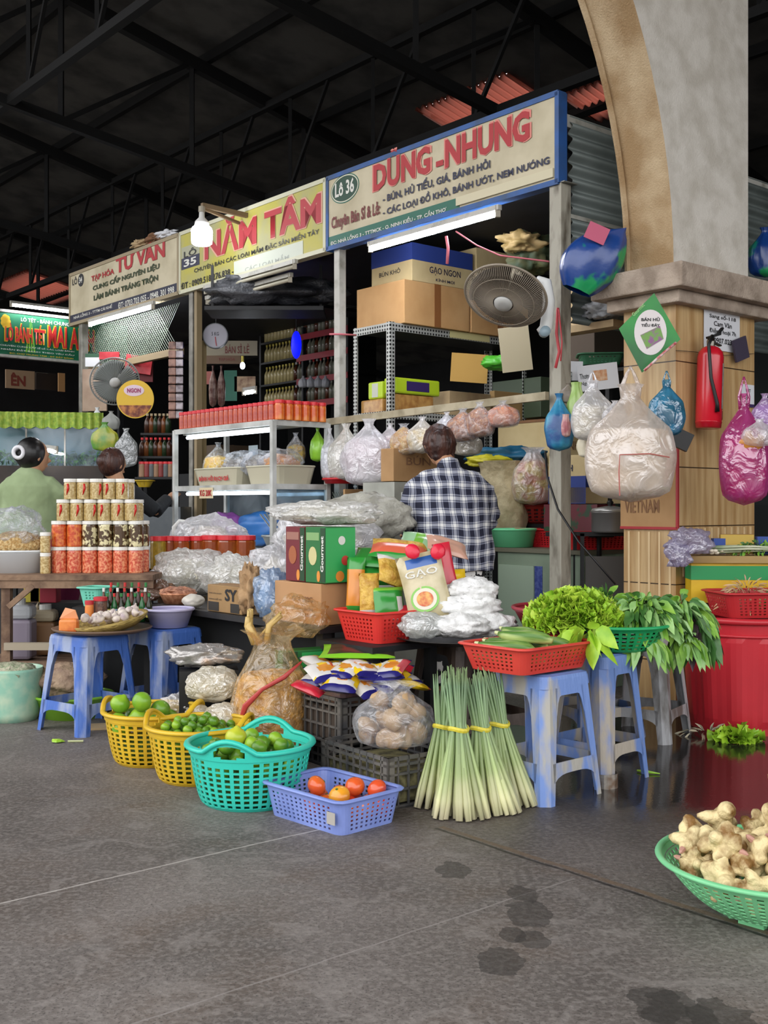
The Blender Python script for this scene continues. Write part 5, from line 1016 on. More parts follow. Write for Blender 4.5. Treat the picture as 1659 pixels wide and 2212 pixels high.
# printed boxes: kraft box below, three standing noodle boxes on it
def bx(px, dv, dz=0): return tp_(px, dv, dz)
kb = carton('cardboard_box', 'tan kraft carton under the green and maroon noodle boxes', bx(693, .02), RZ, .36, .26, .185, mat('kraft_carton', 'b58a60', .8, c2='a57c54', scale=4), words=(('GÓI 500G', card2, 'L', -.22, -.06, .10, .13), ('THÀNH PHẦN', card2, 'L', -.22, -.06, .06, .08), ('72% GẠO', card2, 'L', -.12, -.04, .03, .05)))
bgrn = mat('green_box_print', '1f6b33', .45); bgl = mat('bright_green_box', '2fa255', .45); bmar = mat('maroon_box_print', '6e1a24', .45); crm = mat('cream_print', 'c9c08a', .5); orp = mat('orange_print', 'd98a34', .5); redp = mat('red_print', 'c23a30', .5)
kz = BT + .19
def gbox(label, du, w_, m, side, n=0):
    u_ = onv(693, 0, va + .02)[0]; t = thing('noodle_box', label, 'box', W(u_ + .02 - du, va + .03, kz), RZ); h = .25
    MB().box(-w_, 0, 0, .17, 0, h).build('box_body', m, t, bev=.003); MB().box(-.036, -.001, -.0015, .001, .004, h - .004).build('spine_panel', side, t)
    text('Gourmet', inkwht, t, 0, .16, 0, .022, y=-.003, bold=.03).data.transform(Matrix.Translation((-.010, 0, .05)) @ Matrix.Rotation(-pi / 2, 4, 'Y'))
    MB().prism([(-w_ * .62 + .03 * cos(a), .12 + .042 * sin(a)) for a in [k * pi / 8 for k in range(16)]], -.002, .0).build('printed_picture', crm if m is bgrn else mat('brown_print', 'a05a34'), t)
    MB().box(-w_ + .01, -.045, -.002, 0, .19, .225).build('printed_title', mat('muted_print', '9a6a5c') if m is bmar else mat('muted_green_print', '7fa66a'), t); MB().prism([(-.05 + .012 * cos(a), .03 + .025 * sin(a)) for a in [k * pi / 6 for k in range(12)]], -.002, 0).build('printed_fruit', orp, t)
    return t
t = gbox('green noodle box with bright green side, rightmost of the standing boxes', 0, .15, bgrn, mat('dark_green_spine', '14401f'))
MB().box(0, .0015, .002, .168, .004, .246).build('side_print', bgl, t); q = MB(); q.add([(.003, .09 + .02 * cos(a), .19 + .02 * sin(a)) for a in [k * pi / 8 for k in range(16)]], [tuple(range(16))]); q.build('round_logo', inkwht, t); q = MB(); q.add([(.003, .11 + .022 * cos(a), .10 + .022 * sin(a)) for a in [k * pi / 8 for k in range(16)]], [tuple(range(16))]); q.build('printed_tomato', redp, t); q = MB(); q.add([(.003, .08 + .024 * cos(a), .03 + .024 * sin(a)) for a in [k * pi / 8 for k in range(16)]], [tuple(range(16))]); q.build('printed_fruit', orp, t)
gbox('maroon noodle box at the left of the standing boxes', .155, .15, bmar, mat('dark_green_spine', ''))
crumple('plastic_bag', 'big crumpled clear bag of white noodles lying on the printed boxes', W(uvz(bx(712, .2))[0], va + .18, kz + .255), (.27, .13, .055), film('foggy_carrier_film', ''), 41, rz=RZ + .5, amp=.35, inner=wn_, ir=.8)
crumple('plastic_bag', 'grey clear bag piled at the back behind the printed boxes', W(uvz(bx(700, .6))[0], va + .60, BT + .22), (.28, .15, .15), film('white_carrier_film', ''), 42, rz=RZ + .6, amp=.3, inner=wn_, ir=.75)
crumple('plastic_bag', 'pale empty bag at the back right of the pile beside the woman', W(uvz(bx(740, .7))[0], va + .85, BT + .34), (.25, .13, .13), mat('pale_grey_bag', 'a9a79c', .35, c2='8b897e', scale=10, bump=.5), 43, rz=RZ + .6, amp=.3)
t = thing('round_pan', 'round black pan leaning behind the plastic bags', 'pan', tp_(735, .75, .36) + Vector((0, .25, 0)), 0, rot=(R(68), 0, R(-10))); MB().lathe([(.02, 0), (.12, .0), (.14, .025), (.136, .025), (.11, .008)], 32).build('pan_dish', mat('black_lacquer_pan', '0d0d0f', .2), t, smooth=True)
# red tray of noodle packets, on a dark stand beside the boxes
dst = thing('dark_stand', 'dark stand under the red tray of noodle packets', 'stand', W(-3.91, 2.90, 0), RZ); MB().box(0, .38, 0, .38, .475, .50).build('stand_top', darkm, dst); [MB().box(x, x + .04, y, y + .04, 0, .475).build('leg', darkm, dst) for x in (.01, .33) for y in (.01, .33)]
pz = W(-3.72, 3.08, .502); tray('plastic_tray', 'red plastic tray under the noodle packets beside the kraft carton', pz, R(-50), mat('bright_red_plastic', 'd6352f', .38), .30, .24, .13, taper=.03, nz=6)
pkn = mat('noodle_block', 'd9b24e', .45, c2='b98a34', scale=30, bump=.6, bscale=40); pkg = mat('green_foil', '2c8f33', .3, coat=.5); pkg2 = mat('lime_foil', '76b83a', .3, coat=.5); pkr = mat('red_foil', 'c4283a', .3, coat=.5); pkw = mat('white_foil', 'd8d4cf', .3, coat=.5); pky = mat('yellow_foil', 'e8c21c', .3, coat=.5); pkb = mat('blue_foil', '2d5ea8', .3, coat=.5); pko = mat('orange_foil', 'd98a2c', .3, coat=.5); pkp = mat('pink_tan_foil', 'c99b86', .3, coat=.5); pkc = mat('clear_pack', 'c9bd98', .25, c2='b8ab84', scale=20, coat=.6); nvy = mat('navy_foil', '231f6a', .3, coat=.5)
def pk(label, px, py, D, rot, w_, h_, th, mats, pat, words=None, cat='packet', name='noodle_packet', group=None): return pouch(name, label, at(px, py, D), rot, w_, h_, th, mats, pat, group, cat, words=words)
sp = lambda a, b: (lambda u, v: 1 if v > a else (2 if v < b else 0))
pk('green-topped packet of orange noodles standing at the left of the red tray', 768, 1265, 4.92, (R(84), 0, R(-15)), .085, .25, .05, [pko, pkg, pkg], sp(.72, .1))
pk('clear packet of round yellow noodle nests in the red tray', 798, 1285, 4.84, (R(80), 0, R(8)), .09, .19, .07, [pkn, pkn, pkw], sp(.9, .1))
pk('green and white snack packet at the front of the red tray', 840, 1300, 4.83, (R(72), 0, R(25)), .15, .13, .05, [pkg, pkw, pkg2], lambda u, v: 1 if abs(u - .75) < .15 and v < .6 else (2 if v > .8 else 0))
pk('packet of curled yellow noodles lying above the tray', 858, 1238, 4.92, (R(60), R(18), R(35)), .22, .14, .07, [pkn, pkw, pkn], sp(.75, -.1))
pk('tall clear rice-noodle packet with blue label and red ribbon in front of the woman', 918, 1268, 4.80, (R(78), R(-14), R(-4)), .20, .30, .06, [pkc, pkb, pkc], lambda u, v: 1 if .72 < v < .86 and .12 < u < .85 else 0, words=('GẠO', inkwht))
rp = [o for o in C.objects if o.get('label', '').startswith('tall clear rice-noodle')][0]
for nm, m_, rr_, z_ in (('green_ring', pkg2, .062, .031), ('picture_plate', mat('plate_print', 'dcd6c4'), .052, .033), ('food_print', mat('noodle_food_print', 'c85a34', .4, c2='e0b060', scale=40), .036, .035)): MB().slab([(rr_ * cos(a) - .01, rr_ * .9 * sin(a) - .055) for a in [k * pi / 12 for k in range(24)]], z_ - .012, z_).build(nm, m_, rp)
o_ = at(918, 1196, 4.80)
for k, s_ in enumerate((-1, 1)): t = thing('ribbon_bow', 'bright red ribbon loop on the rice-noodle packet, %s one' % ('left', 'right')[k], 'ribbon', o_ + Vector((s_ * .055 - .0, -.02, .01)), 0, rot=(R(80), s_ * R(25), 0)); MB().ell((0, 0, 0), (.032, .035, .012), 12, 8, .2, 3, k).build('ribbon_loop', mat('ribbon_red', 'd8203c', .3), t, smooth=True)
MB_ = MB(); MB_.prism([(.06 * cos(a) * 1.1, -.055 + .055 * sin(a)) for a in [k * pi / 10 for k in range(20)]], -.037, -.032)
pk('green-edged packet lying across the top of the pile', 815, 1205, 5.0, (R(25), R(4), R(-12)), .22, .17, .04, [pkg, pkg2, pkg], sp(.8, .1))
pk('red-printed packet of noodles on top of the pile', 862, 1188, 4.98, (R(28), R(6), R(-6)), .26, .16, .05, [mat('salmon_foil', 'd9674a', .3, coat=.5), pkn, pkg], sp(.6, .12))
pk('green and white packet at the top of the pile beside the woman', 915, 1174, 5.06, (R(30), R(10), R(-10)), .22, .14, .05, [mat('mint_foil', '9cc79a', .3, coat=.5), pkg2, pkp], lambda u, v: 1 if .2 < u < .5 else (2 if u > .75 else 0))
pk('pinkish tan packet at the upper right of the pile', 965, 1180, 5.0, (R(35), R(16), R(14)), .2, .12, .04, [pkp, pkw, pkp], sp(.85, .1))
pk('green packet tucked below the green-edged packet', 812, 1238, 4.96, (R(60), 0, R(10)), .14, .12, .04, [pkg, pkg2, pkg], sp(.8, .1))
pk('bright yellow packet peeking out at the right of the pile', 975, 1255, 4.98, (R(70), 0, R(25)), .16, .11, .04, [pky, pky, pkr], sp(.8, .15))
pk('red packet edge behind the rice-noodle packet', 962, 1225, 4.92, (R(78), R(-10), R(5)), .08, .22, .03, [pkr, pkr, pkw], sp(.8, .1))
pk('dark red packet squeezed at the bottom of the pile', 880, 1322, 4.84, (R(40), 0, R(20)), .16, .08, .03, [pkr, pkr, pkw], sp(.8, .1))
# snacks on the upper crate
snp = [pkw, pko, nvy, pky, pkr]
spat = lambda k: (lambda u, v: 2 if v > .88 or v < .08 + .03 * (k % 2) else (1 if (u - .5) ** 2 + (v - .45) ** 2 < .055 else (3 if (u + v * .7 + k * .37) % 1 < .22 else (4 if k % 3 == 0 and u > .75 else 0))))
lst = [(690, 1452, -35), (742, 1447, 10), (800, 1440, 25), (850, 1452, -15), (715, 1478, 30), (765, 1475, -25), (815, 1470, 15), (862, 1470, 40), (740, 1496, -10), (790, 1490, 35), (835, 1486, -30), (700, 1435, 60), (765, 1428, -8)]
sb = MB(); sb.box(-.16, .16, -.24, .24, .145, .225); o = sb.build('snack_layer', mat('snack_underlayer', '8a6a50', .5, c2='4a3a60', scale=14), None, bev=.03, loc=cpu, rot=(0, 0, R(36))); tag(o, 'lower layer of snack packets filling the upper black crate', 'packets', kind='stuff')
w9 = ('leftmost', 'left back', 'middle back', 'right back', 'left front', 'centre', 'right of centre', 'right end', 'front left', 'front centre', 'front right', 'back left corner', 'back centre')
for k, (px, py, a) in enumerate(lst):
    D_ = 4.40 + (1500 - py) * .004; q = at(px, py, D_); q.z = .36 + .014 * (k % 3) + (1500 - py) * .0004
    pouch('snack_packet', 'white and yellow snack packet with navy ends on the upper crate, %s' % w9[k], q, (R(18), R(6 * ((k % 3) - 1)), R(a)), .145, .185, .05, snp, spat(k), None, 'snack packet')
for k, (px, py, a) in enumerate(((700, 1440, 20), (750, 1432, -30), (800, 1428, 15), (845, 1438, -20), (730, 1462, -15), (785, 1458, 30), (835, 1456, 5))):
    q = at(px, py, 4.46); q.z = .415 + .012 * (k % 2); pouch('snack_packet', 'upper layer snack packet with yellow noodles print on the crate heap, %s' % ('far left', 'back left', 'back middle', 'back right', 'near left', 'near middle', 'near right')[k], q, (R(14), R(8 * ((k % 3) - 1)), R(a)), .13, .17, .045, snp, spat(k + 3), None, 'snack packet')
q = at(888, 1478, 4.42); q.z = .375; pouch('snack_packet', 'yellow and red packet sticking out at the right end of the upper crate', q, (R(10), R(14), R(62)), .09, .15, .03, [pky, pkr, pkr, pky, pky], lambda u, v: 1 if u > .6 else 0, None, 'snack packet')
q = at(665, 1485, 4.40); q.z = .36; pouch('snack_packet', 'red packet at the left corner of the upper crate', q, (R(20), R(-10), R(70)), .07, .13, .03, [pkr, pkw, nvy, pky, pkr], lambda u, v: 0, None, 'snack packet')
q = at(775, 1402, 4.66); q.z = .475; t = pouch('food_pouch', 'dark pouch with lime green edge and food picture lying on the snack packets', q, (R(9), 0, R(-4)), .32, .20, .03, [mat('dark_pouch', '2c2a22', .3, coat=.5), mat('lime_edge', '7fc02c', .3), mat('food_print', 'b98a5c', .4, c2='d9b88a', scale=12)], lambda u, v: 1 if v < .12 or u < .06 else (2 if (u - .6) ** 2 * 2 + (v - .68) ** 2 < .06 else 0))
t = thing('noodle_box', 'green noodle box standing at the left behind the snack packets', 'box', (at(610, 0, 4.75).x, 4.76, .235), R(28)); t.location.z = .26
MB().box(0, .38, 0, .09, 0, .20).build('box_body', bgrn, t, bev=.003); MB().box(.001, .07, -.0015, 0, .004, .196).build('spine_panel', mat('dark_green_spine', ''), t); text('Gourmet', inkwht, t, 0, .13, 0, .022, y=-.003, bold=.03).data.transform(Matrix.Translation((.045, 0, .03)) @ Matrix.Rotation(-pi / 2, 4, 'Y'))
MB().box(.09, .30, -.0015, 0, .10, .19).build('printed_panel', bgl, t)
t = thing('wooden_box', 'dark low box under the green noodle box behind the crate', 'box', (at(640, 0, 4.84).x, 4.84, 0), R(28)); MB().box(-.1, .30, -.12, .1, 0, .258).build('box_body', darkm, t)
# floor bags at the left of the crates
def fb(lab, px, py, D, r3, m, sd, **k): q = at(px, py, D); q.z = k.pop('z', 0); return crumple('plastic_bag', lab, q, r3, m, sd, **k)
mb_ = film('milk_film', (.97, .95, .89), .08, bscale=30); wr = mat('white_rice_cake', 'd9d2bd', .5)
fb('round milky bag at the lower left of the floor bags', 432, 1540, 4.72, (.07, .07, .055), mb_, 51, inner=wr, ir=.9, amp=.15, z=.125)
fb('big round milky bag right beside the noodle sack', 482, 1530, 4.66, (.088, .08, .065), mb_, 52, inner=wr, ir=.9, amp=.15, z=.125)
fb('large milky bag on top of the round bags', 462, 1480, 4.82, (.12, .1, .075), mb_, 53, inner=wr, ir=.9, amp=.2, z=.235)
fb('small grey crumpled bag at the left of the floor bags', 392, 1500, 4.95, (.07, .06, .05), film('white_carrier_film', ''), 54, amp=.4, z=.15)
fb('silvery bag with orange print on top of the floor bags', 440, 1430, 5.0, (.15, .10, .05), mat('silver_film_bag', 'a9a6a2', .25, .5, c2='b98a5c', scale=6, bump=.7, bscale=16, pos=(.6, .75)), 55, amp=.35, z=.36)
t = thing('plastic_box', 'dark box under the floor bags of rice cakes', 'box', (at(450, 0, 4.85).x, 4.93, 0), R(10)); MB().box(-.16, .14, -.22, .12, 0, .12).build('box_body', darkm, t); MB().box(-.14, .12, -.02, .12, .12, .355).build('box_top', darkm, t)
nm = mat('fried_noodle_cake', 'd6b880', .5, c2='a5814f', scale=26, bump=1, bscale=40)
vcf = film('golden_clear_film', (.95, .88, .74), .72, bscale=16, bump=1)
q = at(585, 1560, 4.62); bag('plastic_bag', 'tall clear sack of golden noodle cakes with red print on the floor', (q.x, 4.72, 0.0), .36, .30, .56, vcf, nm, fill=.68, seed=9, neck=.42, fold=.05, rz=.5)
t = thing('red_ribbon', 'red printed stripe crossing the tall sack of noodle cakes', 'strip', (q.x, 4.72, 0)); MB().tube([(-.13, -.13, .17), (-.10, -.150, .26), (-.03, -.160, .33), (.06, -.155, .38), (.13, -.12, .44)], [.006, .013, .008, .010, .004], 6, sq=.3).build('stripe', mat('faded_red_print', 'b5403c', .4), t, smooth=True)
q = at(640, 1330, 4.86); crumple('plastic_bag', 'puffed clear top bag behind the tall sack below the printed boxes', (q.x, 4.93, .50), (.13, .10, .09), film('golden_clear_film', ''), 58, amp=.3)
S = MB(); [S.tube([(.03 * cos(k), .02 * sin(k), 0), (.06 * cos(k * 2.1) - .02, .03 * sin(k), .08), (.09 * cos(k * 2.1), .03 * sin(k * 1.7), .13 + .02 * sin(k))], [.012, .014, .010], 6, sq=.5) for k in range(13)]; t = thing('yuba_sticks', 'pale yellow dried tofu sticks poking out of the tall sack', 'dried sticks', (at(560, 0, 4.75).x, 4.78, .49)); S.build('sticks', mat('yuba', 'd2b676', .5, c2='b6954f', scale=8), t, smooth=True)
# ================================================================ STALL 36: SHELVING, CARTONS, FAN, HANGING BAGS
angle = bpy.data.materials.new('slotted_angle'); angle.use_nodes = True
def dots():
    nt = angle.node_tree; L = nt.links.new; N = nt.nodes.new; b = nt.nodes['Principled BSDF']; t = N('ShaderNodeTexCoord'); v = N('ShaderNodeTexVoronoi'); v.inputs['Scale'].default_value = 38; v.inputs['Randomness'].default_value = 0; L(t.outputs['Object'], v.inputs['Vector']); r = N('ShaderNodeValToRGB'); L(v.outputs['Distance'], r.inputs[0]); e = r.color_ramp.elements; e[0].position = .30; e[0].color = lin('1c1d1d'); e[1].position = .34; e[1].color = lin('b4b6b2'); L(r.outputs[0], b.inputs['Base Color']); b.inputs['Roughness'].default_value = .4; b.inputs['Metallic'].default_value = .3
dots()
vs_ = 4.88; us = onv(843, 0, vs_)[0]; SH = thing('shelving_unit', 'slotted angle steel shelving unit under the stack of cartons', 'shelving', W(us, vs_, 0), RZ); SL, SW = .40, 1.35
for x in (-SL, 0):
    for y in (0, SW): S = MB(); S.box(*sorted((x, x + (.04 if x else -.04))), y - .002, y + .002, 0, 2.34); S.box(x - .002, x + .002, *sorted((y, y + (.04 if not y else -.04))), 0, 2.34); S.build('upright', angle, SH)
for z_ in (.45, .9, 1.30, 1.70, 2.30):
    MB().box(-SL, 0, 0, SW, z_, z_ + .006).build('shelf', mat('shelf_sheet', '3c3f40', .5, .4), SH); f = MB(); f.box(-SL, 0, -.003, 0, z_ - .02, z_ + .035); f.box(0, .003, 0, SW, z_ - .02, z_ + .035); f.build('shelf_rail', angle, SH)
def sp_(x, y, z): return W(us + x, vs_ + y, z)
t = thing('shelf_label', 'pale strip label stuck on the top shelf rail below the big carton', 'label', sp_(.005, .55, 2.285), RZ); MB().box(0, .002, 0, .40, 0, .05).build('label_strip', mat('pale_yellow_strip', 'c9c08a'), t)
bcar = mat('cream_carton', 'cdb98a', .75, c2='bfa97a', scale=4); navyb = mat('carton_navy_print', '2b3f86', .6)
carton('cardboard_box', 'large tan cardboard box with brown tape on the left of the top shelf', sp_(.03, .10, 2.337), RZ, .52, .62, .30, mat('tan_carton', 'c79c68', .75, c2='b98d5a', scale=4), tape=mat('brown_tape', '8a5a34', .3))
carton('cardboard_box', 'large tan cardboard box with shiny tape behind the wall fan', sp_(.03, .74, 2.337), RZ, .50, .60, .29, mat('tan_carton', ''), tape=mat('brown_tape', ''))
t = carton('cardboard_box', 'cream and blue printed box lying upside down on the big tan boxes', sp_(.02, .18, 2.64), RZ, .44, .58, .26, bcar, band=(navyb, .145, .2615), words=(('GẠO NGON', inknavy, 'R', .16, .46, .06, .12), ('BÚN KHÔ', inkblk, 'L', -.35, -.12, .07, .11), ('KÍNH MỜI', inknavy, 'R', .22, .40, .02, .045)))
t = carton('cardboard_box', 'tall cream box with red marks at the right behind the tube lamp', sp_(.02, .80, 2.64), RZ, .40, .46, .32, mat('cream_carton2', 'd3bd8c', .75, c2='c3ac7c', scale=4), words=(('FRAGILE', mat('faded_red', 'a8584a'), 'R', .15, .36, .12, .20), ('UP', mat('faded_red', ''), 'R', .18, .30, .03, .09)))
# packs on the shelf
gy = mat('lime_yellow_pack', 'b8d42c', .35); ppl = mat('purple_label', '3c2c66', .4); cbg = mat('clear_chip_bag', 'c99a58', .35, c2='a8743c', scale=20, coat=.6)
def boxy(name, lab, cat, x, y, z, lx, ly, h, m, extra=None):
    t = thing(name, lab, cat, sp_(x, y, z), RZ); MB().box(-lx, 0, 0, ly, 0, h).build('pack_body', m, t, bev=.012)
    if extra: MB().box(.0, .002, ly * .25, ly * .75, h * .2, h * .8).build('printed_label', extra, t); MB().box(-lx * .7, -lx * .3, -.002, 0, h * .1, h * .9).build('printed_label', extra, t)
    return t
boxy('chip_bag', 'bag of golden snacks at the left end of the middle shelf', 'snack bag', -.12, .03, 1.708, .24, .12, .12, cbg); boxy('chip_bag', 'bag of golden snacks right of the corner post', 'snack bag', -.03, .05, 1.708, .07, .38, .15, cbg)
boxy('snack_box', 'lime yellow box with white band above the left golden bag', 'box', -.13, .04, 1.83, .16, .1, .12, gy, mat('white_band', 'c9ccc0')); boxy('snack_box', 'lime yellow box with purple label above the golden bag', 'box', -.02, .06, 1.86, .12, .42, .11, gy, ppl)
carton('cardboard_box', 'brown carton with red print on the middle shelf', sp_(-.01, .56, 1.708), RZ, .3, .42, .2, card3, words=(('HỦ TIẾU', mat('faded_red', ''), 'R', .1, .32, .08, .15),))
def sheet(lab, px0, px1, py0, py1, D, m, tilt=6, name='cardboard_flap', th=.006, rz=0, words=None, roll=0):
    c_ = at((px0 + px1) / 2, py1, D); w_ = (px1 - px0) / 2400 * D; h_ = (py1 - py0) / 2400 * D; t = thing(name, lab, 'cardboard', c_, 0, rot=(R(-tilt), R(roll), R(rz))); MB().box(-w_ / 2, w_ / 2, 0, th, 0, h_).build('sheet', m, t, bev=.001); return t
sheet('upright ochre cardboard flap on the middle shelf', 972, 1052, 762, 826, 7.75, mat('ochre_card', 'b08a44', .8), 8, roll=4)
sheet('hanging pale beige card below the wall fan', 1086, 1152, 706, 802, 7.1, mat('pale_beige_card', 'bdb294', .8), -4, roll=-7)
carton('cardboard_box', 'open tan carton at the right of the middle shelf', W(onv(1068, 0, 5.9)[0], 5.9, 1.71), RZ, .05, .62, .23, mat('ochre_card2', 'ab8a58', .8)); 
t = thing('shelf_board', 'long board shelf behind the hanging bags on the right', 'shelf', W(us + .3, 5.88, 1.68), RZ); MB().box(-.3, .9, 0, .9, 0, .02).build('board', card2, t); MB().box(-.28, -.24, .3, .34, -1.68, 0).build('support', darkm, t); MB().box(.82, .86, .3, .34, -1.68, 0).build('support', darkm, t)
carton('cardboard_box', 'pale carton with blue stripe under the long board shelf', W(us + .62, 5.8, 1.38), RZ, .5, .5, .29, bcar, words=(('BÁNH', card2, 'R', .1, .3, .1, .18),)); t = thing('shelf_board', 'dark lower shelf below the pale carton', 'shelf', W(us + .3, 5.75, 1.33), RZ); MB().box(-.3, .9, 0, .9, 0, .03).build('board', darkm, t); MB().box(-.28, -.24, .3, .34, -1.33, 0).build('support', darkm, t); MB().box(.82, .86, .3, .34, -1.33, 0).build('support', darkm, t)
o = crumple('plastic_bag', 'bright green bag tucked on the shelf above the open carton', at(1080, 800, 7.5), (.12, .1, .05), mat('green_film', '4fae32', .4), 61, amp=.3)
crumple('plastic_bag', 'dark green bundle on the top shelf behind the fan', at(1150, 590, 7.2), (.16, .12, .12), mat('dark_green_bundle', '33432c', .7, c2='5a5a38', scale=12), 62, amp=.5); crumple('plastic_bag', 'crumpled tan bag on top of the green bundle', at(1128, 545, 7.1), (.12, .1, .06), mat('tan_bag', '9c8450', .6, c2='c9ae7a', scale=9), 63, amp=.6)
for i, (px, w_, lab) in enumerate(((1168, .25, 'dark wooden crate on a high shelf behind the fan bracket'),)): carton('cardboard_box', lab, W(onv(px, 0, 6.2)[0], 6.2, 1.75), RZ, .5, .5, .3, mat('dim_green_box', '4a5a44'))
# hanging rail
ur0, ur1 = onv(706, 0, SV - .05)[0], onv(1182, 0, SV - .05)[0]; zr0, zr1 = onv(706, 912, SV - .05)[1], onv(1182, 855, SV - .05)[1]
rail = thing('hanging_rail', 'pale wooden rail across the front of the stall with bags hung on it', 'rail', W(ur1, SV - .05, 0), RZ); b = MB(); b.bar((ur0 - ur1, 0, zr0), (0, 0, zr1), .03, .045); b.build('bar', mat('pale_rail', 'b0a68c', .7, c2='8c8268', scale=8), rail)
def hb(lab, px, py0, py1, w_, m, inner, fill=.55, seed=1, v=SV - .14, d_=None, lumps=0, hang=False, neck=.14, fold=.07):
    u_, z1 = onv(px, py0, v); _, z0 = onv(px, py1, v); return bag('plastic_bag', lab, W(u_, v, z0), w_, d_ or w_ * .7, z1 - z0, m, inner, fill, RZ, seed, neck, lumps=lumps, hang=hang, fold=fold)
snk = mat('golden_snack', 'c98f3c', .5, c2='e0b766', scale=30, bump=.8, bscale=50); chp = mat('red_brown_snack', 'a05a34', .5, c2='d99a66', scale=35, bump=.8, bscale=60); orn = mat('orange_shrimp', 'd27a4c', .5, c2='e2a078', scale=30, bump=.8)
hb('bright green packet hanging at the left end of the rail', 686, 925, 998, .13, mat('green_snack_film', '8dc634', .35, coat=.4), None, seed=2)
hb('narrow white bag hanging next to the green packet', 712, 925, 1040, .15, clear_film, paper, .6, 3); hb('big clear bag of folded bags on the rail', 748, 915, 1040, .29, milky_film, paper, .5, 4); hb('biggest bunch of clear bags with a pinkish label on the rail', 797, 905, 1052, .42, film('white_carrier_film', ''), mat('pinkish_white_mass', 'c9b9bd', .5, c2='e0dcdc', scale=7), .72, 5, SV - .22)
hb('small clear bag of pink labels behind the bunch', 843, 915, 985, .17, clear_film, mat('pink_content', 'c58a90', .5), .5, 6); hb('clear bag of golden crackers on the rail left of the woman', 872, 915, 985, .21, very_clear, snk, .8, 7, SV - .2, neck=.2); hb('clear bag of yellow and white snacks next to the golden crackers', 912, 900, 980, .22, clear_film, mat('yellow_white_snack', 'd9b84e', .5, c2='dad2b4', scale=20), .6, 8, SV - .18)
hb('clear bag of white cake above the woman', 965, 890, 950, .16, clear_film, paper, .5, 9); hb('clear bag of red-brown snacks on the rail above the woman', 1000, 882, 956, .24, very_clear, chp, .8, 10, SV - .18); hb('second clear bag of red-brown snacks beside the first', 1036, 868, 946, .21, very_clear, chp, .75, 11, SV - .18); hb('clear bag of orange dried shrimp at the right of the rail', 1086, 865, 925, .22, very_clear, orn, .7, 12)
hb('large pale foggy bag low on the rail behind the golden crackers', 862, 960, 1018, .27, milky_film, paper, .6, 13, SV - .06)
hb('pale cloudy bag behind the head of the woman', 1010, 930, 985, .2, milky_film, wn_, .6, 14, SV + .0)
# wall fan on the wooden post
fan = thing('wall_fan', 'dusty wall fan with dark blades tilted down on the wooden post', 'fan', at(1092, 640, 5.75)); fan.rotation_euler = Vector((-.28, -.53, -.80)).to_track_quat('Z', 'Y').to_euler()
cagem = mat('dusty_cage', '8f8474', .6); blm = mat('dusty_blades', '2e2722', .45, c2='4a4038', scale=9); fr = .215
S = MB(); S.tube([(fr * cos(a), fr * sin(a), 0) for a in [k * pi / 30 for k in range(60)]], .007, 6, closed=True)
for k in range(120):
    a = 2 * pi * k / 120
    for s_ in (1, -1): S.tube([(fr * cos(a), fr * sin(a), 0), (fr * .8 * cos(a), fr * .8 * sin(a), s_ * .035), (fr * .25 * cos(a), fr * .25 * sin(a), s_ * .055)], .0017, 4)
for rr_ in (.1, .16): S.tube([(rr_ * cos(a), rr_ * sin(a), .047) for a in [k * pi / 20 for k in range(40)]], .0018, 4, closed=True)
S.build('cage', cagem, fan)
def blades(fan_, m, n_=3, R0=.19):
    for k in range(n_):
        B = MB(); B.T = Matrix.Rotation(2 * pi * k / n_, 4, 'Z'); B.grid(lambda u, v: (lambda r_, a: (r_ * cos(a), r_ * sin(a), .018 * (u - .5) * 2))(.03 + (R0 - .03) * v, (u - .5) * (2.05 - .1 * v)), 8, 6); B.build('blade', m, fan_, smooth=True, solid=.002)
blades(fan, blm); MB().lathe([(.045, .03), (.05, .05), (.045, .066), (.02, .072)], 24).build('hub_badge', mat('silver_badge', 'b9b9b5', .4), fan, smooth=True)
MB().lathe([(.045, -.05), (.07, -.06), (.075, -.10), (.06, -.15), (.02, -.165)], 24).build('motor_housing', mat('yellowed_white', 'd3cbb4', .5), fan, smooth=True)
fb_ = thing('fan_bracket', 'white wall bracket of the dusty fan tied to the wooden post', 'fan bracket', at(1180, 650, 5.88)); MB().tube([(-.03, 0, -.17), (0, 0, -.14), (.015, 0, 0), (0, 0, .10), (-.04, .03, .12)], [.03, .036, .032, .028, .02], 10).build('bracket_body', mat('fan_white', 'd2d4d2', .4), fb_, smooth=True); MB().tube([(-.01, -.04, -.165), (-.01, .02, -.165)], .028, 14).build('pivot_knob', mat('fan_blue_grey', '8fa3ad', .4), fb_, smooth=True)
# pink ribbons
pkrb = mat('pink_nylon', 'd4717e', .5)
def cord(lab, pts, m, r_=.006, name='pink_ribbon', cat='ribbon'): t = thing(name, lab, cat, Vector(pts[0])); MB().tube([Vector(p) - Vector(pts[0]) for p in pts], r_, 6, sq=.6).build('strand', m, t, smooth=True)
cord('pink ribbon dangling under the bright tube lamp', [at(964, 510, 6.6), at(968, 535, 6.6), at(966, 570, 6.6)], pkrb, .009); cord('pink ribbon slanting from the tube lamp to the wooden post', [at(985, 500, 6.55), at(1030, 530, 6.5), at(1080, 552, 6.4), at(1186, 565, 6.2)], pkrb, .008)
cord('pink tie around the steel post and shelving upright', [at(712, 722, 7.62), at(735, 722, 7.6), at(768, 724, 7.72)], pkrb, .012); cord('red string hanging down the wooden post by the fan', [at(1205, 665, 6.0), at(1202, 720, 6.0), at(1208, 760, 6.0), at(1200, 795, 6.0)], mat('red_string', 'c4484e'), .008); cord('second red string looping beside the wooden post', [at(1207, 668, 5.98), at(1214, 740, 5.98), at(1211, 780, 5.98)], mat('red_string', ''), .004)
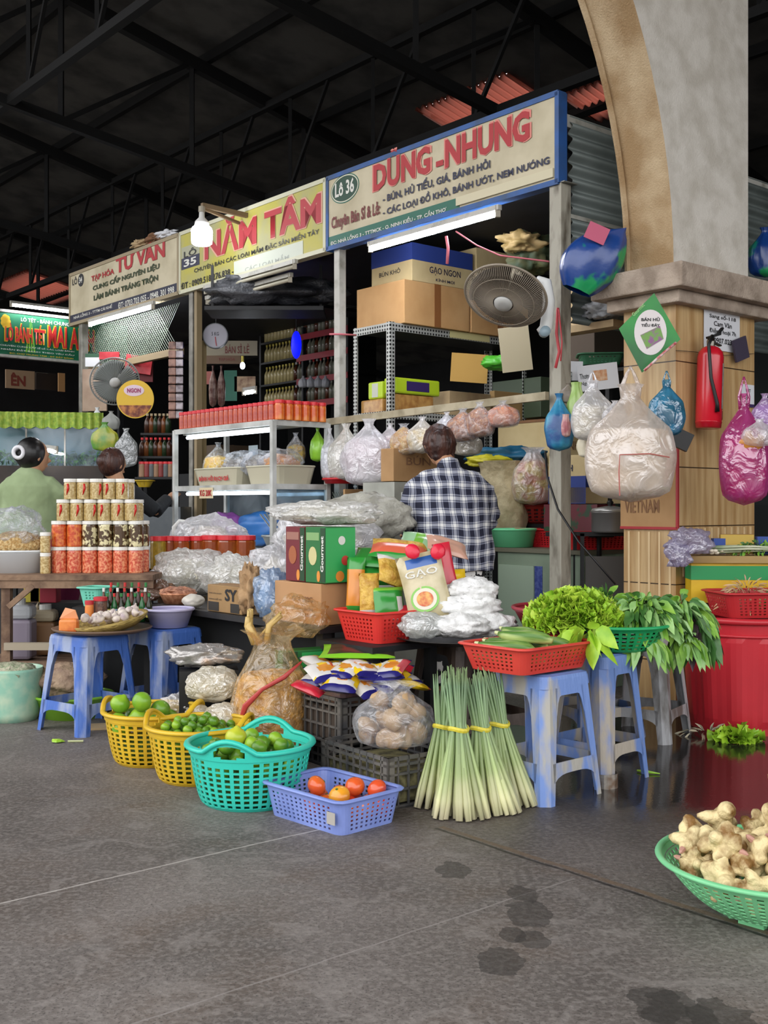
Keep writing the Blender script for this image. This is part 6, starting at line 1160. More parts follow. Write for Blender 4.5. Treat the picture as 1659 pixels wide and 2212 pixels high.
cord('black cable drooping from the post down behind the greens', [at(1178, 975, 6.0), at(1182, 1030, 5.95), at(1205, 1100, 5.9), at(1250, 1170, 5.8), at(1330, 1262, 5.7)], black, .006, 'power_cable', 'cable')
# lower interior: cabinets, basins, sacks
cab = mat('sage_green_cabinet', '8fa08a', .5, c2='7a8c78', scale=3); vcab = 5.05
uL, uR = onv(1075, 0, vcab)[0], onv(1262, 0, vcab)[0]
t = thing('metal_cabinet', 'pale green metal cabinet with a blue notice in front of it', 'cabinet', W(uR, vcab, 0), RZ); Lc = uR - uL; MB().box(-Lc, 0, 0, .95, 0, .80).build('body', cab, t, bev=.004); MB().box(-Lc - .01, .01, -.02, .97, .80, .825).build('top_board', mat('cabinet_edge', '6c6a58'), t)
x0 = onv(1132, 0, vcab)[0] - uR; x1 = onv(1172, 0, vcab)[0] - uR; MB().box(x0, x1, -.003, 0, .34, .72).build('blue_notice', mat('blue_notice', '2c3c86', .5, c2='5a6aa8', scale=40), t)
MB().box(-Lc + .02, -Lc * .55, -.012, 0, .05, .72).build('door', mat('sage_light', '9db09a', .5), t)
def cabp(px, dv, z=.827): return W(onv(px, 0, vcab + dv)[0], vcab + dv, z)
basin('plastic_basin', 'bright mint green basin on the cabinet beside the woman', cabp(1108, .12), .15, .125, .11, mat('mint_basin', '7ce4a6', .35)); tray('plastic_basket', 'red basket behind the wooden post on the cabinet', cabp(1190, .35), RZ, red, .36, .3, .11, cat='basket'); tray('plastic_basket', 'long red basket at the right end of the cabinet top', cabp(1262, .15) + Vector((.1, .05, .0)), R(10), mat('scarlet_plastic', 'd2262c', .35), .44, .26, .105, cat='basket')
t = thing('plywood_box', 'low dark box on the cabinet under the stacked red colanders', 'box', cabp(1165, .55), RZ); MB().box(-.2, .2, -.1, .2, 0, .14).build('box_body', darkm, t)
round_basket('round_basket', 'dark red colander below another on the cabinet', cabp(1160, .62, .97), .24, .15, .12, mat('brick_red_plastic', '9c2c26', .4), handles=False, nh=30, nr=4); round_basket('round_basket', 'bright red colander stacked above the dark red one', cabp(1195, .66, 1.095), .2, .14, .08, red, handles=False, nh=30, nr=3)
cl = mat('quilted_cloth_sack', 'cbbd98', .8, c2='b0a07c', scale=14, bump=.7, bscale=22)
bag('cloth_sack', 'tall beige quilted sack standing behind the shoulder of the woman', cabp(1080, .34, .827), .40, .32, .56, cl, rz=RZ, seed=3, neck=.75, cat='sack', fold=.03); crumple('plastic_bag', 'yellow bag lying on the beige sack', cabp(1058, .34, 1.345), (.15, .11, .045), mat('yellow_bag', 'c9c02c', .4), 71, amp=.3)
bag('plastic_bag', 'clear bag of yellow and orange packets left of the wooden post', cabp(1152, .38, 1.09), .28, .22, .38, clear_film, mat('yellow_orange_mix', 'd9b81c', .4, c2='c96a1c', scale=12, pos=(.5, .55)), .75, seed=6, neck=.3)
t = carton('cardboard_box', 'cream box with navy stripe to the right of the wooden post', W(onv(1265, 0, 5.3)[0], 5.3, 1.10), RZ, .3, .5, .30, bcar, band=(navyb, .10, .17), words=(('BÁNH', inknavy, 'L', -.28, -.1, .2, .25),)); MB().box(-.3, 0, -.0, .001, 0, .1).build('stripe', navyb, t)
t = thing('tin_cans_box', 'red and green tins box below the cream box', 'box', W(onv(1290, 0, 5.2)[0], 5.2, .93), RZ); MB().box(-.42, 0, 0, .2, 0, .165).build('box_body', mat('dark_red_tins', '6a2630', .4, c2='2c4a30', scale=12, pos=(.5, .55)), t)
t = thing('shelf_board', 'low shelf carrying the tins right of the wooden post', 'shelf', W(onv(1295, 0, 5.15)[0], 5.15, .90), RZ); MB().box(-.42, 0, 0, .55, 0, .025).build('board', darkm, t); MB().box(-.02, 0, 0, .02, -.9, 0).build('support', darkm, t); MB().box(-.42, -.40, .53, .55, -.07, 0).build('support', darkm, t)
t = thing('cooking_pot', 'steel pot with glass lid beside the pillar', 'pot', at(1318, 1150, 6.3)); MB().lathe([(.1, 0), (.105, .01), (.105, .11), (.112, .115)], 28).build('pot_wall', mat('grey_steel', '8c8a88', .35, .6), t, smooth=True); MB().lathe([(.112, .116), (.10, .135), (.02, .15)], 28).build('lid', mat('steel_lid', 'b0b0ac', .25, .6), t, smooth=True); MB().lathe([(.012, .15), (.02, .17), (.012, .18)], 12).build('knob', black, t)
t = thing('small_rack', 'dark metal rack with a window panel under the pot, beside the pillar', 'rack', (at(1318, 0, 6.25).x, 6.4, 0)); S = MB(); [S.box(x, x + .02, y, y + .02, 0, .93) for x in (-.16, .14) for y in (-.12, .12)]; S.box(-.16, .16, -.12, .14, .915, .935); S.build('rack_frame', darkm, t); MB().box(-.13, .13, -.1, -.095, .4, .8).build('panel', mat('dim_grey_panel', '4a4744', .5), t)
# left part of the lower interior
def lo(px, dv, z): return W(onv(px, 0, SV + dv)[0], SV + dv, z)
carton('cardboard_box', 'brown cardboard box standing on end behind the steel post', lo(745, -.22, .855), RZ, .02, .22, .34, card); carton('cardboard_box', 'red-brown printed carton beside the standing box', lo(783, -.22, .855), RZ, .1, .3, .28, mat('redbrown_carton', '7a4a34', .7)); carton('cardboard_box', 'open brown carton above the white cupboard', lo(850, -.30, 1.235), RZ, .12, .42, .20, card, words=(('BÚN', card2, 'R', .1, .3, .1, .16),))
t = thing('white_cupboard', 'small white cupboard with panelled door behind the woman', 'cupboard', lo(852, -.32, .0), RZ); MB().box(-.3, 0, 0, .48, 0, 1.23).build('body', mat('dirty_white_cupboard', 'a8a99f', .5, c2='93948a'), t); MB().box(0, .01, .05, .44, .82, 1.17).build('door', mat('cupboard_door', 'bfc3bf', .5), t, bev=.006)
t = thing('dark_cabinet', 'dark low cabinet in the shade under the cartons', 'cabinet', lo(797, -.28, 0), RZ); MB().box(-.42, .02, 0, .42, 0, .85).build('body', darkm, t)
q = lo(735, -.12, 1.235); t = basin('plastic_dish', 'red round dish hanging below the clear bags', q, .115, .10, .03, red, cat='dish')
crumple('plastic_bag', 'teal blue bag in the shade on the right of the shelf', lo(1090, .9, 1.37), (.26, .14, .06), mat('teal_dark_bag', '1f5a78', .4), 73, amp=.4)
# ================================================================ PILLAR AND RIGHT SIDE
def onu(px, py, u):
    r = (px - 829.5) / 2400; D = u / (r * UX + UY); _, v, z = uvz(at(px, py, D)); return v, z
VR = R(40)
def onface(px, py, off=.004): v, z = onu(px, py, pu + off); return W(pu + off, v, z)
def facebox(name, lab, cat, px0, px1, py0, py1, m, th=.003, off=.004, roll=0):
    v0, z1 = onu(px0, py0, pu + off); v1, _ = onu(px1, py0, pu + off); _, z0 = onu(px0, py1, pu + off)
    t = thing(name, lab, cat, W(pu + off, (v0 + v1) / 2, (z0 + z1) / 2), 0, rot=(0, R(roll), VR)); w_, h_ = v1 - v0, z1 - z0; MB().box(-w_ / 2, w_ / 2, 0, th, -h_ / 2, h_ / 2).build('sheet', m, t); t.location += Vector((UX, UY, 0)) * th; return t, w_, h_
t, w_, h_ = facebox('paper_notice', 'white paper notice taped on the pillar above the fire extinguisher', 'notice', 1520, 1597, 662, 752, paper)
for s, a, b_ in (('Sang số-118', .38, .24), ('Cam Vân', .2, .08), ('Điện Thoại 7h', .02, -.12), ('0907.023', -.2, -.33)): text(s, inkblk, t, -w_ * (.36 if len(s) > 8 else .24), w_ * (.38 if len(s) > 8 else .26), h_ * b_, h_ * a, y=-.002)
t, w_, h_ = facebox('dark_card', 'small dark purple card hung on wire at the right of the pillar', 'card', 1583, 1612, 728, 776, mat('dark_purple_card', '3d3648', .5), .012, .03, roll=-18)
t, w_, h_ = facebox('price_label', 'small white label with purple bottom edge on the pillar', 'label', 1601, 1628, 829, 878, paper); MB().box(-w_ / 2, w_ / 2, -.001, .0, -h_ / 2, -h_ * .36).build('purple_edge', mat('purple_edge', '3a2a5a'), t); text('VIET', inkblk, t, -w_ * .2, w_ * .2, h_ * .15, h_ * .3, y=-.002)
MB().box(-w_ * .15, w_ * .15, -.001, 0, -h_ * .2, h_ * .1).build('small_print', mat('small_print', '6c6c72', .6, c2='c9c9cf', scale=90), t)
cord('thin wire stretched across the pillar tiles', [onface(1345 + 115, 757, .012), onface(1500, 760, .014), onface(1560, 768, .014), onface(1628, 764, .012)], darkm, .0025, 'wire', 'wire')
# extinguisher
q = onface(1530, 926, .085); ex_ = thing('fire_extinguisher', 'red fire extinguisher hung on the pillar', 'fire extinguisher', q, VR, rot=(0, R(3), VR))
er = mat('extinguisher_red', 'c4182a', .25, coat=.5)
MB().lathe([(.05, 0), (.064, .004), (.067, .03), (.069, .032), (.067, .034), (.067, .37), (.062, .395), (.045, .418), (.02, .43)], 28).build('cylinder_body', er, ex_, smooth=True)
MB().lathe([(.02, .43), (.022, .455), (.016, .47)], 14).build('valve', mat('brass_valve', '8c8a80', .3, .8), ex_); b = MB(); b.bar((-.03, 0, .468), (.06, -.01, .50), .022, .012); b.bar((-.02, 0, .455), (.07, -.01, .44), .02, .008); b.bar((.04, -.01, .495), (.085, -.01, .535), .016, .01); b.build('lever_handle', black, ex_)
MB().tube([(-.01, -.02, .46), (-.05, -.04, .47), (-.078, -.04, .42), (-.072, -.055, .25), (-.035, -.072, .12), (-.03, -.07, .08)], [.009, .009, .009, .009, .010, .013], 8).build('hose', black, ex_, smooth=True)
S = MB(); S.grid(lambda u, v: (lambda a: (.0685 * cos(a), .0685 * sin(a), .10 + .235 * v))(-pi / 2 + .15 + u * 1.25), 12, 1); S.build('instruction_label', mat('silver_label', 'a79c94', .4, c2='7d746e', scale=60), ex_)
S = MB(); S.grid(lambda u, v: (lambda a: (.0687 * cos(a), .0687 * sin(a), .045 + .05 * v))(-pi / 2 + .55 + u * .5), 6, 1); S.build('round_sticker', mat('white_red_sticker', 'd8c0bc', .4, c2='b8303a', scale=40), ex_)
# diamond poster on the corner
dD = 5.52; c_ = at(1403, 718, dD); s = dD / 2400; dp = thing('diamond_poster', 'green diamond-shaped poster hanging at the pillar corner', 'poster', c_, 0)
pts = [((x - 1403) * s, (718 - y) * s) for x, y in ((1413, 633), (1470, 733), (1387, 805), (1337, 710))]
MB().prism(pts, 0, .004).build('poster_board', mat('poster_green', '1f8f36', .35, c2='14602a', scale=2.5), dp)
MB().prism([((2 + 35 * cos(a)) * s, (0 + 49 * sin(a)) * s) for a in [k * pi / 18 for k in range(36)]], -.002, 0).build('white_oval', mat('pale_pink_white', 'd9d3d2', .5), dp)
S = MB(); S.prism([((-20) * s, -6 * s), (22 * s, 14 * s), (30 * s, -14 * s), (-6 * s, -36 * s)], -.004, -.002); S.build('printed_photo', mat('printed_photo', '8a5a86', .5, c2='6f9a4a', scale=26, pos=(.45, .55)), dp)
for s_, z0 in (('BÁN HỦ', 24), ('TIẾU ĐÂY', 12)): 
    o = text(s_, inkblk, dp, -18 * s, 22 * s, z0 * s, (z0 + 9) * s, y=-.004, bold=.03)
text('Gourmet', mat('pale_green_ink', '9fd08a'), dp, 0, 34 * s, 0, 8 * s, y=-.003).data.transform(Matrix.Translation((-34 * s, 0, 34 * s)) @ Matrix.Rotation(-R(45), 4, 'Y'))
cord('white and red rolled tube hung by the poster', [at(1392, 800, 5.45), at(1425, 770, 5.45), at(1460, 740, 5.45)], mat('white_red_tube', 'd6c4c0', .5, c2='b8444a', scale=30), .012, 'rolled_tube', 'tube')
# cardboard with red edging on the left face
def lface(px, py, off=.006): u_, z = onv(px, py, pv - off); return W(u_, pv - off, z)
a0, b0 = lface(1347, 1140), lface(1468, 950); t = thing('cardboard_sheet', 'brown cardboard sheet with red edges low on the left face of the pillar', 'cardboard', lface(1462, 1142, .012), RZ); wL = (lface(1462, 0) - lface(1347, 0)).length; hL = b0.z - a0.z + .1
MB().box(-wL, 0, 0, .008, 0, hL).build('sheet', card, t); f = MB(); f.box(-wL, .004, -.004, 0, -.006, .008); f.box(-.004, .008, -.004, .01, 0, hL); f.build('red_edging', mat('red_edge_tape', 'a5282e'), t); text('VIETNAM', card2, t, -wL * .92, -wL * .3, .08, .15, y=-.003)
# shop cards beyond the wooden post
t = sheet('white card with orange print hanging right of the wooden post', 1252, 1338, 786, 842, 6.2, paper, 2, 'price_card', .004, rz=-8, roll=-6)
MB().box(-.03, .05, -.002, 0, .05, .11).build('orange_print', mat('orange_print2', 'c98a5c', .6, c2='d9b896', scale=40), t); text('Thơm', inkblk, t, -.10, -.05, .07, .10, y=-.003); text('Ngon', inkblk, t, -.10, -.04, .03, .055, y=-.003)
t = sheet('second white card tucked behind the first, right of the wooden post', 1212, 1258, 780, 822, 6.3, paper, 2, 'price_card', .004, rz=-4, roll=2); MB().box(-.04, .0, -.002, 0, .0, .05).build('dark_print', mat('dark_print', '4a5450', .6, c2='c9cfc9', scale=60), t)
tray('plastic_tray', 'green plastic tray lying on a shelf above the white cards', at(1298, 790, 6.6), R(-6), mat('dim_green_plastic', '3f7a58', .5), .26, .2, .06, nz=3)
t = thing('shelf_board', 'shelf behind the white cards carrying the green tray', 'shelf', at(1290, 805, 6.6), R(-50)); MB().box(-.2, .35, -.1, .7, -.02, .0).build('board', darkm, t); [MB().box(x, x + .03, .3, .33, -t.location.z, -.02).build('support', darkm, t) for x in (-.18, .3)]
carton('cardboard_box', 'tan carton high behind the clear bag left of the pillar', at(1282, 700, 7.0), RZ, .28, .4, .24, card3); carton('cardboard_box', 'dark wooden-looking box under the tan carton left of the pillar', at(1284, 775, 6.95), RZ, .3, .4, .2, mat('dim_brown_box', '4c4034', .8))
# hanging bags
def hg(lab, px, py0, py1, D, w_, m, inner, fill=.55, seed=1, d=None, rz=0, **k): z1 = at(px, py0, D).z; z0 = at(px, py1, D).z; h_ = z1 - z0; q = at(px, py1, D); return bag('plastic_bag', lab, q, w_, d or w_ * .7, h_, m, inner, fill, rz, seed, **k)
bpf = film('blue_print_film', (.12, .35, .6), .25, bscale=9); hg('blue patterned bag hanging on the wooden post below the fan', 1208, 850, 975, 5.9, .155, mat('blue_pattern_bag', '23508c', .35, c2='3a9ab8', scale=9, coat=.3, bump=.4, bscale=12), None, seed=3, d=.12)
hg('grey-brown folded bag at the top beside the blue patterned bag', 1228, 828, 872, 5.92, .10, mat('grey_brown_bag', '6c645a', .5, c2='8c8274'), None, seed=4, d=.06)
hg('bag of pale green spring onions beside the blue patterned bag', 1245, 826, 915, 5.9, .10, mat('leek_bag', '8fb05c', .4, c2='c4d6a0', scale=20, stretch=(1, 1, .2)), None, seed=5, d=.08, neck=.5); hg('small pinkish packet hanging by the blue patterned bag', 1222, 895, 945, 5.85, .055, mat('pinkish_packet', 'b06a70', .4, c2='d9b8b0', scale=20), None, seed=6, d=.05, neck=.6)
cw_ = film('carrier_white_film', (.95, .95, .96), .4, bscale=12, bump=1)
hg('white carrier bag with cream garlic at the bottom left of the pillar', 1280, 822, 955, 5.62, .215, cw_, mat('cream_content', 'd9d0b4', .5, c2='e4dfcf', scale=5), .55, seed=7, d=.16, hang=True)
hg('pale round bottom of a bag below the cream garlic bag', 1272, 925, 990, 5.72, .12, mat('cream_content', ''), None, seed=8)
bw_ = film('big_milky_film', (.93, .90, .87), .42, bscale=9, bump=.8, rough=.22, gloss=.2); t = hg('biggest translucent bag of white packs hanging at the pillar corner', 1362, 830, 1085, 5.30, .42, bw_, mat('white_block', 'ded6c8', .5, c2='cfc6b8', scale=3), .62, seed=11, d=.26, hang=True, fold=.035)
MB().tube([(-.08, -.135, .03), (-.085, -.142, .14), (-.08, -.135, .22), (.06, -.135, .225), (.16, -.10, .21)], .003, 5).build('red_line', mat('thin_red_line', 'b06058'), t)
hg('clear scrap of bag between the two big white bags', 1328, 865, 925, 5.5, .12, clear_film, None, seed=12, d=.06); hg('teal translucent bag hanging on the corner of the pillar', 1440, 820, 945, 5.42, .175, film('teal_film', (.35, .62, .72), .4, bscale=10, bump=1), mat('teal_white_mix', '3f8a94', .4, c2='dde4e4', scale=11, pos=(.5, .54)), .85, seed=13, d=.13, hang=True, neck=.1)
t = sheet('black square packet below the teal bag', 1434, 1486, 925, 965, 5.40, black, 0, 'black_packet', .03, roll=25)
pf = film('magenta_film', (.85, .38, .68), .38, bscale=9, bump=1, rough=.12); pin = bpy.data.materials
t = hg('large magenta plastic bag hanging at the right edge of the pillar', 1607, 850, 1092, 5.35, .24, pf, mat('magenta_pink_mix', 'b8307a', .35, c2='d88ac0', scale=6, coat=.6), .62, seed=14, d=.2, neck=.06, hang=True)
S = MB(); S.ell((0, -.035, 0), (.075, .07, .06), 16, 10, .2, 3, 2); S.build('orange_contents', mat('orange_content', 'd08a3c', .4), t, smooth=True, loc=(.01, -.0, .30))
hg('lilac bag hanging behind the magenta bag at the right edge', 1652, 850, 945, 5.6, .13, film('lilac_film', (.8, .68, .85), .3), paper, .7, seed=15, d=.1); hg('crumpled clear bag at the right edge over the magenta bag', 1640, 905, 965, 5.25, .16, clear_film, None, seed=16, d=.1)
bb = mat('blue_green_print_bag', '163f86', .3, c2='1f9a5c', scale=5, coat=.5, pos=(.5, .56), bump=.3, bscale=10)
S = thing('printed_bag', 'large blue and green printed bag jutting out left of the pillar top', 'plastic bag', at(1254, 632, 5.86), rot=(0, R(24), 0)); S.scale = (1.12, 1.1, 1.12); q = MB()
q.grid(lambda u, v: (lambda a, k: (.135 * k * cos(a) + .14 * v ** 3 - .02, .085 * k * sin(a), .42 * v))(2 * pi * u, (sin(pi * min(1, v * 1.05 + .12)) ** .7) * (1 + .06 * sin(7 * 2 * pi * u + 3 * v))), 32, 16, cu=True); q.build('bag_film', bb, S, smooth=True)
q = MB(); q.box(-.10, .0, -.092, -.088, .22, .30); q.build('pink_print', mat('pink_print', 'b0345c', .3), S); hg('second blue printed bag seen right of the pillar', 1652, 492, 600, 6.6, .2, bb, None, seed=18)
crumple('plastic_bag', 'crumpled white bag on the beam just left of the pillar capital', at(1305, 690, 6.2), (.11, .08, .055), mat('foggy_white', 'b9bcc0', .3, c2='9a9ea4', scale=8, bump=.8, bscale=20), 81, amp=.5)
t = thing('beam', 'tan beam under the crumpled white bag', 'beam', at(1300, 697, 6.25), RZ); MB().box(-.3, .12, -.05, .05, -.04, 0).build('beam_body', card3, t); MB().box(-.3, -.26, -.02, .02, -t.location.z, -.04).build('support', darkm, t)
# green-yellow counter right of the pillar
cx_ = at(1492, 0, 5.58); yc = thing('painted_counter', 'counter painted green and yellow at the right edge', 'counter', (cx_.x, 5.57, 0), R(-4)); MB().box(0, .75, 0, .15, .60, .80).build('yellow_body', mat('counter_yellow', 'd9b41c', .5, c2='c79a14', scale=3), yc); [MB().box(x, x + .03, .11, .14, 0, .60).build('leg', darkm, yc) for x in (.25, .7)]; MB().box(-.002, .752, -.003, .15, .715, .785).build('green_band', mat('counter_green', '1f8a4c', .5), yc); MB().box(-.02, .77, -.02, .16, .80, .835).build('wooden_top', mat('counter_wood', 'a88c5a', .7, c2='8a6e40', scale=8, stretch=(.3, 4, 1)), yc)
S = MB(); rnd = random.Random(2)
so = thing('spring_onion_bundle', 'spring onions with white roots lying on the painted counter', 'spring onions', (cx_.x + .04, 5.63, .838), R(-4))
for k in range(46): y = rnd.uniform(-.05, .04); x = rnd.uniform(0, .08); S.tube([(x, y, .012 + .012 * (k % 3)), (x + .2, y + rnd.uniform(-.02, .02), .02 + .012 * (k % 3)), (x + .55, y + rnd.uniform(-.05, .05), .03)], [.007, .005, .003], 5)
S.build('stalks', mat('onion_green', '7d9a6c', .5, c2='c9cbb0', scale=6, stretch=(1, .2, 1)), so, smooth=True); S = MB(); [S.ell((rnd.uniform(-.02, .12), rnd.uniform(-.09, .02), .012 + .012 * (k % 2)), (.014, .009, .009), 8, 6) for k in range(26)]; S.build('white_roots', mat('onion_white', 'dcd3bd', .5), so, smooth=True)
leafpile('herb_bunch', 'dark green herbs lying at the right of the spring onions', (cx_.x + .36, 5.62, .845), 200, .14, .06, .06, .03, [hb2, hb1], seed=61)
crumple('plastic_bag', 'crumpled purple-grey clear bag at the left end of the painted counter', (cx_.x - .01, 5.56, .845), (.10, .08, .06), film('purplish_film', (.82, .8, .88), .35), 82, amp=.5); crumple('plastic_bag', 'lower part of crumpled clear bag hanging off the counter corner', (cx_.x - .08, 5.52, .78), (.055, .05, .06), film('purplish_film', ''), 83, amp=.5)
carton('cardboard_box', 'yellow box with blue ends behind the spring onions', (cx_.x + .36, 5.70, .838), R(-4), .17, .04, .10, mat('yellow_ochre_box', 'c9a84a', .5), band=(mat('blue_box_end', '2a4a9a'), .0, .0))
t = thing('blue_box', 'blue box end left of the yellow box', 'box', (cx_.x + .155, 5.71, .838)); MB().box(0, .06, 0, .05, 0, .08).build('box_body', mat('blue_box_end', ''), t); t = thing('blue_box', 'blue box at the right edge beside the yellow box', 'box', (cx_.x + .37, 5.68, .838)); MB().box(0, .1, 0, .05, 0, .09).build('box_body', mat('blue_box_end', ''), t)
# ================================================================ PEOPLE
skin = mat('skin', 'b98a68', .55, c2='a87a5a', scale=5, sub=.1)
def plaid():
    m = bpy.data.materials.new('navy_white_plaid'); m.use_nodes = True; nt = m.node_tree; L = nt.links.new; N = nt.nodes.new; b = nt.nodes['Principled BSDF']; t = N('ShaderNodeTexCoord'); s = N('ShaderNodeSeparateXYZ'); n = N('ShaderNodeTexNoise'); n.inputs['Scale'].default_value = 3; L(t.outputs['Object'], n.inputs['Vector'])
    ad = N('ShaderNodeMix'); ad.data_type = 'RGBA'; ad.blend_type = 'LINEAR_LIGHT'; ad.inputs[0].default_value = .035; L(t.outputs['Object'], ad.inputs[6]); L(n.outputs['Color'], ad.inputs[7]); L(ad.outputs[2], s.inputs[0])
    def band(o, per):
        a = N('ShaderNodeMath'); a.operation = 'MULTIPLY'; L(o, a.inputs[0]); a.inputs[1].default_value = 1 / per; f = N('ShaderNodeMath'); f.operation = 'FRACT'; L(a.outputs[0], f.inputs[0]); r = N('ShaderNodeValToRGB'); r.color_ramp.interpolation = 'CONSTANT'; L(f.outputs[0], r.inputs[0])
        e = r.color_ramp.elements; e[0].position = 0; e[0].color = (0, 0, 0, 1); e[1].position = .34; e[1].color = (.7, .7, .7, 1)
        for p, c in ((.42, .2), (.50, 1.0), (.74, .2), (.82, .7), (.90, .0)): x = e.new(p); x.color = (c, c, c, 1)
        return r.outputs[0]
    bx_, bz_ = band(s.outputs[0], .066), band(s.outputs[2], .072); k = N('ShaderNodeMath'); k.operation = 'ADD'; L(bx_, k.inputs[0]); L(bz_, k.inputs[1]); h = N('ShaderNodeMath'); h.operation = 'MULTIPLY'; L(k.outputs[0], h.inputs[0]); h.inputs[1].default_value = .5
    r = N('ShaderNodeValToRGB'); L(h.outputs[0], r.inputs[0]); e = r.color_ramp.elements; e[0].color = lin('171a30'); e[1].color = lin('e2e2df'); x = e.new(.4); x.color = lin('7a7f92'); L(r.outputs[0], b.inputs['Base Color']); b.inputs['Roughness'].default_value = .85; return m
def hand(S, w_, d, side, curl=.5):     # palm, four fingers and a thumb
    d = d.normalized(); lat = d.cross(Vector((0, 0, 1))).normalized() * side; dn = Vector((0, 0, -1)); S.tube([w_, w_ + d * .045, w_ + d * .085], [.024, .036, .034], 8, sq=.5)
    for k, ln in enumerate((.068, .078, .072, .055)): b = w_ + d * .075 + lat * (.027 - .018 * k); S.tube([b, b + d * ln * .45 + dn * .006, b + d * ln * .8 + dn * ln * curl * .5, b + d * ln * .9 + dn * ln * curl], [.0095, .009, .008, .006], 6)
    b = w_ + d * .03 + lat * .03; S.tube([b, b + lat * .022 + d * .02, b + lat * .028 + d * .05], [.012, .011, .008], 6)
def head(S, c, f, tilt=0):   # f = facing direction
    f = f.normalized(); r = f.cross(Vector((0, 0, 1))).normalized(); up = r.cross(f).normalized(); Mx = Matrix((r, f, up)).transposed()
    S.ell(c, (.074, .09, .112), 20, 14, rot=Mx); S.ell(c + f * .03 - up * .05, (.052, .055, .06), 14, 10, rot=Mx)
    S.tube([c + f * .082 + up * .015, c + f * .108 - up * .018, c + f * .09 - up * .03], [.008, .014, .010], 6)
    for s_ in (1, -1): S.ell(c + r * s_ * .077 - up * .01 - f * .005, (.012, .02, .032), 8, 8, rot=Mx); S.ell(c + f * .075 + r * s_ * .03 + up * .022, (.02, .012, .008), 8, 6, rot=Mx)
    S.tube([c + f * .086 - up * .055 - r * .02, c + f * .094 - up * .055, c + f * .086 - up * .055 + r * .02], [.004, .007, .004], 6); return r, up, Mx
# --- woman in the plaid shirt, bending over her goods
wx = (978 - 829.5) / 400; wo = thing('person', 'person seen from behind in a navy and white plaid shirt, bending forward', 'person', (wx, 6.02, 0), R(12))
S = MB(); V3 = Vector
hc = V3((-.035, .17, 1.425)); r_, up_, Mx = head(S, hc, V3((-.15, .8, -.62)))
S.tube([V3((0, .05, 1.22)), V3((0, .09, 1.30)), hc - V3((0, .03, .03))], [.07, .055, .05], 12)
S.tube([(0, 0, .84), (0, 0, .95), (0, .02, 1.08), (0, .05, 1.2), (0, .07, 1.27)], [.145, .125, .135, .15, .09], 16, sq=.7)
for s_, e_, h_ in ((-1, V3((-.235, .10, 1.0)), V3((-.16, .33, .93))), (1, V3((.245, .12, 1.02)), V3((.15, .34, .95)))):
    S.tube([V3((s_ * .155, .06, 1.20)), e_], [.05, .038], 10); S.tube([e_, h_], [.038, .025], 10); hand(S, h_, h_ - e_, s_)
for s_ in (-1, 1): S.tube([V3((s_ * .08, .0, .86)), V3((s_ * .09, .01, .48)), V3((s_ * .095, -.01, .09))], [.09, .055, .035], 10); S.tube([V3((s_ * .095, -.04, .035)), V3((s_ * .1, .06, .03)), V3((s_ * .1, .15, .02))], [.03, .036, .022], 8, sq=.7)
S.build('body', skin, wo, remesh=.0075)
def wrinkle(o, st, sz=.12): 
    tx_ = bpy.data.textures.new('folds', 'CLOUDS'); tx_.noise_scale = sz; q = o.modifiers.new('d', 'DISPLACE'); q.texture = tx_; q.strength = st; q.texture_coords = 'LOCAL'
S = MB(); S.tube([(0.01, .0, .735), (0.01, 0, .80), (0.005, 0, .95), (0, .02, 1.08), (0, .045, 1.18), (0, .07, 1.25), (0, .085, 1.29)], [.225, .222, .212, .212, .205, .165, .075], 32, sq=.62)
for s_, e_, h_ in ((-1, V3((-.238, .10, 1.0)), V3((-.175, .29, .94))), (1, V3((.248, .12, 1.02)), V3((.165, .30, .96)))): S.tube([V3((s_ * .06, .06, 1.235)), V3((s_ * .13, .058, 1.215)), V3((s_ * .188, .06, 1.165)), e_], [.062, .068, .07, .064], 12); S.tube([e_, h_], [.062, .048], 12)
S.tube([(0, .075, 1.27), (0, .10, 1.325)], [.075, .062], 16); o = S.build('plaid_shirt', plaid(), wo, remesh=.009); wrinkle(o, .03)
pm = mat('black_white_floral', '15161a', .8, c2='e6e4e0', scale=16, pos=(.52, .54), detail=3)
S = MB(); S.tube([(0, 0, .88), (0, 0, .78), (0, 0, .70)], [.16, .17, .15], 24, sq=.75)
for s_ in (-1, 1): S.tube([V3((s_ * .075, .0, .82)), V3((s_ * .085, .01, .48)), V3((s_ * .095, -.01, .12))], [.11, .09, .08], 14)
S.build('floral_trousers', pm, wo, remesh=.011)
hm = mat('dark_brown_hair', '2a1612', .4, c2='4a281c', scale=30, stretch=(1, 1, .2), bump=.5, bscale=60); S = MB(); S.ell(hc - V3((0, .022, -.012)), (.089, .098, .108), 22, 16, .06, 3, 2, rot=Mx); S.ell(hc - V3((-.01, .06, .055)), (.07, .045, .05), 14, 10, .1, 3, 2); S.ell(hc + V3((.055, -.05, .0)), (.035, .045, .06), 10, 8, .15, 3, 4)
o = S.build('hair', hm, wo, remesh=.008); wrinkle(o, .012, .02)
for s_ in (-1, 1): MB().ell(hc + (Mx @ V3((s_ * .03, .079, .012))), (.011, .008, .008), 8, 6).build('eye', mat('eye_dark', '1a1210', .2), wo, smooth=True)
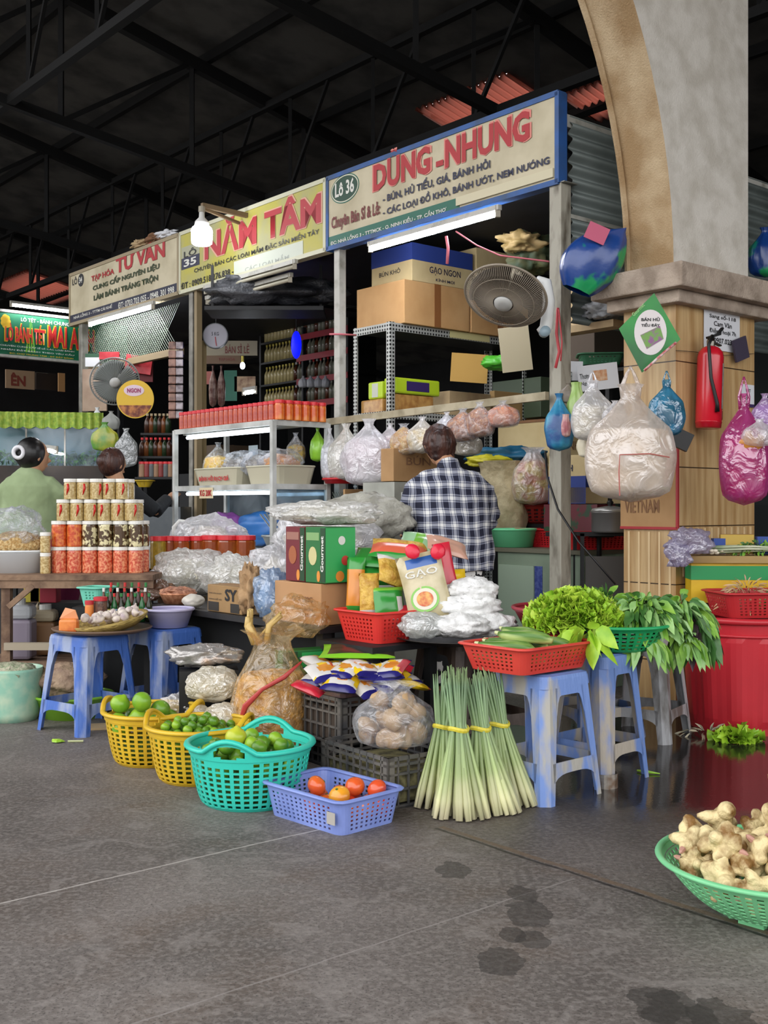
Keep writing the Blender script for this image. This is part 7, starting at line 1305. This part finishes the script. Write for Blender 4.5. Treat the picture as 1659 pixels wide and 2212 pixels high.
# --- seated person in the light green top
po = thing('person', 'seated person in a pale green top and magenta trousers with a white hair clip', 'person', (at(65, 0, 7.35).x, 7.35, 0)); s7 = 7.35 / 2400; Z = lambda y: H - (y - 1095) * s7
S = MB(); hc = V3((.02, .03, Z(985))); r_, up_, Mx = head(S, hc, V3((.75, .6, -.12))); S.tube([(0, 0, Z(1050)), (0.01, .01, Z(1020)), (.015, .02, Z(995))], [.08, .052, .05], 12)
S.tube([(-.01, 0, Z(1195)), (0, 0, Z(1120)), (0, .0, Z(1045))], [.15, .14, .13], 16, sq=.75)
for s_, e_, h_ in ((-1, V3((-.22, .1, Z(1130))), V3((-.10, .33, Z(1140)))), (1, V3((.235, .12, Z(1130))), V3((.12, .35, Z(1145))))): S.tube([V3((s_ * .155, .0, Z(1060))), e_], [.05, .04], 10); S.tube([e_, h_], [.038, .026], 10); hand(S, h_, h_ - e_, s_)
kn = [V3((.10 * s_ + .17, -.34 + .1 * (s_ < 0), .57)) for s_ in (-1, 1)]; kn = [V3((.12, -.1, .60)), V3((.32, -.30, .56))]; ft_ = [V3((.10, -.08, .06)), V3((.24, -.33, .06))]
for k in (0, 1): S.tube([V3((-.05 + .12 * k, 0, Z(1195))), kn[k], ft_[k]], [.09, .06, .035], 10); S.tube([ft_[k] - V3((.04, 0, .03)), ft_[k] + V3((.08, .02, -.03))], [.03, .03], 8)
S.build('body', skin, po, remesh=.0085)
gt = mat('pale_green_fleece', '93a47c', .9, c2='86976f', scale=5, bump=.2, bscale=14)
S = MB(); S.tube([(-.02, 0, Z(1168)), (-.01, 0, Z(1140)), (0, 0, Z(1090)), (0, 0, Z(1050)), (0, 0, Z(1030)), (.01, .01, Z(1012))], [.185, .19, .18, .175, .12, .06], 28, sq=.72)
for s_, e_, h_ in ((-1, V3((-.225, .1, Z(1135))), V3((-.12, .28, Z(1140)))), (1, V3((.235, .12, Z(1130))), V3((.13, .30, Z(1145))))): S.tube([V3((s_ * .05, 0, Z(1043))), V3((s_ * .12, 0, Z(1048))), V3((s_ * .18, .02, Z(1066))), e_], [.06, .065, .07, .065], 12); S.tube([e_, h_], [.06, .045], 10)
o = S.build('green_top', gt, po, remesh=.009); wrinkle(o, .02)
S = MB(); mg = mat('magenta_cloth', '7a1448', .7, c2='6a0f3e', scale=4)
for k in (0, 1): S.tube([V3((-.06 + .12 * k, 0, Z(1190))), kn[k] + V3((0, 0, .01)), kn[k] * .4 + ft_[k] * .6, ft_[k] + V3((0, 0, .08))], [.13, .105, .085, .07], 14)
S.build('magenta_trousers', mg, po, remesh=.011)
bh = mat('black_hair', '0c0b0c', .35, c2='1a1818', scale=30); S = MB(); S.ell(hc - V3((.02, .02, -.016)), (.092, .10, .112), 20, 14, rot=Mx); S.ell(hc + V3((-.075, -.055, .01)), (.05, .05, .055), 12, 8); S.build('hair', bh, po, remesh=.008)
MB().tube([(hc.x - .07 + .032 * cos(a), hc.y - .115, hc.z + .02 + .036 * sin(a)) for a in [k * pi / 10 for k in range(20)]], .013, 8, closed=True).build('hair_clip', mat('white_clip', 'dcdce0', .4), po, smooth=True)
t = thing('plastic_stool', 'dark stool on which the person in the green top sits', 'stool', (at(60, 0, 7.35).x, 7.38, 0)); MB().box(-.17, .17, -.17, .17, .60, .64).build('seat', darkm, t); [MB().box(x, x + .04, y, y + .04, 0, .60).build('leg', darkm, t) for x in (-.17, .13) for y in (-.17, .13)]
# --- third person behind the jars
p3 = thing('person', 'person in black with tied brown hair, mostly hidden behind the jar stack', 'person', (at(245, 0, 7.9).x, 7.9, 0)); s8 = 7.9 / 2400; Z = lambda y: H - (y - 1095) * s8
S = MB(); hc = V3((0, 0.0, Z(1003))); r_, up_, Mx = head(S, hc, V3((.5, .8, -.35))); S.tube([(.0, -.02, Z(1010)), (.03, -.0, Z(1045))], [.05, .06], 10); S.tube([(.03, 0, Z(1045)), (.02, 0, Z(1120)), (0, 0, .55)], [.12, .14, .16], 14, sq=.75)
for s_, e_, h_ in ((1, V3((.28, .08, Z(1105))), V3((.34, .3, Z(1075)))), (-1, V3((-.2, .1, Z(1110))), V3((-.05, .32, Z(1100))))): S.tube([V3((s_ * .14, 0, Z(1068))), e_], [.05, .04], 10); S.tube([e_, h_], [.038, .025], 10); hand(S, h_, h_ - e_, s_)
for k in (-1, 1): S.tube([(k * .09, 0, .58), (k * .12, .28, .50), (k * .12, .28, .08)], [.1, .07, .05], 10)
S.build('body', skin, p3, remesh=.0085)
S = MB(); S.tube([(.03, .0, Z(1035)), (.03, 0, Z(1055)), (.02, 0, Z(1120)), (0, 0, .55)], [.09, .16, .17, .18], 20, sq=.72)
for s_, e_, h_ in ((1, V3((.28, .08, Z(1105))), V3((.33, .26, Z(1078)))), (-1, V3((-.2, .1, Z(1110))), V3((-.07, .28, Z(1102))))): S.tube([V3((s_ * .06, 0, Z(1056))), V3((s_ * .14, 0, Z(1068))), e_], [.06, .065, .06], 10); S.tube([e_, h_], [.055, .045], 10)
for k in (-1, 1): S.tube([(k * .09, 0, .58), (k * .12, .28, .50), (k * .12, .28, .10)], [.12, .09, .07], 10)
S.build('black_clothes', mat('black_cloth', '101114', .85), p3, remesh=.011)
S = MB(); S.ell(hc - V3((.01, .02, -.014)), (.09, .098, .11), 20, 14, rot=Mx); S.ell(hc + V3((-.05, -.07, .02)), (.055, .05, .05), 12, 8); S.build('hair', hm, p3, remesh=.008)
t = thing('plastic_stool', 'dark stool under the person in black', 'stool', (at(245, 0, 7.9).x, 7.92, 0)); MB().box(-.17, .17, -.17, .17, .33, .37).build('seat', darkm, t); [MB().box(x, x + .04, y, y + .04, 0, .33).build('leg', darkm, t) for x in (-.17, .13) for y in (-.17, .13)]
# ================================================================ BEHIND: LEFT STALLS
uS = -12.85
def far_sign():
    v0, v1 = 4.3, 6.55; t = thing('shop_sign', 'green shop sign with red words at the far left', 'sign', W(uS, v0, 2.86), VR); L_ = v1 - v0; hh = .52
    MB().box(0, L_, 0, .06, 0, hh).build('sign_panel', mat('far_green_sign', '16704a', .5, c2='0f5a3c', scale=2), t); f = MB(); f.box(-.02, L_ + .02, -.01, .07, -.02, .012); f.box(-.02, L_ + .02, -.01, .07, hh - .012, hh + .02); f.build('sign_frame', white_metal, t)
    def X(px): return onu(px, 0, uS)[0] - v0
    yo = mat('yellow_outline', 'e0b82c', .5); rd = mat('sign_red', 'c42a28', .5)
    for s, a, b_, z0, z1 in (('LÒ BÁNH TÉT', 11, 97, .17, .385), ('MAI ANH', 104, 203, .15, .40)): text(s, rd, t, X(a), X(b_), z0, z1, y=-.008, bold=.03); text(s, yo, t, X(a) - .012, X(b_) + .012, z0 - .012, z1 + .012, y=-.004, bold=.05)
    text('LÒ TÉT - BÁNH CHƯNG', inkwht, t, X(45), X(150), .42, .475, y=-.004, bold=.02); text('CHUYÊN CUNG CẤP SỈ LẺ CÁC LOẠI BÁNH', inkwht, t, X(0), X(160), .105, .135, y=-.004); text('NHẬN ĐẶT BÁNH THEO YÊU CẦU', inkwht, t, X(2), X(160), .06, .09, y=-.004); text('ĐC: CHỢ TRUNG TÂM - ĐT ĐẶT BÁNH', yo, t, X(20), X(158), .02, .045, y=-.004)
    for k in range(7): a = k * .9; MB().prism([(X(12 + 5 * cos(a)) + .035 * cos(b), .40 + .05 * sin(a) + .035 * sin(b)) for b in [j * pi / 5 for j in range(10)]], -.003, 0).build('printed_blossom', yo, t)
    for k in range(4): S = MB(); x = X(55 + 6 * k); S.add([(x, -.002, .06), (x + .02, -.002, .06), (x + .06 - .03 * k, -.002, .46)], [(0, 1, 2)]); S.build('printed_grass', mat('print_lime', '7ac03a', .5), t)
far_sign()
va_, za_ = onu(22, 662, uS + .1); vb_, zb_ = onu(156, 676, uS + .1); tube_lamp('lit tube lamp above the green sign at the far left', W(uS + .1, va_, 3.44), W(uS + .1, vb_, 3.44), True)
for v in (4.3, 6.5): t = thing('stall_post', 'dark post of the far left stall, %s one' % ('left' if v < 5 else 'right'), 'post', W(uS - .1, v, 0), VR); MB().box(-.03, .03, -.03, .03, 0, 2.84).build('shaft', darkm, t)
# framed sign and picture below
def fp(px, py, D): return at(px, py, D)
t = sheet('dim beige sign with brown letters under the green sign', 12, 76, 800, 840, 12.6, mat('dim_beige', '8c7358', .7), 0, 'hanging_sign', .02, rz=40); text('ÊN', mat('brown_red', '6a2c20'), t, -.11, .06, .03, .18, y=-.004, bold=.04)
t = sheet('dark framed picture beside the dim beige sign', 77, 124, 806, 842, 12.7, mat('dark_picture', '1f1814', .4), 0, 'picture_frame', .03, rz=40); t = sheet('small tan card right of the dark picture', 126, 141, 806, 846, 12.6, mat('tan_card', '9c7448', .6), 0, 'hanging_card', .02, rz=40)
# glass counter with greens
gc = thing('glass_counter', 'glass food counter with green fringe behind the person in the green top', 'counter', (at(-30, 0, 9.9).x, 9.9, 0), R(8)); wG = 1.02
MB().box(0, wG, 0, .5, 0, 1.45).build('counter_body', mat('counter_brown', '3c332c', .7, c2='2a2522', scale=4), gc); MB().box(0, wG, 0, .5, 1.87, 1.90).build('top_panel', mat('counter_top_green', '6c8a3c', .5), gc)
for x in (0, wG * .33, wG * .66, wG - .02): MB().box(x, x + .015, 0, .015, 1.45, 1.87).build('glass_post', steel, gc)
MB().box(0, wG, .002, .006, 1.45, 1.80).build('glass_pane', gl_, gc); S = MB(); S.grid(lambda u, v: (wG * u, -.02 + .012 * sin(u * 90), 1.93 - .13 * v - .02 * abs(sin(u * 30)) * v), 90, 2); S.build('green_fringe', mat('lime_fringe', '7a9a34', .6, c2='a8b84a', scale=30), gc)
MB().box(.02, wG - .02, .48, .49, 1.45, 1.87).build('mirror_back', mat('pale_back', '98a5a0', .4), gc)
for k in range(6): leafpile('leafy_vegetable', 'heap of leafy greens inside the glass counter, %s' % ('far left', 'second from left', 'third from left', 'fourth from left', 'fifth from left', 'far right')[k], gc.location + Vector((.1 + k * .16, .22 + .02 * k, 1.47)), 70, .07, .08, .12, .06, [hb2, hb1], 'vegetables', seed=70 + k)
tube_lamp('short glowing tube standing in for a bright reflection in the glass counter', at(92, 972, 9.75), at(122, 976, 9.75), True)  # glowing tube added in place of a bright reflection on the glass
# stall 34: board, fan, disc, packets
t = sheet('worn pinkish board fixed to the left steel post behind the fan', 176, 232, 797, 888, 10.6, mat('pinkish_board', 'a58e7c', .8, c2='8c7464', scale=5), 0, 'wooden_board', .02, rz=-10)
f2 = thing('wall_fan', 'grey wall fan in front of the pinkish board at the left', 'fan', at(248, 824, 9.9)); f2.rotation_euler = Vector((.25, -.85, -.35)).to_track_quat('Z', 'Y').to_euler(); fr = .215; S = MB(); S.tube([(fr * cos(a), fr * sin(a), 0) for a in [k * pi / 24 for k in range(48)]], .007, 6, closed=True)
for k in range(60):
    a = 2 * pi * k / 60
    for s_ in (1, -1): S.tube([(fr * cos(a), fr * sin(a), 0), (fr * .8 * cos(a), fr * .8 * sin(a), s_ * .035), (fr * .25 * cos(a), fr * .25 * sin(a), s_ * .05)], .0016, 4)
S.build('cage', mat('grey_cage', '8c8f8c', .4), f2); blades(f2, mat('grey_blade', '7d8380', .35)); MB().lathe([(.045, .03), (.05, .05), (.02, .065)], 20).build('hub_badge', mat('silver_badge', ''), f2, smooth=True); MB().lathe([(.05, -.05), (.07, -.08), (.05, -.15)], 18).build('motor_housing', white_metal, f2); b = MB(); b.bar((0, 0, -.1), (-.12, -.12, -.2), .04); b.build('arm', white_metal, f2)
dc = thing('round_sign', 'round yellow and brown advertising disc hung right of the grey fan', 'sign', at(292, 862, 9.8)); MB().prism([(.165 * cos(a), .17 * sin(a)) for a in [k * pi / 20 for k in range(40)]], 0, .012).build('disc', mat('disc_yellow', 'd9b01c', .4), dc)
MB().prism([(.155 * cos(a), .16 * sin(a) - .0) for a in [R(200) + k * R(140) / 16 for k in range(17)]], -.003, 0).build('food_picture', mat('food_brown', '6a2a14', .5, c2='c07a3c', scale=18), dc); MB().prism([(.09 * cos(a) - .01, .05 * sin(a) + .075) for a in [k * pi / 12 for k in range(24)]], -.003, 0).build('white_badge', mat('pinkish_badge', 'dcc4d0'), dc); text('NGON', mat('magenta_ink', '9a2a5c'), dc, -.07, .05, .055, .095, y=-.006, bold=.04)
redpk = mat('red_packet', 'b81f2c', .35, c2='d94a50', scale=8)
for k, (a, b_, c, d, rl) in enumerate(((214, 257, 760, 776, 0), (268, 325, 768, 806, 8), (300, 330, 775, 825, 0), (184, 214, 772, 792, 0))): t = sheet(('narrow red packet above the grey fan', 'red and white packet right of the grey fan top', 'dark red strip with yellow band beside the round disc', 'white card with black marks left of the fan top')[k], a, b_, c, d, 10.2 + .05 * k, (redpk, redpk, mat('deep_red', '701820'), paper)[k], 0, 'hanging_packet', .03, roll=rl)
t = sheet('green poster strip behind the mesh screen', 184, 330, 764, 772, 10.6, mat('dim_green_strip', '1f4a30'), 0, 'poster_strip', .01)
for k, (px, lab, m) in enumerate(((372, 'string of pinkish sachets hanging left of the double post', mat('pinkish_sachet', 'a07868', .35, c2='5c4038', scale=14)), (388, 'string of silvery sachets hanging beside the double post', mat('silver_sachet', '9c9498', .25, .4, c2='5a5054', scale=14)))):
    t = thing('sachet_strip', lab, 'sachets', at(px, 905, 9.0)); [MB().box(-.03, .03, -.01, .01, .07 * j + .002, .07 * j + .066).build('sachet', m, t, bev=.008) for j in range(9)]
hgL = lambda lab, px, y0, y1, D, w_, m, sd: hg(lab, px, y0, y1, D, w_, m, None, seed=sd, d=.06)
hgL('green and yellow packet bag hanging below the pinkish board', 226, 912, 975, 9.6, .24, mat('green_yellow_bag', '4f8a2c', .35, c2='c9b83a', scale=6, coat=.5), 3); hgL('pale grey bag hanging above the green packet bag', 240, 888, 930, 9.8, .16, mat('grey_bag', '8a8c88', .4), 4); hgL('translucent grey bag hanging left of the dark sauces', 272, 925, 1010, 9.4, .2, film('grey_film', (.7, .72, .72), .3), 5); hgL('white bag behind the second grey bag', 210, 880, 935, 10.1, .14, paper, 6)
# shelves of goods in the shade
def goods(labf, px0, px1, py, D, n, hh, mats, group, r_=.03, kind='bottle', lid=red):
    d = (at(px1, 0, D) - at(px0, 0, D)) / n; z = at(0, py, D).z; t = thing('shelf_board', 'dark shelf board carrying %s' % group, 'shelf', at(px0, py, D)); L_ = (at(px1, 0, D) - at(px0, 0, D)).length; MB().box(-.03, L_ + .03, -.02, .14, -.02, -.002).build('board', darkm, t); [MB().box(x, x + .03, .1, .13, -z, -.02).build('support', darkm, t) for x in (-.03, L_)]
    protos = []
    for i in range(n):
        q = at(px0, py, D) + d * (i + .5) + Vector((0, .045, 0)); m = mats[i % len(mats)]
        if i < len(mats): protos.append(bottle('bottle' if kind == 'bottle' else 'jar', labf, q, r_, hh, m, lid, None, group) if kind == 'bottle' else jar('small_jar', labf, q, r_, hh, m, lid, group))
        else: dup(protos[i % len(mats)], q)
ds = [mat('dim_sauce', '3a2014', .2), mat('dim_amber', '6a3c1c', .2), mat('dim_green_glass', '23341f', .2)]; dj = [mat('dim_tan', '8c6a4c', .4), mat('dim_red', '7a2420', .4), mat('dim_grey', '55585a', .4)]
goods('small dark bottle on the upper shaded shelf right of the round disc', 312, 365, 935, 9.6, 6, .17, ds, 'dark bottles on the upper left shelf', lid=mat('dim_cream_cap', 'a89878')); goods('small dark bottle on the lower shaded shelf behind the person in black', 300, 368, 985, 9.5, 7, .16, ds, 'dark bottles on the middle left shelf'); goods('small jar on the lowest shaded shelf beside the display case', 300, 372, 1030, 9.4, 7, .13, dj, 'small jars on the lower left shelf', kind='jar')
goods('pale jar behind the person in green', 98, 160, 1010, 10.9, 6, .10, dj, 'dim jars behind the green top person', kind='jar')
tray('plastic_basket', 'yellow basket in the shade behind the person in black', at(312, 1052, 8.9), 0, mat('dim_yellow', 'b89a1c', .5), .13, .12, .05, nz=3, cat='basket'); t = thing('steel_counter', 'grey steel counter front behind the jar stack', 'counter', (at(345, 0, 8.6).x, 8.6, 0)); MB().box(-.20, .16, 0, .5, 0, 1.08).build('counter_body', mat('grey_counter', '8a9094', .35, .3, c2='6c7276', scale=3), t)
t.name = 'steel_counter'
# ---------------- stall 35 interior: bottles on tall racks
vb = 6.6; glassy = [mat('clear_bottle', '6a6a5c', .15), mat('rice_vinegar', 'a89a6a', .15), mat('fish_sauce_dark', '4a2412', .15)]
ycap = mat('yellow_cap', 'b8a83a', .4); whc = mat('whitish_cap', 'a9a9a4', .4); rdr = mat('red_shelf_strip', '8a1f2c', .5)
uA, uB = onv(560, 0, vb)[0], onv(752, 0, vb)[0]; rk = thing('bottle_rack', 'tall dark rack of sauce bottles with red shelf edges', 'rack', W(uB, vb, 0), RZ); LB = uB - uA
for x in (-LB, -LB * .5, -.03): MB().box(x, x + .03, .0, .35, 0, 2.9).build('rack_upright', darkm, rk)
zs = [onv(645, y, vb)[1] for y in (870, 820, 770, 725)]
for k, z_ in enumerate(zs):
    MB().box(-LB, 0, 0, .35, z_ - .02, z_).build('shelf', darkm, rk); MB().box(-LB * (.55 if k else .45), 0, -.008, 0, z_ - .055, z_ + .005).build('red_edge', rdr, rk); n_ = 24; g = 'bottles on the %s shelf of the tall rack' % ('lowest', 'second', 'third', 'top')[k]; pr = {}
    for i in range(n_):
        x = -LB + .06 + i * (LB - .1) / n_; m = 1 if i < 9 else (0 if i % 3 else 2); cp_ = ycap if i < 9 else (whc if i % 2 else red); key = (m, cp_.name); pos = W(uB + x, vb + .06, z_ + .002); lab = ('yellow-capped', 'red-capped', 'white-capped')[0 if cp_ is ycap else (1 if cp_ is red else 2)] + ' bottle on the %s shelf of the tall rack' % ('lowest', 'second', 'third', 'top')[k] + (', dark one' if m == 2 else '')
        if key not in pr: pr[key] = bottle('sauce_bottle', lab, pos, .03, .19, glassy[m], cp_, None, g + ', ' + lab.split()[0] + (' dark' if m == 2 else ''))
        else: dup(pr[key], pos)
t = thing('blue_oval', 'bright pure blue oval object hanging before the bottle rack', 'lamp', at(640, 745, 9.6)); MB().ell((0, 0, 0), (.045, .045, .12), 16, 12).build('glowing_body', glow('blue_glow', '0a14ff', 1.6), t, smooth=True); t.name = 'hanging_blue_oval'  # blue oval given its own glow; what it is remains unidentified
MB().tube([(0, 0, .11), (0, 0, .2), (.0, .0, .95)], .003, 5).build('cord', darkm, t)
sc1 = thing('weighing_scale', 'round white dial of a hanging scale left of the bottle rack', 'scale', at(467, 727, 9.3)); MB().lathe([(.105, 0), (.108, .02), (.105, .05)], 32).build('scale_case', mat('scale_case', '70757a', .4), sc1, rot=(R(90), 0, 0)); MB().lathe([(.001, .0515), (.098, .0512)], 32, cap=(0, 0)).build('dial', mat('dial_white', 'a9a8b4', .5), sc1, rot=(R(90), 0, 0)); b = MB(); b.bar((0, -.056, -.01), (.01, -.056, -.085), .006); b.build('pointer', inkred, sc1); text('5 KG', inkblk, sc1, -.03, .03, .0, .03, y=-.0535); MB().tube([(0, 0, .1), (0, 0, .6)], .004, 5).build('hook_rod', darkm, sc1)
t = thing('wooden_post', 'tan wooden post behind the double steel post', 'post', (at(429, 0, 9.3).x, 9.32, 0), RZ); MB().box(-.045, .055, -.04, .04, 0, 2.47).build('shaft', mat('tan_post', 'a8946c', .8, c2='8a764e', scale=6, stretch=(4, 4, .4)), t)
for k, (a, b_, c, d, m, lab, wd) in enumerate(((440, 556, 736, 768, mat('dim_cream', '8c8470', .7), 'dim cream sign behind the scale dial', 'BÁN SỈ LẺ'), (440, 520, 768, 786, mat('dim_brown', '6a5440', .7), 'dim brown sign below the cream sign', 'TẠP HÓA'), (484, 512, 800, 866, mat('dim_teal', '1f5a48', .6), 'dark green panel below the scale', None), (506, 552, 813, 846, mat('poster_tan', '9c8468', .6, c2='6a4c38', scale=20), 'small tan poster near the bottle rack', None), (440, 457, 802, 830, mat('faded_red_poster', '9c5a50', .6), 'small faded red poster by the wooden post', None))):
    t = sheet(lab, a, b_, c, d, 10.4, m, 0, 'wall_sign', .015, rz=0)
    if wd: w9_ = (b_ - a) / 2400 * 10.4; text(wd, mat('dim_red_ink', '6a2a24'), t, -w9_ * .1, w9_ * .35, .02, (d - c) / 2400 * 10.4 * .8, y=-.003)
tube_lamp('short lit tube in the middle stall below the tan poster', at(526, 850, 9.9), at(552, 846, 9.9), True); t = thing('led_bulb', 'small lit bulb hanging in the middle stall by the rack', 'light bulb', at(524, 790, 9.2)); MB().ell((0, 0, 0), (.022, .022, .03), 12, 8).build('globe', glow('small_bulb', 'dfe8f4', 5), t, smooth=True); MB().lathe([(.012, .03), (.012, .08)], 8).build('socket', ycap, t)
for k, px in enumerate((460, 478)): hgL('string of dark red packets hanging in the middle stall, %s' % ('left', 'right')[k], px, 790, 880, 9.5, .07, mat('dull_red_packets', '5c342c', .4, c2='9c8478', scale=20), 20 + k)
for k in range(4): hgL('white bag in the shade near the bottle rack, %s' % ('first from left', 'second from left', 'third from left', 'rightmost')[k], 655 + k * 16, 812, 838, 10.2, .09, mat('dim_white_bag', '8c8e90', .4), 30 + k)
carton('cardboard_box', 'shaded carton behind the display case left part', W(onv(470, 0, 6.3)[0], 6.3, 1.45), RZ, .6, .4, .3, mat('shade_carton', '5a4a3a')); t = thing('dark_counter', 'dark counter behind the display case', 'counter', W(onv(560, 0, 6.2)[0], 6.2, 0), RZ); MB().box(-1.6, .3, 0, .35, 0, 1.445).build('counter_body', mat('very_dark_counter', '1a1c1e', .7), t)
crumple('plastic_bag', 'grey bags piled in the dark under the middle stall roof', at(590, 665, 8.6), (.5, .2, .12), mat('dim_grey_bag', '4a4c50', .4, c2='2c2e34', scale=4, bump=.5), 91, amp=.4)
t = thing('roof_rack', 'dark rack hung under the middle stall roof', 'rack', at(590, 700, 8.6) ); t.location.z = 2.6; MB().box(-.5, .4, -.2, .2, -.03, 0).build('rack_floor', darkm, t); [MB().box(x, x + .02, -.01, .01, 0, .35).build('hanger', darkm, t) for x in (-.48, .36)]
